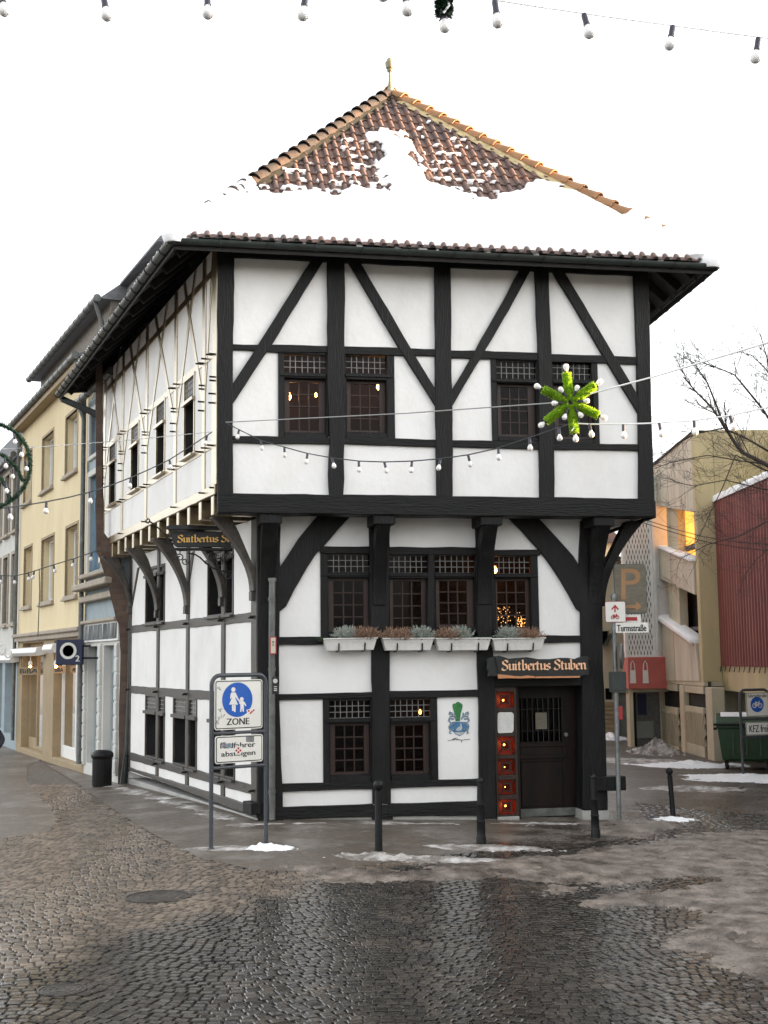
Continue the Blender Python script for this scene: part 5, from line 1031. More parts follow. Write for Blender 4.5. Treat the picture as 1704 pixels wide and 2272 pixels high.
# red ribbed hall
uR0 = W.uv(1563, 1300, -.5).x; uR1 = uR0-9.5; RW = Fac(W.P(0, 0, -.5), W.u, W.n); zr1 = RW.uv(1563, 1120).y; zr0 = RW.uv(1573, 1477).y; zlin = RW.uv(1600, 1532).y
RH = empty('ribbed_hall', W.P(uR0, -.3, -.5), 'dark red ribbed metal hall above a concrete beam with snow along its roof edge', 'building')
mb = MB(); n_ = int((uR0-uR1)/.11); pts = []
for i in range(n_+1): u = uR1+(uR0-uR1)*i/n_; pts.append((u, 0.0 if i % 2 else .05)); pts.append((u+.05, 0.0 if i % 2 else .05))
vs = [RW.P(u, z, n) for u, n in pts for z in (zr0, zr1)]; mb.add(vs, [[2*i, 2*i+2, 2*i+3, 2*i+1] for i in range(len(pts)-1)]); mb.build('ribbed_cladding', 'red_metal', RH)
mb = MB(); RW.bx(mb, uR1, zr0, uR0, zr1, -.03, -6); RW.bx(mb, uR1, zlin, uR0, zr0, -.0, -.6); mb.build('concrete_beam', 'concrete_yellow', RH, bevel=.01)
mb = MB(); u_a, u_b = RW.uv(1575, 1600).x, RW.uv(1600, 1600).x; RW.bx(mb, min(u_a, u_b), -.7, max(u_a, u_b), zlin, -.02, -.7); mb.build('concrete_pier', 'concrete_warm', RH, bevel=.015); mb = MB(); RW.bx(mb, uR1, -.7, uR1+.8, zlin, -.02, -.7); mb.build('concrete_pier', 'concrete_warm', RH, bevel=.015)
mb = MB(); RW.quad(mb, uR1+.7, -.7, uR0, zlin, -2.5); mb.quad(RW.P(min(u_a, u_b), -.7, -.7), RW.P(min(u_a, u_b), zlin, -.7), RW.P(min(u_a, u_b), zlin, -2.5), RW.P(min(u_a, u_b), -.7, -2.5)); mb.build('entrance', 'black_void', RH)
mb = MB()
for i in range(24): u = uR1+.2+(uR0-uR1-.4)*i/23; mb.tube([RW.P(u, zr0, .03), RW.P(u, zr0-.14, .06)], .015, 5)
mb.build('drip_pins', 'iron', RH)
zy = RW.uv(1563, 1055, -1.6).y
mb = MB(); RW.bx(mb, uR1-.0, zr1, uR0-.0, zy+.0, -1.6, -6); RW.bx(mb, uR1, zy, uR0, zy+.08, -1.5, -6); mb.build('upper_storey', 'concrete_yellow', RH, bevel=.01)
mb = MB(); rs5 = random.Random(9); N = 60
for i in range(N):
    u = uR1+(uR0-uR1)*(i+.5)/N; mb.lathe([(.22, -.05), (.2, .06+rs5.random()*.05), (.1, .13+rs5.random()*.04)], RW.P(u, zr1, -.12), 7)
thing(mb, 'ledge_snow', 'snow', 'strip of snow along the top edge of the red ribbed hall', 'snow', None, RW.P(uR0, zr1), smooth=True, kind='stuff')
pa, pb = W.uv(1456, 1368, .0), W.uv(1541, 1428, .0); mb = MB(); mb.box((W.P(pa.x, pa.y, -.1)+W.P(pb.x, pb.y, -.1))/2+V((0, 0, .06)), (W.P(pb.x, pb.y)-W.P(pa.x, pa.y))/2, W.n*.22, V((0, 0, .09))); thing(mb, 'ledge_snow', 'snow', 'snow strip on the lower sloping ledge of the concrete tower', 'snow', None, W.P(pb.x, pb.y), bevel=.05, smooth=True, kind='stuff')
pa, pb = W.uv(1464, 1213, .0), W.uv(1537, 1243, .0); mb = MB(); mb.box((W.P(pa.x, pa.y, -.1)+W.P(pb.x, pb.y, -.1))/2+V((0, 0, .0)), (W.P(pb.x, pb.y)-W.P(pa.x, pa.y))/2, W.n*.18, V((0, 0, .05))); thing(mb, 'ledge_snow', 'snow', 'thin snow strip on the upper sloping ledge of the concrete tower', 'snow', None, W.P(pb.x, pb.y), bevel=.03, smooth=True, kind='stuff')
# shop block with white lattice screen and pink sign, facing us
K = Fac(V((7, 36.6, 0)), V((1, .12, 0)), V((.12, -1, 0)))
SB = empty('shop_block', (7.4, 36.6, -.3), 'low shop block with white lattice screen over a pink sign band with two white bags', 'building')
def kr(l, t, r, b, off=0): return K.rect(l, t, r, b, off)
mb = MB(); a = kr(1383, 1055, 1448, 1455); K.bx(mb, a[0], a[1], a[2]+.6, a[3], -.1, -.2); mb.build('screen_wall', 'white_paint', SB)
mb = MB(); nx_, nz_ = 8, 34; cw, ch = (a[2]-a[0]-.1)/nx_, (a[3]-a[1])/nz_
for i in range(nx_):
    for j in range(nz_):
        x, z = a[0]+.06+cw*(i+.5+(.25 if j % 2 else -.25)), a[1]+ch*(j+.5); K.prism(mb, [(x, z-ch*.62), (x+cw*.2, z), (x, z+ch*.62), (x-cw*.2, z)], -.095, -.12)
mb.build('lattice_openings', 'fur_wall', SB)
mb = MB(); K.holes(mb, a[0]-.02, a[1]-.06, a[2]+.1, a[3]+.05, [(a[0]+.06, a[1]+.02, a[2]+.02, a[3]-.02)], .0, -.12); mb.build('screen_frame', 'white_paint', SB)
b1 = kr(1388, 1458, 1452, 1528); mb = MB(); K.bx(mb, b1[0], b1[1], b1[2]+.3, b1[3], .25, -.2); bd = mb.build('sign_band', 'pink', SB, bevel=.01)
for x in (1404, 1432):
    l, z0, r, z1 = kr(x-6, 1487, x+7, 1516, .26); mb = MB(); K.prism(mb, [(l, z0), (r, z0), (r-.01, z1), (l+.01, z1)], .262, .25); pc = K.P((l+r)/2, z1, .262); w_ = (r-l)*.36; mb.tube([pc+K.u*-w_, pc+K.u*-w_*.8+V((0, 0, .18)), pc+V((0, 0, .27)), pc+K.u*w_*.8+V((0, 0, .18)), pc+K.u*w_], .014, 6); mb.build('bag_icon', 'sign_white', bd)
mb = MB(); l, z0, r, z1 = kr(1395, 1530, 1404, 1650); K.bx(mb, l, -.8, r, b1[1], .1, -.2); K.bx(mb, l-.12, b1[1]-.1, b1[2]+.4, b1[1]-.0, .0, -.3); mb.build('pier', 'concrete_warm', SB, bevel=.01)
l, z0, r, z1 = kr(1419, 1535, 1462, 1640); mb = MB(); K.bx(mb, l, -.8, r+.3, b1[1], -.5, -.6); sd_ = mb.build('shop_door', 'fur_wall', SB); l2, z0, r2, z1 = kr(1427, 1540, 1446, 1588); mb = MB(); K.bx(mb, l2, z0, r2, z1, -.47, -.5); mb.build('poster', 'sign_navy', sd_); l2, z0, r2, z1 = kr(1419, 1602, 1462, 1640); mb = MB(); K.bx(mb, l2, z0, r2, z1, -.46, -.5); mb.build('door_panel', 'grey_door', sd_)
mb = MB(); l, z0, r, z1 = kr(1404, 1530, 1419, 1640); K.bx(mb, l, -.8, r, b1[1], -.3, -.6); mb.build('recess', 'black_void', SB)
# cream house closing the view
KC = Fac(V((6, 41, 0)), V((1, 0, 0)), V((0, -1, 0))); CH = empty('cream_house', (7, 41, -.3), 'cream house behind the signpost with a plank fence panel and grey door', 'house')
kc = lambda l, t, r, b: KC.rect(l, t, r, b)
x0 = kc(1250, 1, 1400, 2)[0]; x1_ = kc(1250, 1, 1408, 2)[2]; zt_ = KC.uv(1350, 1245).y; dn = kc(1374, 1537, 1398, 1638); op = kc(1343, 1527, 1361, 1553)
mb = MB(); KC.holes(mb, x0, -.8, x1_, zt_, [(dn[0], -.8, dn[2], dn[3]), (op[0], op[1], op[2], op[3]), kc(1330, 1400, 1352, 1430)], 0, -.4); mb.build('wall', 'concrete_warm', CH)
mb = MB(); KC.bx(mb, dn[0], -.8, dn[2], dn[3], -.1, -.2); mb.build('door', 'grey_door', CH, bevel=.01)
mb = MB(); KC.quad(mb, x0, 0, x1_, zt_, -.35); mb.build('window_recess', 'black_void', CH)
mb = MB(); f_ = kc(1340, 1556, 1372, 1625)
for i in range(7): z = f_[1]+(f_[3]-f_[1])*i/7; KC.bx(mb, x0, z, f_[2], z+(f_[3]-f_[1])/7-.02, .06, .01)
mb.build('plank_panel', 'tan', CH)
mb = MB(); p0, p1 = KC.uv(1338, 1432), KC.uv(1353, 1408); mb.box((KC.P(p0.x, p0.y, .3)+KC.P(p1.x, p1.y, .3))/2, (KC.P(p1.x, p1.y)-KC.P(p0.x, p0.y))/2, V((0, .3, 0)), V((0, 0, .04))); mb.build('ramp_edge', 'gutter', CH)
mb = MB(); mb.prism([KC.P(x0-.3, zt_, .4), KC.P(x1_+.3, zt_, .4), KC.P(x1_+.3, zt_+.12, .4), KC.P(x0-.3, zt_+.12, .4)], V((0, 6, 0))); mb.build('roof', 'gutter', CH)
KY = Fac(V((9, 62, 0)), V((1, 0, 0)), V((0, -1, 0))); yh2 = empty('sunlit_house', (10, 62, 0), 'sunlit yellow house glimpsed far behind the inn corner above the signpost', 'house')
a = KY.rect(1290, 1150, 1378, 1500); mb = MB(); KY.bx(mb, a[0], -.6, a[2], KY.uv(1350, 1205).y, 0, -8); mb.build('wall', 'yellow_render', yh2)
mb = MB(); zt_ = KY.uv(1350, 1205).y; mb.prism([KY.P(a[0]-.2, zt_, .4), KY.P((a[0]+a[2])/2-1, zt_+2.2, .4), KY.P(a[2]+.2, zt_, .4)], V((0, 8, 0))); mb.build('roof', 'tile', yh2)
# unseen houses added on the right, heights and gaps set to shape the shade
def block(x0, y0, x1, y1, h, m, lbl, n):
    b = empty('shade_house', ((x0+x1)/2, (y0+y1)/2, -.4), lbl, 'house'); f = Fac(V((x0, y1, 0)), V((0, -1, 0)), V((-1, 0, 0))); L_ = y1-y0; hs_ = []
    for k in range(n):
        for z in [1.0+2.9*q for q in range(int((h-1)/2.9))]: u = L_*(k+.5)/n; hs_.append((u-.55, z, u+.55, z+1.6))
    mb = MB(); f.holes(mb, 0, -.6, L_, h, hs_, 0, -.3); mb.bx(x0+.31, y0, -.6, x1, y1, h); mb.build('wall', m, b)
    for hh in hs_:
        mb = MB(); f.holes(mb, *hh, [(hh[0]+.07, hh[1]+.07, (hh[0]+hh[2])/2-.03, hh[3]-.07), ((hh[0]+hh[2])/2+.03, hh[1]+.07, hh[2]-.07, hh[3]-.07)], -.15, -.22); wn = mb.build('window', 'white_paint', b); mb = MB(); f.quad(mb, *hh, -.19); mb.build('pane', 'shop_pane', wn)
    mb = MB(); mb.prism([V((x0-.0, y0, h)), V(((x0+x1)/2, y0-.2, h+(.02 if h > 10 else 1.8))), V((x1+.3, y0, h))], V((0, y1-y0, 0))); mb.build('roof', 'tile', b)
block(17, 26.3, 26, 50, 12.6, 'greywhite', 'added shade-casting row of tall grey rendered houses, unseen beyond the right picture edge', 10)
block(17, 14.0, 26, 26.2, 12.0, 'stone_trim', 'added unseen brownish house that shades the inn, between the tall grey row and low cream annex', 4)
block(15, 11.6, 22, 13.9, 2.9, 'cream', 'added unseen low cream annex that shades the ground and lets sun reach the star', 2)
block(14, -14, 21, 11.4, 7.0, 'concrete_warm', 'added unseen warm grey house on the right, shading the near light string', 9)
# ================================================================== street furniture and signs
ZUP = V((0, 0, 1))
def sign_frame(name, pl, pr, ytop, lbl, rad=.028):
    A, B = on_g(*pl), on_g(*pr); u = (B-A); u.z = 0; u.normalize(); n = V((u.y, -u.x, 0))
    f = Fac(V((A.x, A.y, 0)), u, n); s = empty(name, A, lbl, 'street sign'); zt = f.uv(pl[0], ytop).y; wv = (V((B.x, B.y, 0))-V((A.x, A.y, 0))).length
    mb = MB(); cr = .12; pts = [f.P(0, A.z-.1)]+[f.P(0, A.z+(zt-A.z-cr)*k/4) for k in range(1, 5)]
    pts += [f.P(cr-cr*math.cos(t), zt-cr+cr*math.sin(t)) for t in [math.pi/2*k/6 for k in range(1, 7)]]
    pts += [f.P(wv-cr+cr*math.sin(t), zt-cr+cr*math.cos(t)) for t in [math.pi/2*k/6 for k in range(0, 7)]]
    pts += [f.P(wv, B.z+(zt-cr-B.z)*k/4) for k in (3, 2, 1)]+[f.P(wv, B.z-.1)]
    mb.tube(pts, rad, 12); mb.build('frame', 'post_grey', s, smooth=True)
    return s, f, wv, A, B
def rrect(x0, z0, x1, z1, r, n=5):
    out = []
    for cx, cz, a in ((x1-r, z1-r, 0), (x0+r, z1-r, 90), (x0+r, z0+r, 180), (x1-r, z0+r, 270)):
        for k in range(n+1): t = math.radians(a+90*k/n); out.append((cx+r*math.cos(t), cz+r*math.sin(t)))
    return out
def panel(f, r, s, off=.02, border=.012, inset_=.012, rad=.035, bm='sign_black', wm='sign_white'):
    x0, z0, x1, z1 = r; mb = MB(); f.prism(mb, rrect(x0, z0, x1, z1, rad), off, off-.012); p = mb.build('panel', wm, s)
    if bm:
        mb = MB(); f.prism(mb, rrect(x0+inset_, z0+inset_, x1-inset_, z1-inset_, rad*.8), off+.002, off-.001); p2 = mb.build('border', bm, p)
        mb = MB(); e = inset_+border; f.prism(mb, rrect(x0+e, z0+e, x1-e, z1-e, rad*.6), off+.004, off); mb.build('face', wm, p)
    return p
s, f, wv, A, B = sign_frame('zone_sign', (468, 1886), (590, 1873), 1499, 'white pedestrian ZONE sign with blue disc above a Radfahrer absteigen panel in grey tube frame')
mb = MB()
for y in (1625, 1701): z = f.uv(530, y).y; mb.tube([f.P(0, z), f.P(wv, z)], .022, 10)
mb.build('crossbar', 'post_grey', s, smooth=True)
mb = MB(); mb.lathe([(.05, -.02), (.05, .02), (.03, .035)], A, 12); mb.build('foot', 'post_grey', s)
R1_ = f.rect(475, 1508, 581, 1618, .02); R2_ = f.rect(476, 1631, 582, 1692, .02)
p1 = panel(f, R1_, s, .035); p2 = panel(f, R2_, s, .035)
def sp(x, y): c = q6(x, y); p = f.uv(*c, .04); return (p.x, p.y)
o_ = .0405
cx_, cz_ = sp(1148, 425); rr0 = sp(1287, 425)[0]-cx_
mb = MB(); f.prism(mb, [(cx_+rr0*math.cos(t), cz_+rr0*math.sin(t)) for t in [2*math.pi*k/40 for k in range(40)]], o_, .036); mb.build('blue_disc', 'sign_blue', p1)
mb = MB()
def disc(mb, x, y, r, off): c = sp(x, y); f.prism(mb, [(c[0]+r*math.cos(t), c[1]+r*math.sin(t)) for t in [2*math.pi*k/16 for k in range(16)]], off, off-.002)
k_ = rr0/139
disc(mb, 1110, 332, 19*k_, o_+.002); disc(mb, 1187, 420, 17*k_, o_+.002)
for poly in ([(1092, 358), (1130, 358), (1140, 380), (1158, 418), (1176, 440), (1168, 448), (1146, 424), (1130, 398), (1128, 412), (1152, 470), (1070, 470), (1096, 412), (1096, 400), (1086, 420), (1080, 412), (1084, 376)],
             [(1097, 472), (1112, 472), (1114, 528), (1098, 528)], [(1116, 472), (1131, 472), (1130, 538), (1116, 538)],
             [(1172, 440), (1204, 438), (1216, 452), (1230, 478), (1222, 484), (1206, 462), (1206, 490), (1208, 536), (1196, 536), (1190, 498), (1184, 536), (1172, 536), (1176, 490), (1172, 464), (1160, 456)]):
    f.prism(mb, [sp(*p) for p in poly], o_+.002, o_)
mb.build('pictogram', 'sign_white', p1)
mb = MB(); put_text(mb, 'ZONE', f.P(*sp(1153, 625), o_), f.u, ZUP, abs(sp(1256, 625)[0]-sp(1050, 625)[0]), abs(sp(1, 592)[1]-sp(1, 657)[1]), .003); mb.build('lettering', 'sign_black', p1)
mb = MB(); put_text(mb, 'Radfahrer', f.P(*sp(1153, 842), o_), f.u, ZUP, abs(sp(1312, 0)[0]-sp(994, 0)[0]), abs(sp(1, 815)[1]-sp(1, 868)[1]), .002); put_text(mb, 'absteigen', f.P(*sp(1157, 925), o_), f.u, ZUP, abs(sp(1312, 0)[0]-sp(1003, 0)[0]), abs(sp(1, 892)[1]-sp(1, 958)[1]), .002); mb.build('lettering', 'sign_black', p2)
def patch(pts, m, par, nm, off=o_+.0035): mb = MB(); f.prism(mb, [sp(*p) for p in pts], off, off-.001); mb.build(nm, m, par)
patch([(995, 818), (1038, 815), (1040, 866), (996, 868)], 'sticker', p2, 'sticker'); patch([(1042, 828), (1090, 824), (1094, 866), (1046, 868)], 'arms_grey', p2, 'sticker', o_+.005); patch([(1225, 765), (1300, 760), (1300, 815), (1226, 812)], 'zinc', p2, 'sticker')
mb = MB(); disc(mb, 1155, 890, 36*k_, o_+.004); stk = mb.build('sticker', 'sign_white', p2)
mb = MB()
for dx, dy in ((0, -18), (18, 2), (-18, 2), (0, 18)): disc(mb, 1155+dx, 890+dy, 9*k_, o_+.006)
mb.build('sticker_print', 'sign_red', stk)
for pts in ([(1228, 520), (1262, 508), (1310, 518), (1306, 552), (1262, 558), (1238, 545)],): patch(pts, 'sign_white', p1, 'sticker')
mb = MB()
for dx, dy in ((1250, 528), (1280, 535), (1296, 522), (1268, 548)): disc(mb, dx, dy, 8*k_, o_+.006)
mb.build('sticker_print', 'sign_red', p1)
for (x, y) in ((985, 320), (985, 522), (985, 595), (1015, 572), (962, 632)):
    mb = MB(); rs6 = random.Random(x+y); 
    for k in range(5): a_ = sp(x+rs6.uniform(-22, 22), y+rs6.uniform(-20, 20)); b_ = sp(x+rs6.uniform(-22, 22), y+rs6.uniform(-20, 20)); mb.tube([f.P(*a_, o_+.001), f.P(*b_, o_+.001)], .0035, 4)
    mb.build('scratch', 'sticker', p1)
# --- cycle street sign on the far right
s, f, wv, A, B = sign_frame('cycle_street_sign', (1649, 1721), (1712, 1719), 1531, 'Fahrradstrasse sign with blue bicycle disc over a KFZ frei panel at the right picture edge', .03)
f2 = f; r1 = f.rect(1655, 1536, 1705, 1590, .03); r2_ = f.rect(1655, 1602, 1705, 1631, .03); p1 = panel(f, r1, s, .04, .012, .008, .03); p2 = panel(f, r2_, s, .04, .010, .008, .03)
mb = MB()
for y in (1595, 1634): z = f.uv(1680, y).y; mb.tube([f.P(0, z), f.P(wv, z)], .022, 8)
mb.build('crossbar', 'post_grey', s, smooth=True)
cu_ = (r1[0]+r1[2])/2; c = f.uv(1680, 1563, .045); R_ = abs(f.uv(1694.5, 1563, .045).x-f.uv(1680, 1563, .045).x)
mb = MB(); f.prism(mb, [(c.x+R_*math.cos(t), c.y+R_*math.sin(t)) for t in [2*math.pi*k/36 for k in range(36)]], .0455, .04); mb.build('blue_disc', 'sign_blue', p1)
def bike(mb, f, cx, cz, s_, off, r=.006):
    P_ = lambda x, y: f.P(cx+x*s_, cz+y*s_, off)
    for wx_ in (-.55, .55): mb.tube([P_(wx_+.36*math.cos(t), -.18+.36*math.sin(t)) for t in [2*math.pi*k/20 for k in range(21)]], r, 5)
    for a_, b_ in (((-.55, -.18), (-.22, .32)), ((-.22, .32), (.36, .32)), ((.36, .32), (0, -.2)), ((0, -.2), (-.28, .42)), ((-.55, -.18), (0, -.2)), ((.55, -.18), (.32, .52)), ((.32, .52), (.5, .56)), ((-.4, .44), (-.16, .44))): mb.tube([P_(*a_), P_(*b_)], r, 5)
mb = MB(); bike(mb, f, c.x, c.y, R_*.78, .047, .009); mb.build('bicycle_symbol', 'sign_white', p1)
tc_ = f.uv(1680, 1543.5, .046); mb = MB(); put_text(mb, 'Fahrradstraße', f.P(cu_, tc_.y, .045), f.u, ZUP, (r1[2]-r1[0])*.84, .075, .0015); mb.build('lettering', 'sign_black', p1)
mb = MB(); put_text(mb, 'KFZ frei', f.P(cu_, (r2_[1]+r2_[3])/2, .045), f.u, ZUP, (r2_[2]-r2_[0])*.82, (r2_[3]-r2_[1])*.55, .003); mb.build('lettering', 'sign_black', p2)
# --- signpost by the right corner
A = on_g(1374, 1823); f = Fac(V((A.x, A.y, 0)), V((1, 0, 0)), V((0, -1, 0))); s = empty('signpost', A, 'tall grey post carrying parking arrow, cycle arrow and Turmstrasse street name signs', 'signpost')
tp = f.uv(1361, 1326); mb = MB(); mb.tube([f.P(0, A.z-.1), f.P(tp.x*.5, (A.z+tp.y)/2), f.P(tp.x, tp.y)], .036, 12); mb.lathe([(.045, 0), (.045, .06), (.02, .09)], f.P(tp.x, tp.y-.02), 12)
for y in (1345, 1395, 1500, 1530): q = f.uv(1364, y); mb.lathe([(.05, -.02), (.05, .02)], f.P(tp.x*(q.y-A.z)/(tp.y-A.z), q.y), 12)
mb.build('pole', 'zinc', s, smooth=True)
r = f.rect(1363, 1251, 1435, 1362, -.06); mb = MB(); f.prism(mb, rrect(*r, .05), -.06, -.10); pp = mb.build('parking_sign', 'zinc_old', s, bevel=.004)
mb = MB(); f.prism(mb, rrect(r[0]+.015, r[1]+.015, r[2]-.015, r[3]-.015, .04), -.055, -.062); mb.build('sign_face', 'sign_brown', pp)
def pz(x, y, off=-.05): c = zC(x, y); q = f.uv(*c, off); return (q.x, q.y)
mb = MB()
arc = [(440, 290), (430, 255), (405, 232), (380, 228)]
f.prism(mb, [pz(*p) for p in [(288, 228), (380, 228), (415, 236), (440, 262), (447, 292), (438, 328), (412, 350), (380, 358), (325, 358), (325, 480), (288, 480)]], -.051, -.054)
mb.build('parking_symbol', 'sign_orange', pp); mb = MB(); f.prism(mb, [pz(*p) for p in [(325, 262), (375, 262), (398, 270), (408, 292), (398, 316), (375, 325), (325, 325)]], -.049, -.0505); mb.build('symbol_hollow', 'sign_brown', pp)
mb = MB(); f.prism(mb, [pz(*p) for p in [(290, 525), (410, 525), (410, 492), (458, 538), (405, 578), (410, 552), (290, 550)]], -.051, -.054); mb.build('arrow', 'sign_orange', pp)
mb = MB(); f.bx(mb, *f.rect(1387, 1364, 1422, 1381, -.05), -.05, -.07); bp_ = mb.build('bar_plate', 'sign_white', s); mb = MB(); f.bx(mb, *f.rect(1389, 1369, 1414, 1377, -.04), -.045, -.05); mb.build('red_bar', 'sign_red', bp_)
r = f.rect(1342.5, 1334.5, 1388, 1380.5, .05); mb = MB(); f.prism(mb, rrect(*r, .03), .055, .045); cp = mb.build('cycle_sign', 'sign_red', s); mb = MB(); f.prism(mb, rrect(r[0]+.006, r[1]+.006, r[2]-.006, r[3]-.006, .026), .058, .05); mb.build('sign_face', 'sign_white', cp)
def pz2(x, y): return pz(x, y, .06)
mb = MB(); f.prism(mb, [pz2(*p) for p in [(238, 520), (270, 558), (262, 566), (243, 546), (243, 584), (232, 584), (232, 546), (213, 566), (206, 558)]], .061, .058); c_ = pz2(238, 618); bike(mb, f, c_[0], c_[1], .062*1.1, .062, .0055); mb.build('cycle_symbol', 'sign_red', cp)
r = f.rect(1366, 1381.5, 1439, 1404, .05); mb = MB(); f.bx(mb, *r, .055, .045); tn = mb.build('street_name', 'sign_white', s, bevel=.003); mb = MB(); q = f.uv(*zC(374, 712), .06); put_text(mb, 'Turmstraße', f.P(q.x, q.y, .058), f.u, ZUP, f.uv(*zC(493, 712), .06).x-f.uv(*zC(255, 712), .06).x, .105, .003); mb.build('lettering', 'sign_black', tn)
r = f.rect(1351, 1490, 1389.5, 1536, .05); mb = MB(); f.prism(mb, rrect(*r, .025), .06, .045); f.prism(mb, rrect(r[0]+.03, r[1]+.03, r[2]-.03, r[3]-.03, .02), .07, .06); mb.build('sign_back', 'gutter', s, bevel=.004)
q = f.uv(1371, 1456, .0); mb = MB(); mb.lathe([(.01, -.03), (.19, -.02), (.20, 0), (.19, .02), (.05, .05), (.01, .05)], f.P(q.x+.045, q.y, .04), 24, (1, -.25, 0)); mb.build('round_sign', 'zinc_old', s, smooth=True)
q = f.uv(1374, 1582, .0); mb = MB(); f.bx(mb, q.x-.02, q.y-.1, q.x+.05, q.y+.1, .0, -.06); mb.build('small_box', 'sign_red', s)
# --- bollards
def bollard_meshes():
    m1 = MB(); m1.lathe([(.052, -.1), (.050, .0), (.046, .40), (.046, .76), (.040, .765)], (0, 0, 0), 16); a1 = m1.mesh('post', 'bollard_paint', smooth=True)
    m2 = MB(); m2.lathe([(.030, .76), (.034, .775)]+[(.066*math.sin(math.pi*k/10), .835-.066*math.cos(math.pi*k/10)) for k in range(1, 11)], (0, 0, 0), 16); a2 = m2.mesh('ball_top', 'bollard_paint', smooth=True)
    m3 = MB(); m3.lathe([(.068, -.1), (.066, 0), (.066, .10), (.058, .13), (.056, .30), (.060, .305), (.060, .32), (.055, .325), (.050, .52), (.054, .525), (.054, .54), (.048, .545), (.040, .80), (.040, .82)], (0, 0, 0), 16); a3 = m3.mesh('post', 'bollard_paint', smooth=True)
    m4 = MB(); m4.lathe([(.040, .82), (.044, .825), (.044, .85), (.032, .87), (.012, .885)], (0, 0, 0), 16); a4 = m4.mesh('cap', 'bollard_paint', smooth=True)
    return a1, a2, a3, a4
bm1, bm2, bm3, bm4 = bollard_meshes(); BP_ = {}
for (x, y, kind, lb, lean, sc) in ((840, 1891, 0, 'black ball-topped bollard with slush heaped at its foot in front of the ground floor windows', 0.01, 1.0), (1068, 1876, 1, 'black ringed cone bollard to the left of the inn door', 0, 1), (1322, 1860, 1, 'black ringed cone bollard to the right of the inn door', -.015, 1), (1494, 1815, 0, 'ball-topped bollard standing alone with snow at its foot on the right street corner', -.05, .88)):
    p = on_g(x, y); b = empty('bollard', p, lb, 'bollard', 'black bollards along the pavement edge'); b.rotation_euler = (0, lean, 0); b.scale = (sc,)*3
    for me_ in ((bm1, bm2) if kind == 0 else (bm3, bm4)): inst(me_.name, me_, b, (0, 0, 0))
# --- litter bin
p = on_g(226, 1746); b = empty('litter_bin', p, 'round black litter bin by the brick pier on the left', 'litter bin')
mb = MB(); mb.lathe([(.185, -.03), (.19, .0), (.195, .03), (.195, .60)], p, 24)
for k in range(20): t = 2*math.pi*k/20; mb.tube([p+V((math.cos(t)*.193, math.sin(t)*.193, .04)), p+V((math.cos(t)*.193, math.sin(t)*.193, .58))], .006, 4)
mb.build('body', 'bin_black', b, smooth=True)
mb = MB(); mb.lathe([(.2, .57), (.225, .60), (.225, .66), (.205, .70), (.15, .735), (.14, .735), (.12, .70)], p, 24); mb.build('lid', 'bin_black', b, smooth=True)
# --- waste container
p = on_g(1658, 1706); b = empty('waste_container', p, 'green four-wheeled waste container with snow on its lid in the garage entrance', 'waste container')
ca = V((math.cos(-.25), math.sin(-.25), 0)); cb_ = V((-ca.y, ca.x, 0))
def C(x, y, z): return p+ca*x+cb_*y+V((0, 0, z))
def loft(mb, secs): 
    vs = [C(x, y, z) for z, w_, d_, oy in secs for x, y in ((-w_, -d_+oy), (w_, -d_+oy), (w_, d_+oy), (-w_, d_+oy))]; n = len(secs)
    mb.add(vs, [[4*i+k, 4*i+(k+1) % 4, 4*i+4+(k+1) % 4, 4*i+4+k] for i in range(n-1) for k in range(4)]+[[3, 2, 1, 0], [4*n-4, 4*n-3, 4*n-2, 4*n-1]])
mb = MB(); loft(mb, [(.2, .52, .36, 0), (.26, .55, .40, 0), (.95, .63, .50, 0), (.96, .66, .53, 0), (1.02, .66, .53, 0)]); mb.build('body', 'green_bin', b, bevel=.02)
mb = MB()
for x in (-.3, 0, .3): mb.box(C(x, -.46, .62), ca*.03, cb_*.03, V((0, 0, .3)))
mb.build('rib', 'green_bin', b, bevel=.008)
mb = MB(); prof = [(-.55, 1.02), (-.54, 1.09), (-.35, 1.2), (0, 1.27), (.35, 1.24), (.55, 1.12), (.55, 1.02)]; mb.prism([C(-.67, y, z) for y, z in prof], ca*1.34); mb.build('lid', 'green_bin', b, bevel=.02)
mb = MB(); mb.tube([C(-.72, -.57, 1.04), C(.72, -.57, 1.04)], .025, 8); mb.tube([C(-.72, -.1, .92), C(-.64, -.1, .92)], .03, 8); mb.build('handle', 'bin_black', b, smooth=True)
for x, y in ((-.45, -.28), (.45, -.28), (-.45, .28), (.45, .28)): mb = MB(); mb.lathe([(.03, -.03), (.095, -.03), (.1, 0), (.095, .03), (.03, .03)], C(x, y, .10), 16, ca+cb_*.3*x); mb.box(C(x, y, .19), ca*.045, cb_*.04, V((0, 0, .03))); mb.build('wheel', 'rubber', b, smooth=True)
mb = MB(); rs7 = random.Random(1); mb.prism([C(-.55, y, z) for y, z in [(-.34, 1.21), (-.2, 1.255), (0, 1.295), (.35, 1.27), (.5, 1.17), (.35, 1.235), (0, 1.265), (-.3, 1.205)]], ca*1.0); thing(mb, 'lid_snow', 'snow', 'snow on the lid of the green waste container', 'snow', None, C(0, 0, 1.2), bevel=.02, smooth=True, kind='stuff')
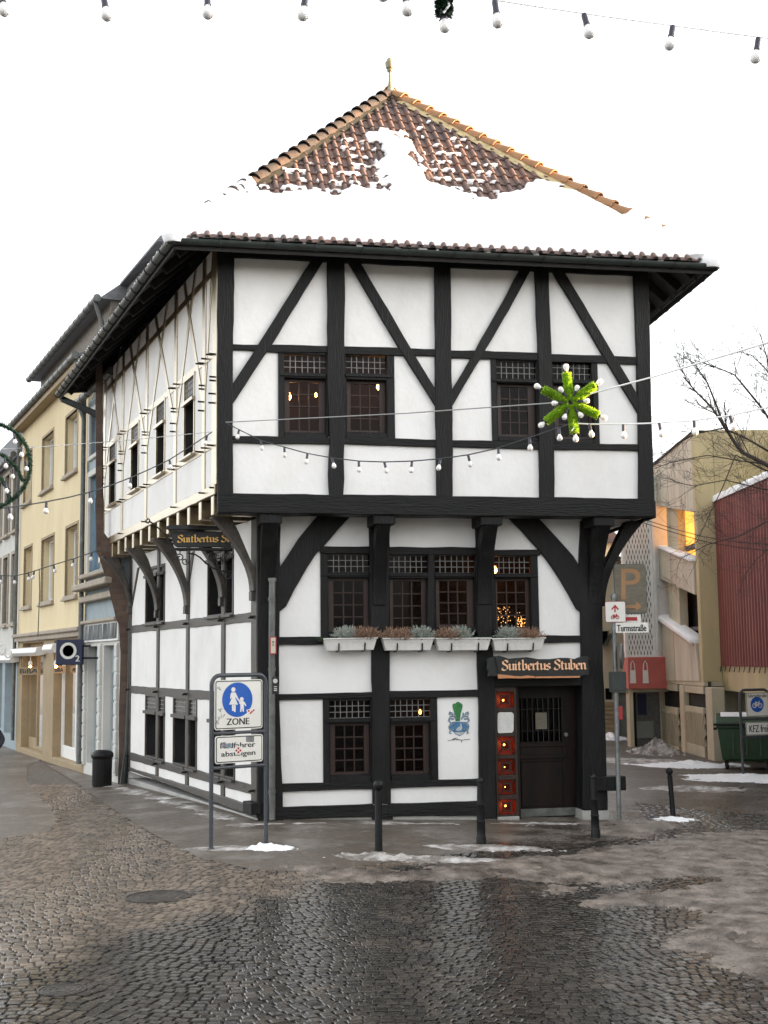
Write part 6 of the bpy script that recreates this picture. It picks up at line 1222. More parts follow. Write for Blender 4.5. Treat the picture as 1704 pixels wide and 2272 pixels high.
# --- planters
def tuft(mb, c, r, h, n, seed, up=.6):
    q = random.Random(seed)
    for k in range(n):
        a = q.uniform(0, 6.283); e = q.uniform(.15, 1.35); L_ = h*q.uniform(.6, 1.1); d = V((math.cos(a)*math.cos(e), math.sin(a)*math.cos(e), math.sin(e)*up+.15)); b0 = c+V((q.uniform(-r, r)*.6, q.uniform(-r, r)*.35, 0)); b1 = b0+d*L_; sd = d.cross(V((q.random()-.5, q.random()-.5, .3))).normalized()*.006
        mb.add([b0-sd, b0+sd, b1+sd*.5, b1-sd*.5], [[0, 1, 2, 3]])
        for j in range(3): cc = b0.lerp(b1, .45+.2*j); mb.add([cc, cc+V((q.uniform(-.02, .02), q.uniform(-.02, .02), q.uniform(0, .03))), cc+V((q.uniform(-.02, .02), q.uniform(-.02, .02), q.uniform(-.01, .03)))], [[0, 1, 2]])
PLs = [((719, 837), 'first white planter from the left with a pale cushion plant and dry heather', (('cushion', .42), ('heather', .82), ('green_dark', .12))), ((850, 963), 'second white planter from the left with dry heather left of a cushion plant', (('heather', .25), ('cushion', .85), ('green_dark', .55))), ((968, 1090), 'third white planter from the left with pinkish heather beside a large cushion plant', (('heather', .2), ('cushion', .45), ('green_dark', .8))), ((1094, 1210), 'rightmost white planter near the inn sign with cushion plant and spreading heather', (('cushion', .32), ('heather', .72), ('green_dark', .1)))]
for i, ((xl, xr), lb, pl__) in enumerate(PLs):
    a0, z0, a1, z1 = F1.rect(xl, 1416, xr, 1443, .30); b = empty('flower_box', F1.P((a0+a1)/2, z0, .18), lb, 'flower box', 'flower boxes under the first floor windows'); L_ = a1-a0
    mb = MB(); rot = (.012, -.004, .0, .01)[i]
    def Q(x, y, z): return F1.P((a0+a1)/2+x, z0+z+x*rot, .18+y)
    H_ = z1-z0; t_, bt = L_/2, L_/2-.05
    vs = [Q(-bt, -.07, 0), Q(bt, -.07, 0), Q(bt, .08, 0), Q(-bt, .08, 0), Q(-t_, -.11, H_), Q(t_, -.11, H_), Q(t_, .12, H_), Q(-t_, .12, H_), Q(-t_+.02, -.09, H_), Q(t_-.02, -.09, H_), Q(t_-.02, .10, H_), Q(-t_+.02, .10, H_), Q(-t_+.03, -.08, H_-.05), Q(t_-.03, -.08, H_-.05), Q(t_-.03, .09, H_-.05), Q(-t_+.03, .09, H_-.05)]
    mb.add(vs, [[3, 2, 1, 0]]+[[j*4+k, j*4+(k+1) % 4, j*4+4+(k+1) % 4, j*4+4+k] for j in range(3) for k in range(4)]+[[12, 13, 14, 15]]); mb.build('box', 'planter', b, bevel=.004)
    mb = MB(); mb.tube([Q(-t_-.01, .125, H_-.005), Q(t_+.01, .125, H_-.005)], .012, 6); nsc = 13
    for k in range(nsc):
        xa, xb = -t_+.03+(L_-.06)*k/nsc, -t_+.03+(L_-.06)*(k+1)/nsc; mb.tube([Q(xa, .117, H_-.03), Q(xa*.75+xb*.25, .112, H_-.055), Q((xa+xb)/2, .11, H_-.062), Q(xa*.25+xb*.75, .112, H_-.055), Q(xb, .117, H_-.03)], .004, 4)
    mb.build('rim', 'planter', b)
    for x in (-.22*L_, .27*L_): mb = MB(); mb.tube([Q(x, .122, H_*.60), Q(x, .09, .0), Q(x, .0, -.015), Q(x, -.17, -.015)], .011, 6); mb.build('hook', 'iron', b)
    for kk, (nm, t) in enumerate(pl__):
        mb = MB(); x = (t-.5)*(L_-.1)
        if nm == 'cushion': tuft(mb, Q(x, .0, H_-.03), .12, .20, 520, i*7+kk, 1.0)
        elif nm == 'heather': tuft(mb, Q(x, .03, H_-.03), .20, .24, 300, i*9+kk, .75)
        else: tuft(mb, Q(x, -.02, H_-.04), .30, .09, 260, i*5+kk, .6)
        mb.build({'cushion': 'cushion_plant', 'heather': 'dry_heather', 'green_dark': 'green_foliage'}[nm], nm, b)
# --- blackletter inn signs: pen strokes of a broad nib
GL = {'u': (.62, [[(-.06, .93), (.03, .84), (.03, .16), (.13, .05)], [(.34, .93), (.43, .84), (.43, .16), (.52, .06)], [(.06, .10), (.40, .22)]]), 'i': (.42, [[(-.03, .93), (.08, .84), (.08, .16), (.18, .05)], [(.05, 1.24), (.13, 1.34)]]),
      't': (.44, [[(.04, 1.22), (.04, .16), (.15, .04), (.24, .10)], [(-.10, .90), (.24, .92)]]), 'b': (.62, [[(-.04, 1.50), (.03, 1.40), (.03, .16), (.20, .02), (.42, .20), (.42, .76), (.28, .93), (.05, .78)]]),
      'e': (.54, [[(.30, .58), (.40, .74), (.22, .95), (.03, .78), (.03, .20), (.18, .03), (.40, .16)], [(.06, .44), (.32, .60)]]), 'r': (.46, [[(-.06, .93), (.04, .84), (.04, .16), (.14, .05)], [(.06, .76), (.22, .95), (.36, .84)]]),
      's': (.54, [[(.40, .80), (.22, .95), (.04, .78), (.04, .62), (.40, .38), (.40, .20), (.22, .03), (.0, .14)]]), 'n': (.62, [[(-.06, .93), (.03, .84), (.03, .16), (.13, .05)], [(.05, .76), (.24, .95), (.43, .80), (.43, .16), (.53, .05)]]),
      'S': (.84, [[(.66, 1.16), (.56, 1.38), (.34, 1.48), (.12, 1.32), (.10, 1.06), (.30, .86), (.52, .70), (.62, .50), (.60, .24), (.42, .04), (.16, .04), (.0, .20)], [(.0, .20), (.08, .40)]]), ' ': (.35, [])}
def blackletter(mb, txt, P_, width, height):
    tot = sum(GL[c][0] for c in txt); k = width/tot; x0 = 0; nib = V((.115*math.cos(.70), .115*math.sin(.70))); z = 0
    hs_ = height/1.5
    for c in txt:
        for st in GL[c][1]:
            for a, b in zip(st, st[1:]):
                q = [(a[0]-nib.x, a[1]-nib.y), (b[0]-nib.x, b[1]-nib.y), (b[0]+nib.x, b[1]+nib.y), (a[0]+nib.x, a[1]+nib.y)]
                z = (z+1) % 12; mb.add([P_((x0+x)*k, y*hs_, .001+z*.00035) for x, y in q], [[0, 1, 2, 3]])
        x0 += GL[c][0]
# board over the door
SG = Fac(F1.P(0, 0, .30), F1.u, F1.n); q4p = lambda x, y: SG.uv(*q4(x, y))
b = empty('inn_sign', SG.P(*q4p(900, 1410), 0), 'rough black wooden board lettered Suitbertus Stuben in peach blackletter above the door', 'inn sign')
top_ = [(545, 1240), (585, 1234), (625, 1246), (660, 1258), (740, 1252), (810, 1246), (900, 1262), (1000, 1262), (1080, 1252), (1140, 1252), (1200, 1262), (1230, 1250), (1262, 1240), (1310, 1238)]
bot_ = [(1318, 1398), (1270, 1398), (1255, 1408), (1150, 1412), (1050, 1408), (960, 1414), (860, 1410), (760, 1414), (650, 1412), (585, 1416)]
mb = MB(); SG.prism(mb, [q4p(*p) for p in top_+bot_], 0, -.06); mb.build('board', 'board_black', b, bevel=.012)
mb = MB(); SG.prism(mb, [q4p(*p) for p in [(484, 1262), (548, 1238), (590, 1240), (590, 1408), (492, 1408), (500, 1370), (486, 1340), (492, 1300)]], -.03, -.10); SG.prism(mb, [q4p(*p) for p in [(1290, 1240), (1328, 1250), (1322, 1300), (1330, 1340), (1324, 1392), (1290, 1396)]], -.03, -.1); mb.build('curled_end', 'board_black', b, bevel=.015)
mb = MB(); SG.prism(mb, [q4p(*p) for p in [(570, 1386), (640, 1392), (700, 1400), (760, 1403), (810, 1396), (870, 1402), (880, 1416), (760, 1420), (650, 1418), (575, 1422)]], .004, -.03); SG.prism(mb, [q4p(*p) for p in [(880, 1404), (1240, 1400), (1240, 1414), (880, 1418)]], .003, -.02); mb.build('worn_edge', 'peach_edge', b)
mb = MB(); o0 = q4p(604, 1356); w_ = q4p(1296, 1356).x-o0.x; h_ = q4p(0, 1274).y-q4p(0, 1360).y; blackletter(mb, 'Suitbertus Stuben', lambda x, y, z: SG.P(o0.x+x, o0.y+y, .002+z), w_, h_); mb.build('lettering', 'letter_peach', b)
mb = MB()
for x in (620, 1240): mb.tube([SG.P(*q4p(x, 1300), -.05), SG.P(*q4p(x, 1300), -.26)], .02, 6)
mb.build('bracket', 'iron', b)
# hanging sign on the left with wrought iron
HS = Fac(V((-3, 20.35, 0)), V((1, 0, 0)), V((0, -1, 0))); hp = lambda x, y: HS.uv(*q2(x, y))
b = empty('hanging_sign', HS.P(*hp(700, 440), 0), 'black hanging board with gold blackletter on a scrolled wrought-iron arm under the left jetty', 'inn sign')
mb = MB(); HS.prism(mb, [hp(*p) for p in [(650, 478), (1250, 478), (1250, 606), (712, 606), (690, 590)]], .02, -.03); mb.build('board', 'board_black', b, bevel=.006)
mb = MB(); HS.prism(mb, [hp(*p) for p in [(632, 440), (660, 428), (1250, 425), (1250, 462), (660, 470), (630, 462)]], .12, -.12); HS.prism(mb, [hp(*p) for p in [(690, 612), (1250, 612), (1250, 632), (690, 630)]], .05, -.05); mb.build('canopy', 'board_black', b, bevel=.01)
mb = MB(); o0 = hp(718, 568); w_ = hp(1300, 568).x-o0.x; h_ = hp(0, 508).y-hp(0, 570).y; blackletter(mb, 'Suitbertus Stuben', lambda x, y, z: HS.P(o0.x+x, o0.y+y, .023+z), w_, h_); mb.build('lettering', 'letter_gold', b)
mb = MB()
def spiral(cx, cy, r0, turns, ph, sg_=1): 
    n = int(turns*14); return [(cx+r0*(1-.75*k/n)*math.cos(ph+sg_*2*math.pi*turns*k/n), cy+r0*(1-.75*k/n)*math.sin(ph+sg_*2*math.pi*turns*k/n)) for k in range(n+1)]
iron_paths = [[(470, 378), (455, 385), (458, 402), (475, 408), (490, 395), (482, 375), (465, 372)], [(482, 392), (520, 415), (560, 450), (610, 500), (650, 560), (690, 625), (740, 632), (800, 630), (860, 628)], [(860, 628), (1000, 632), (1150, 632), (1210, 632)],
              [(800, 655), (860, 665), (900, 690), (940, 730), (990, 770), (1060, 800), (1140, 805), (1180, 790), (1205, 755), (1215, 715)], [(1222, 740), (1225, 800), (1228, 900), (1230, 960), (1226, 990), (1230, 1025)]]
for pth in iron_paths: mb.tube([HS.P(*hp(*p), .0) for p in pth], .013, 6)
for sp_ in (spiral(735, 690, 34, 1.3, 3.0), spiral(775, 720, 30, 1.2, 0), spiral(1005, 680, 44, 1.5, 1.0), spiral(1055, 730, 36, 1.2, 4.0), spiral(1115, 690, 42, 1.5, 2.0), spiral(1130, 840, 30, 1.3, 5.5), spiral(1195, 885, 26, 1.2, 1.5)): mb.tube([HS.P(*hp(*p), .0) for p in sp_], .010, 6)
mb.tube([HS.P(*hp(1135, 815), 0), HS.P(*hp(1190, 815), 0), HS.P(*hp(1220, 850), 0), HS.P(*hp(1225, 920), 0)], .010, 6)
mb.tube([HS.P(*hp(735, 628), 0), HS.P(*hp(735, 660), 0)], .01, 6); mb.lathe([(.004, .12), (.03, .03), (.012, -.02), (.028, -.06), (.004, -.2)], HS.P(*hp(1230, 940), 0), 8)
mb.build('wrought_iron_arm', 'iron', b, smooth=True)
# --- lamps inside the inn
for i, (ff, x, y, r_, lb) in enumerate(((F2, *z4(573, 1146), .045, 'orange lamp glowing behind the leftmost upper window'), (F2, *z4(757, 1136), .022, 'faint orange lamp at the right of the leftmost upper window'), (F2, *z4(1178, 1080), .04, 'orange lamp glowing behind the second upper window'), (F1, *q4(545, 535), .04, 'bright lamp showing in the leaded light next to the right first floor post'), (F1, *q7(1148, 345), .025, 'small red lamp behind the ground floor leaded light'))):
    c = ff.uv(x, y, -.55); P0 = ff.P(c.x, c.y, -.55); s = empty('wall_lamp', P0, lb, 'lamp', 'lamps glowing inside the inn'); mb = MB(); mb.lathe([(.3*r_, -1.4*r_), (r_, -.3*r_), (.8*r_, .8*r_), (.15*r_, 1.7*r_)], P0, 10); mb.build('bulb', 'lamp_glow' if i != 4 else 'lamp_glow_soft', s, smooth=True); mb = MB(); mb.lathe([(.5*r_, -2.4*r_), (.6*r_, -1.4*r_)], P0, 8); mb.build('holder', 'wood_dark', s)
mb = MB(); rs8 = random.Random(6)
for k in range(110):
    x, y = rs8.choice([(590, 870), (640, 880), (600, 950), (650, 960), (755, 960), (740, 965), (770, 960)]); x += rs8.gauss(0, 22); y += rs8.gauss(0, 34)
    if not (545 < x < 800 and 830 < y < 1010): continue
    c = F1.uv(*q4(x, y), -.45); mb.ball(F1.P(c.x, c.y, -.45+rs8.uniform(-.05, .05)), rs8.uniform(.003, .006), 5)
thing(mb, 'fairy_lights', 'fairy_glow', 'cluster of tiny warm lights behind the rightmost first floor window', 'fairy lights', None, F1.P(F1.uv(1140, 1400).x, F1.uv(1140, 1400).y, -.45), kind='stuff')
# ================================================================== strings of lights and ornaments
m1 = MB(); m1.lathe([(.004, .012), (.012, .010), (.0155, .0), (.0155, -.045), (.018, -.05), (.017, -.058)], (0, 0, 0), 10); SOCK = m1.mesh('socket', 'socket', smooth=True)
m2 = MB(); m2.lathe([(.013, -.054), (.016, -.066), (.026, -.084), (.030, -.100), (.027, -.115), (.016, -.127), (.002, -.131)], (0, 0, 0), 14); BULB = m2.mesh('bulb', 'bulb_glass', smooth=True)
def bulb(par, c, rot=None, sc=1):
    s_ = inst('socket', SOCK, par, V(c)-org(par), rot, sc); return inst('bulb', BULB, s_, (0, 0, 0))
def lerp_path(P_, x):                            # P_: (px, py, depth)
    for a, b in zip(P_, P_[1:]):
        lo, hi = sorted((a[0], b[0]))
        if lo <= x <= hi: t = (x-a[0])/(b[0]-a[0]+1e-9); return tuple(a[k]+(b[k]-a[k])*t for k in range(3))
    return P_[-1]
def light_string(path, bx_, lbl, r=.008, m='cable_dark', sc=1, seed=0, cut=None):
    P0 = at(*path[0]); s = empty('light_string', P0, lbl, 'string lights', 'festoon strings over the street'); mb = MB(); mb.tube([at(*p) for p in (path[:cut] if cut else path)], r, 6); mb.build('cable', m, s, smooth=True); q = random.Random(seed)
    if cut: mb = MB(); mb.tube([at(*p) for p in path[cut-1:]], r, 6); mb.build('cable', 'cable_white', s, smooth=True)  # stretch past the star coloured white, standing for sun glare on the cable
    for x in bx_: c = at(*lerp_path(path, x)); bulb(s, c-V((0, 0, .012)), (q.uniform(-.2, .2), q.uniform(-.25, .25), 0), sc)
    return s
fp_ = [(503, 939, 18.15), (530, 953, 18.0), (579, 977, 17.7), (631, 992, 17.3), (682, 1006, 16.9), (737, 1016, 16.5), (796, 1023, 16.1), (853, 1025, 15.7), (914, 1023, 15.3), (977, 1018, 14.9), (1039, 1009, 14.5), (1106, 994, 14.1), (1175, 971, 13.7), (1240, 949, 13.3), (1270, 939, 13.1), (1308, 941, 12.9), (1383, 941, 12.5), (1447, 939, 12.2), (1530, 934, 11.8), (1620, 922, 11.4), (1720, 900, 11.0), (1850, 860, 10.5)]
light_string(fp_, [530, 579, 631, 682, 737, 796, 853, 914, 977, 1039, 1106, 1175, 1240, 1308, 1383, 1463, 1540, 1620], 'festoon string of clear bulbs sagging across the front of the upper floor', .0075, 'cable_dark', 1.05, 1, 15)
P0 = at(501, 937, 18.2); sw_ = empty('support_wire', P0, 'straight support wire running from the left corner post to the green star', 'wire')
mb = MB(); mb.tube([P0, at(900, 917, 15.4), at(1240, 893, 13.2)], .007, 6); mb.build('wire', 'cable_grey', sw_, smooth=True)
mb = MB(); mb.tube([at(1240, 893, 13.2), at(1330, 868, 12.6), at(1447, 837, 11.9), at(1704, 760, 10.5), at(1900, 700, 9.6)], .0085, 6); mb.build('wire', 'cable_white', sw_, smooth=True)  # same wire in white, its washed-out sunlit look put into the colour
light_string([(470, 959, 18.3), (420, 992, 17.9), (376, 1020, 17.5), (330, 1042, 17.1), (289, 1060, 16.7), (245, 1077, 16.3), (199, 1092, 15.9), (150, 1104, 15.4), (103, 1113, 15.0), (50, 1122, 14.5), (0, 1128, 14.1), (-60, 1130, 13.6)], [459, 376, 290, 199, 103, 20], 'festoon string running from inn corner left across the street to the garland', .008, 'cable_dark', 1.05, 2)
mb = MB(); P0 = at(472, 958, 18.3); mb.tube([P0, at(270, 978, 16.4), at(69, 993, 14.3), at(-60, 1000, 13.2)], .005, 6); thing(mb, 'support_wire', 'cable_grey', 'thin wire from the inn corner to the green garland ring on the left', 'wire', None, P0, smooth=True)
light_string([(226, 1219, 25.0), (203, 1226, 25.2), (163, 1240, 25.6), (119, 1253, 26.0), (88, 1263, 26.3), (76, 1267, 26.4), (63, 1271, 26.5), (32, 1278, 26.8), (0, 1277, 27.1), (-40, 1272, 27.5)], [203, 163, 119, 76, 63, 32, 2], 'lower festoon string in front of the yellow house', .010, 'cable_dark', 1.25, 3)
mb = MB(); P0 = at(87, 1264, 26.3); mb.tube([P0, at(88, 1310, 26.4), at(85, 1390, 26.5), at(84, 1412, 26.5)], .010, 6); thing(mb, 'power_cable', 'cable_dark', 'loose cable hanging down the yellow house wall', 'cable', None, P0, smooth=True)
tpth = [(-40, -22, 6.0), (5, -20, 6.0), (230, -12, 5.95), (460, -14, 5.9), (678, -18, 5.85), (897, -28, 5.8), (1098, 0, 5.8), (1200, 16, 5.9), (1292, 29, 6.0), (1390, 43, 6.1), (1489, 56, 6.2), (1590, 70, 6.3), (1681, 82, 6.4), (1760, 92, 6.5)]
light_string(tpth, [3, 230, 460, 678, 897, 1098, 1296, 1492, 1682], 'large near festoon string of clear bulbs along the top picture edge', .0035, 'cable_white', 1.0, 4)
def tinsel_tube(mb, pts, r, dens, seed, fl=.03, base=.3):
    q = random.Random(seed); pts = [V(p) for p in pts]; mb.tube(pts, r*(.55 if base < .4 else .72), 8)
    for a, b in zip(pts, pts[1:]):
        d = (b-a); n = max(1, int(d.length*dens)); up = d.orthogonal().normalized(); sd = d.normalized().cross(up)
        for k in range(n):
            t = q.random(); ang = q.uniform(0, 6.283); o_ = up*math.cos(ang)+sd*math.sin(ang); c = a+d*t; e = c+o_*r*q.uniform(.8, 1.25 if base < .4 else 1.12)+d.normalized()*q.uniform(-fl, fl); w_ = d.normalized().cross(o_)*(.004 if base < .4 else .006)+V((q.uniform(-.003, .003),)*3); mb.add([c+o_*r*base-w_, c+o_*r*base+w_, e+w_*.6, e-w_*.6], [[0, 1, 2, 3]])
def star(c, s_, lbl, m, rot0):
    o = empty('star_ornament', c, lbl, 'ornament', 'tinsel stars on the wires'); mb = MB()
    tips = [math.radians(a)+rot0 for a in (95, 35, -25, -83, -143, 152)]
    for k, t in enumerate(tips): dv = V((math.cos(t), 0, math.sin(t))); tinsel_tube(mb, [c+dv*.03*s_, c+dv*.10*s_, c+dv*.20*s_, c+dv*.30*s_], .047*s_, 7000, k, .012, .62)
    tinsel_tube(mb, [c+V((math.cos(2*math.pi*k/12), 0, math.sin(2*math.pi*k/12)))*.075*s_ for k in range(13)], .034*s_, 6000, 77, .008, .62)
    mb.build('tinsel', m, o)
    for k, t in enumerate(tips):
        dv = V((math.cos(t), 0, math.sin(t))); bulb(o, c+dv*.262*s_, (0, -(t+math.pi/2), 0), 1.0*s_); t2_ = t+math.radians(30); dv = V((math.cos(t2_), -.35, math.sin(t2_))).normalized(); bulb(o, c+dv*.075*s_, (0, -(t2_+math.pi/2), 0), .9*s_)
    mb = MB(); mb.tube([c+V((0, .03, -.02)), c+V((.01, .03, -.2)), c+V((.015, .0, -.2)), c+V((.03, -.04, -.26)), c+V((.0, -.04, -.3))], .006, 5); mb.build('cable', 'cable_white', o, smooth=True)
    return o
star(at(1265, 894, 12.75), 1.05, 'bright green six-armed tinsel star with bulbs hanging before the right upper windows', 'tinsel', 0)
star(at(981, -86, 6.1), .98, 'green tinsel star, coloured dark as if in shade, at the top picture edge with only its lowest arm in view', 'tinsel_dark', -.10)  # same kind of star as the bright one, its shade put into the colour
# garland ring on the left
gc = at(-30, 1033, 14.0); Rg = 98/2800*14; o = empty('garland_ring', gc, 'round dark green garland with curved inner arcs and bulbs cut by the left picture edge', 'ornament'); mb = MB()
tinsel_tube(mb, [gc+V((math.cos(t), 0, math.sin(t)))*Rg for t in [2*math.pi*k/36 for k in range(37)]], .032, 1300, 5); mb.build('tinsel', 'tinsel_dark', o)
mb = MB()
for pth in ([(-60, 1005), (-20, 1000), (10, 1012), (36, 1037), (52, 1068)], [(-60, 1045), (-20, 1048), (4, 1064), (18, 1090), (22, 1112)]): tinsel_tube(mb, [at(x, y, 14) for x, y in pth], .028, 1300, 8)
mb.build('inner_arc', 'tinsel_dark', o)
for x, y in ((31, 976), (47, 1004), (56, 1036), (28, 1053), (10, 1030), (12, 1085)): bulb(o, at(x, y, 13.9)+V((0, 0, .06)), (.3, .2*math.sin(x), 0), .85)
# overhead cables on the right
for k, (dy, lb) in enumerate(((0, 'upper of two thin overhead cables leaving the inn towards the red hall'), (8, 'lower of two thin overhead cables leaving the inn towards the red hall'))):
    mb = MB(); P0 = at(1415, 1148+dy, 20.3); mb.tube([P0, at(1490, 1172+dy, 21), at(1561, 1191+dy*1.3, 21.7), at(1640, 1203+dy*1.5, 22.5), at(1760, 1212+dy*2, 23.5)], .007, 5); thing(mb, 'overhead_cable', 'cable_dark', lb, 'cable', None, P0)
# ================================================================== bare tree at the right edge
tb = V((9.7, 24.2, -.35)); tr = empty('bare_tree', tb, 'leafless winter tree reaching in from the right edge in front of garage', 'tree'); mbt = MB(); mbb = MB()
mbt.tube([tb, tb+V((-.05, 0, 1.5)), tb+V((-.1, -.1, 3.0)), tb+V((-.1, -.2, 4.6)), tb+V((.05, -.2, 6.5)), tb+V((.2, -.1, 8.5))], [.24, .19, .16, .13, .09, .04], 10)
rt = random.Random(21)
def twig(p, d, L_, r, lvl):
    pts = [p]; n = 5; dd = d.normalized(); 
    for k in range(n):
        dd = (dd+V((rt.gauss(0, .16), rt.gauss(0, .16), rt.gauss(.02, .16)))).normalized(); pts.append(pts[-1]+dd*L_/n)
    mbb.tube(pts, [max(.0022, r*.85*(1-.65*k/n)) for k in range(n+1)], 5 if lvl < 2 else 4, False)
    if lvl < 3:
        for k in range(rt.randint(3, 5)):
            j = rt.randint(1, n-1); ax = V((rt.gauss(0, 1), rt.gauss(0, 1), rt.gauss(.2, 1))).normalized(); twig(pts[j], (pts[j+1]-pts[j]).normalized()*.8+ax*.75, L_*rt.uniform(.4, .65), r*.5, lvl+1)
limbs = [([(1790, 1090), (1704, 1033), (1650, 1005), (1632, 985), (1606, 945), (1580, 905), (1545, 870), (1515, 835)], .055), ([(1606, 945), (1590, 900), (1570, 850), (1540, 805), (1500, 782)], .026), ([(1790, 1010), (1720, 950), (1690, 905), (1655, 862), (1630, 832), (1590, 815), (1560, 806)], .035),
         ([(1790, 1075), (1720, 1010), (1660, 975), (1605, 950), (1545, 962), (1500, 985), (1455, 1030)], .03), ([(1800, 1130), (1700, 1158), (1640, 1190), (1570, 1208), (1510, 1240)], .024), ([(1800, 1080), (1690, 1040), (1632, 1010), (1604, 1080), (1575, 1140), (1545, 1205)], .024),
         ([(1800, 1100), (1690, 1085), (1610, 1065), (1540, 1078), (1470, 1065)], .02), ([(1800, 1000), (1740, 900), (1712, 830), (1695, 770), (1684, 735)], .03), ([(1790, 1050), (1700, 1030), (1640, 1022), (1570, 1010), (1490, 1025), (1452, 1040)], .022), ([(1800, 1150), (1740, 1190), (1680, 1240), (1640, 1290)], .02), ([(1790, 960), (1730, 860), (1700, 820), (1670, 790), (1640, 780)], .026)]
for k, (pp, r_) in enumerate(limbs):
    dpt = 22.2+.35*(k % 4); pts = [at(x, y, dpt+(.02*(i-3))) for i, (x, y) in enumerate(pp)]
    if k != 1: pts = [tb+V((-.1+.02*k, -.2, 4.0+.22*(k % 5)))]+pts
    else: pts[0] = at(1606, 945, 22.2)
    r_ *= .62; mbb.tube(pts, [r_*(1.5-1.2*i/(len(pts)-1)) for i in range(len(pts))], 7, False)
    for j in range(1, len(pts)):
        for q in range(4): t = rt.random(); p = pts[j-1].lerp(pts[j], t); d = (pts[j]-pts[j-1]).normalized(); ax = V((rt.gauss(0, 1), rt.gauss(0, .8), rt.gauss(.3, 1))).normalized(); twig(p, d*.8+ax*.6, rt.uniform(.35, 1.0), r_*.34, 1 if rt.random() < .5 else 2)
for k in range(6): a_ = rt.uniform(-1.3, 1.0); twig(tb+V((0, -.2, 4.5+k*.45)), V((math.cos(a_), math.sin(a_)*.8, .7)), 2.4, .05, 0)
mbt.build('trunk', 'bark', tr, smooth=True); mbb.build('crown', 'bark', tr)
# ================================================================== passer-by at the left edge
def person():
    P0 = V((-6.35, 20.0, 0)); o = empty('person', P0, 'person in dark jacket walking past, only an elbow inside the left picture edge', 'person')
    def skin(name, m, verts, edges, rad, root=0, par=o):
        me = bpy.data.meshes.new(name); me.from_pydata(verts, edges, []); ob = bpy.data.objects.new(name, me); COL.objects.link(ob)
        md = ob.modifiers.new('Skin', 'SKIN'); sk = me.skin_vertices[0].data if me.skin_vertices else None
        if sk is None: bpy.context.view_layer.objects.active = ob; sk = me.skin_vertices[0].data
        for i, r in enumerate(rad): sk[i].radius = (r, r) if not isinstance(r, tuple) else r; sk[i].use_root = (i == root)
        sb = ob.modifiers.new('Sub', 'SUBSURF'); sb.levels = 2; sb.render_levels = 2
        dg = bpy.context.evaluated_depsgraph_get(); dg.update(); m2 = bpy.data.meshes.new_from_object(ob.evaluated_get(dg)); ob.modifiers.clear(); ob.data = m2; m2.materials.clear(); m2.materials.append(MATS[m]); m2.polygons.foreach_set('use_smooth', [True]*len(m2.polygons)); ob.parent = par; bpy.data.meshes.remove(me); return ob
    V_ = [(0, 0, .95), (0, 0, 1.15), (0, 0, 1.38), (0, 0, 1.47), (0, -.01, 1.56), (.18, 0, 1.40), (.33, .06, 1.16), (.26, -.16, .98), (.25, -.22, .92), (-.18, 0, 1.40), (-.26, -.06, 1.13), (-.25, -.16, .90), (-.25, -.19, .83), (.10, 0, .90), (.11, -.10, .50), (.11, .05, .09), (.11, -.12, .04), (-.10, 0, .90), (-.10, .06, .50), (-.10, .28, .12), (-.10, .16, .05)]
    E_ = [(0, 1), (1, 2), (2, 3), (3, 4), (2, 5), (5, 6), (6, 7), (7, 8), (2, 9), (9, 10), (10, 11), (11, 12), (0, 13), (13, 14), (14, 15), (15, 16), (0, 17), (17, 18), (18, 19), (19, 20)]
    Rr = [.15, .15, .16, .065, .07, .075, .058, .042, .04, .075, .058, .042, .04, .10, .07, .05, .045, .10, .07, .05, .045]
    body = skin('body', 'jacket', V_, E_, Rr)
    mb = MB(); mb.lathe([(.03, -.13), (.055, -.11), (.078, -.05), (.085, .02), (.08, .08), (.05, .125), (.01, .14)], (0, -.02, 1.64), 16); mb.lathe([(.004, -.03), (.014, -.01), (.008, .03)], (0, -.115, 1.63), 8, (0, 0, 1)); hd = mb.build('head', 'skin', o, local=True, smooth=True)
    mb = MB(); mb.lathe([(.088, -.02), (.094, .03), (.088, .09), (.056, .135), (.01, .15)], (0, -.0, 1.645), 16); mb.build('hair', 'hair', o, local=True, smooth=True)
    for sx, wr in ((1, (.25, -.23, .90)), (-1, (-.25, -.20, .81))):
        w0 = V(wr); vs = [w0, w0+V((0, -.03, -.05)), w0+V((0, -.04, -.09))]; es = [(0, 1), (1, 2)]; rd_ = [.026, .034, .03]
        for k, (dx, L_) in enumerate(((-.027, .065), (-.009, .075), (.009, .07), (.027, .055))): b0 = len(vs); vs += [w0+V((dx, -.045, -.11)), w0+V((dx, -.06, -.11-L_*.5)), w0+V((dx, -.05, -.11-L_))]; es += [(2, b0), (b0, b0+1), (b0+1, b0+2)]; rd_ += [.010, .009, .008]
        b0 = len(vs); vs += [w0+V((-.03*sx, -.05, -.05)), w0+V((-.04*sx, -.07, -.085))]; es += [(1, b0), (b0, b0+1)]; rd_ += [.011, .009]
        skin('hand', 'skin', [tuple(v) for v in vs], es, rd_)
    mb = MB(); mb.lathe([(.19, .88), (.20, .95), (.19, 1.15), (.21, 1.34), (.13, 1.44), (.085, 1.50)], (0, 0, 0), 20); mb.build('jacket', 'jacket', o, local=True, smooth=True)
    for (x, y) in ((.11, -.04), (-.10, .24)): mb = MB(); mb.prism([V((x-.045, y-.20, .0)), V((x+.045, y-.20, .0)), V((x+.05, y+.09, .0)), V((x-.05, y+.09, .0))], V((0, 0, .08))); mb.build('shoe', 'rubber', o, local=True, bevel=.02)
person()
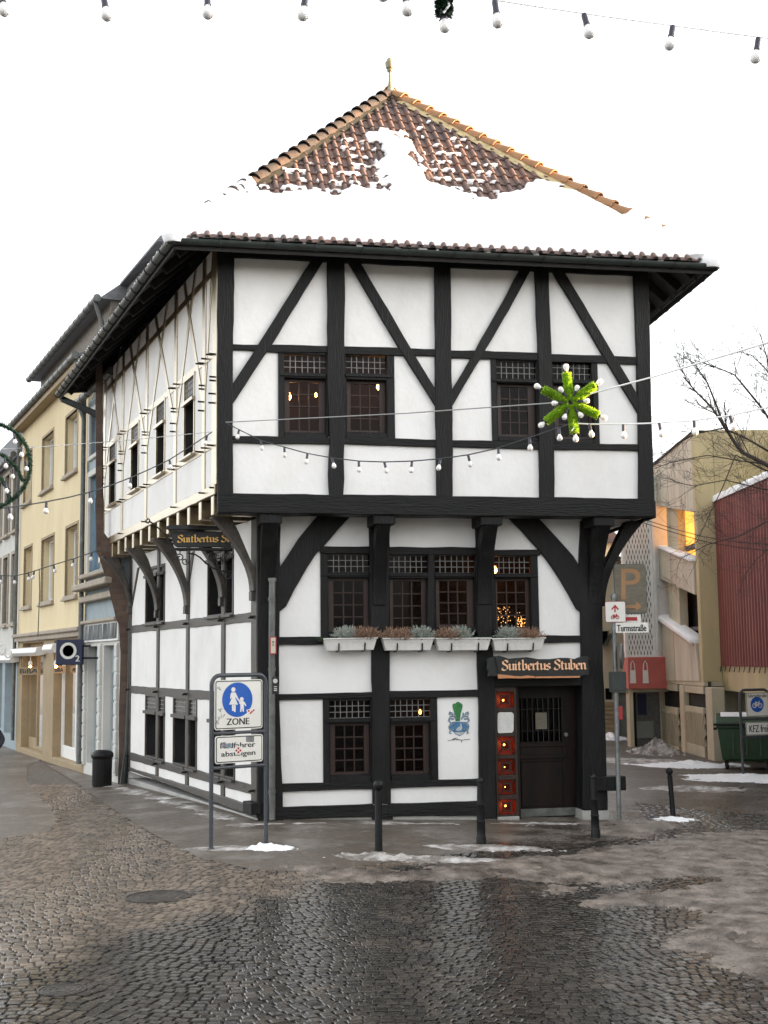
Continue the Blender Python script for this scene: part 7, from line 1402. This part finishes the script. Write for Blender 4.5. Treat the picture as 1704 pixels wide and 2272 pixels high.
# ================================================================== manhole covers, snow and slush on the ground
for (x, y, r_, lb) in ((350, 1994, .33, 'larger round iron manhole cover among the setts left of centre'), (137, 2203, .175, 'small round iron cover in the setts at lower left')):
    p = on_g(x, y); p.z = g(p.x); s = empty('manhole_cover', p, lb, 'manhole cover', 'iron covers in the setts'); mb = MB(); mb.lathe([(r_*.93, -.02), (r_, -.02), (r_, .028), (r_*.93, .028), (r_*.93, -.02)], p, 40); mb.build('rim', 'iron_cover', s); mb = MB(); mb.lathe([(r_*.91, -.02), (r_*.91, .022), (.001, .024)], p, 40)
    for q in (.3, .55, .78): mb.lathe([(r_*q-.008, .02), (r_*q-.006, .028), (r_*q+.006, .028), (r_*q+.008, .02)], p, 32)
    mb.build('lid', 'iron_cover', s)
def ground_field(name, m, cen, ext, st, field, lbl, kind='stuff', cat='snow', group=None):
    x0, x1, y0, y1 = cen.x-ext[0], cen.x+ext[0], cen.y-ext[1], cen.y+ext[1]; nx, ny = int((x1-x0)/st), int((y1-y0)/st); idx = {}; vs, fs = [], []
    hv = [[field(x0+i*st, y0+j*st) for i in range(nx+1)] for j in range(ny+1)]
    def vv(i, j):
        if (i, j) not in idx: x, y = x0+i*st, y0+j*st; idx[i, j] = len(vs); vs.append((x, y, g(x)+max(-.03, hv[j][i])))
        return idx[i, j]
    for j in range(ny):
        for i in range(nx):
            if max(hv[j][i], hv[j][i+1], hv[j+1][i], hv[j+1][i+1]) > -.005: fs.append([vv(i, j), vv(i+1, j), vv(i+1, j+1), vv(i, j+1)])
    mb = MB(); mb.add(vs, fs)
    if fs: thing(mb, name, m, lbl, cat, group, V((cen.x, cen.y, g(cen.x))), smooth=True, kind=kind)
def N3(x, y, s, k=0): return mnoise.noise(V((x*s, y*s, k)))
def heap(x, y, rx, ry, h, m, lbl, seed, rough_=.5, st=.03, base=.02):
    c = on_g(x, y)
    def fld(X, Y_):
        d = math.hypot((X-c.x)/rx, (Y_-c.y)/ry); n = N3(X, Y_, 3.2/max(rx, .3), seed)*.45+N3(X, Y_, 9, seed)*.25*rough_+N3(X, Y_, 24, seed)*.18*rough_
        v = (1-d)+n*.9; return base+h*max(-.6, min(1, v))*(1 if v < .3 else (.3+.7*v)/1.0)-.0
    ground_field('snow_heap', m, c, (rx*1.7, ry*1.7), st, lambda X, Y_: fld(X, Y_)-base*.2, lbl, 'stuff', 'snow heap')
heap(600, 1884, .30, .22, .07, 'snow', 'small heap of clean white snow at the right leg of the zone sign', 1, 1.0, .02)
heap(505, 1884, .42, .16, .012, 'snow_dirty', 'thin dirty snow patch at the left leg of the zone sign', 2, .6, .025)
heap(842, 1904, .50, .26, .06, 'snow_dirty', 'lumpy dirty snow heaped round the foot of the middle ball bollard', 3, 1.6, .02)
heap(1085, 1884, .75, .26, .035, 'snow_dirty', 'dirty snow strip at the foot of bollard left of the door', 4, 1.2, .025)
heap(1000, 1912, .75, .28, .045, 'snow_dirty', 'clumpy dirty snow along the pavement edge between two bollards', 5, 1.6, .025)
heap(1500, 1820, .30, .30, .04, 'snow', 'little snow at the foot of the lone right bollard', 6, 1, .025)
heap(1535, 1700, 1.3, .7, .12, 'snow', 'white snow bank against the perforated garage panels', 7, 1, .06)
heap(1455, 1672, .6, .9, .40, 'snow_dirty', 'grey shovelled snow pile at the garage corner', 8, 1.6, .06)
heap(1660, 1728, 1.3, .9, .10, 'snow', 'white snow under and in front of the green waste container', 9, 1, .06)
heap(1355, 1640, .5, .8, .2, 'snow', 'small snow pile at the far wall behind the signpost', 10, 1, .06)
heap(1410, 1690, 1.1, .9, .05, 'snow_dirty', 'patchy dirty snow in the middle of the right street', 11, 1.4, .06)
heap(1540, 1752, .9, .5, .06, 'snow_dirty', 'lumps of dirty snow behind the lone bollard', 12, 1.6, .05)
heap(1660, 2096, .42, .34, .085, 'slush', 'brown clods of frozen slush at the lower right', 13, 2.2, .02)
SL = [([(840, 1945), (1000, 1925), (1200, 1905), (1420, 1880), (1560, 1850), (1704, 1850), (1704, 1930), (1600, 1945), (1450, 1950), (1340, 1965), (1240, 1960), (1100, 1945), (960, 1955)], .8), ([(1704, 1925), (1640, 1950), (1560, 1970), (1480, 1985), (1380, 1990), (1290, 2010), (1360, 2012), (1480, 2005), (1590, 2030), (1560, 2080), (1500, 2100), (1600, 2130), (1650, 2170), (1704, 2190), (1800, 2150), (1800, 1930)], 1.0), ([(1150, 1990), (1230, 1968), (1260, 1975), (1200, 1992)], .7), ([(1225, 1945), (1300, 1925), (1360, 1930), (1290, 1950)], .7), ([(640, 1925), (800, 1935), (1000, 1940), (900, 1960), (720, 1950)], .7), ([(1300, 1800), (1400, 1790), (1500, 1830), (1420, 1860), (1330, 1850)], .5)]
SLP = [([(lambda p: (p.x, p.y))(on_g(*q)) for q in pl__], k) for pl__, k in SL]
def slush(x, y):
    best = -9
    for P_, k in SLP:
        d = pdist((x, y), P_); d = d if in_poly((x, y), P_) else -d; best = max(best, min(d, .3))
    if best < -.5: return -.05
    v = best*.12+.026+.030*N3(x, y, 1.6, 1)+.024*N3(x, y, 5, 2)+.020*N3(x, y, 13, 3)+.010*N3(x, y, 31, 5); return min(v, .050+.016*N3(x, y, 9, 4)+.012*N3(x, y, 26, 6))
ground_field('slush_patches', 'slush', V((2.9, 14.2, 0)), (4.6, 5.6), .035, slush, 'trodden brown slush spread over the setts and along the pavement edge', 'stuff', 'slush')
def rim(x, y):                                   # grey icy film along the walls and on the paving
    p = V((x, y)); d1 = abs((V((x, y, 0))-V((LC.x, LC.y, 0))).dot(L1.n)-.35); v = -.2
    if (V((x, y, 0))-V((LC.x, LC.y, 0))).dot(L1.u) > -.6: v = .05-d1*.2
    d2 = abs((V((x, y, 0))-V((LC.x, LC.y, 0))).dot(F1.n)-.45)
    if (V((x, y, 0))-V((LC.x, LC.y, 0))).dot(F1.u) > -.5: v = max(v, .045-d2*.2)
    return .020+v*.4+.022*N3(x*.6+y*.3, y, 2.2, 7)+.016*N3(x, y, 8, 8)-.016
ground_field('icy_film', 'snow_dirty', V((-1.5, 21.0, 0)), (5.5, 5.5), .06, lambda x, y: min(rim(x, y), .032), 'thin grey icy film along the foot of the house walls', 'stuff', 'ice')
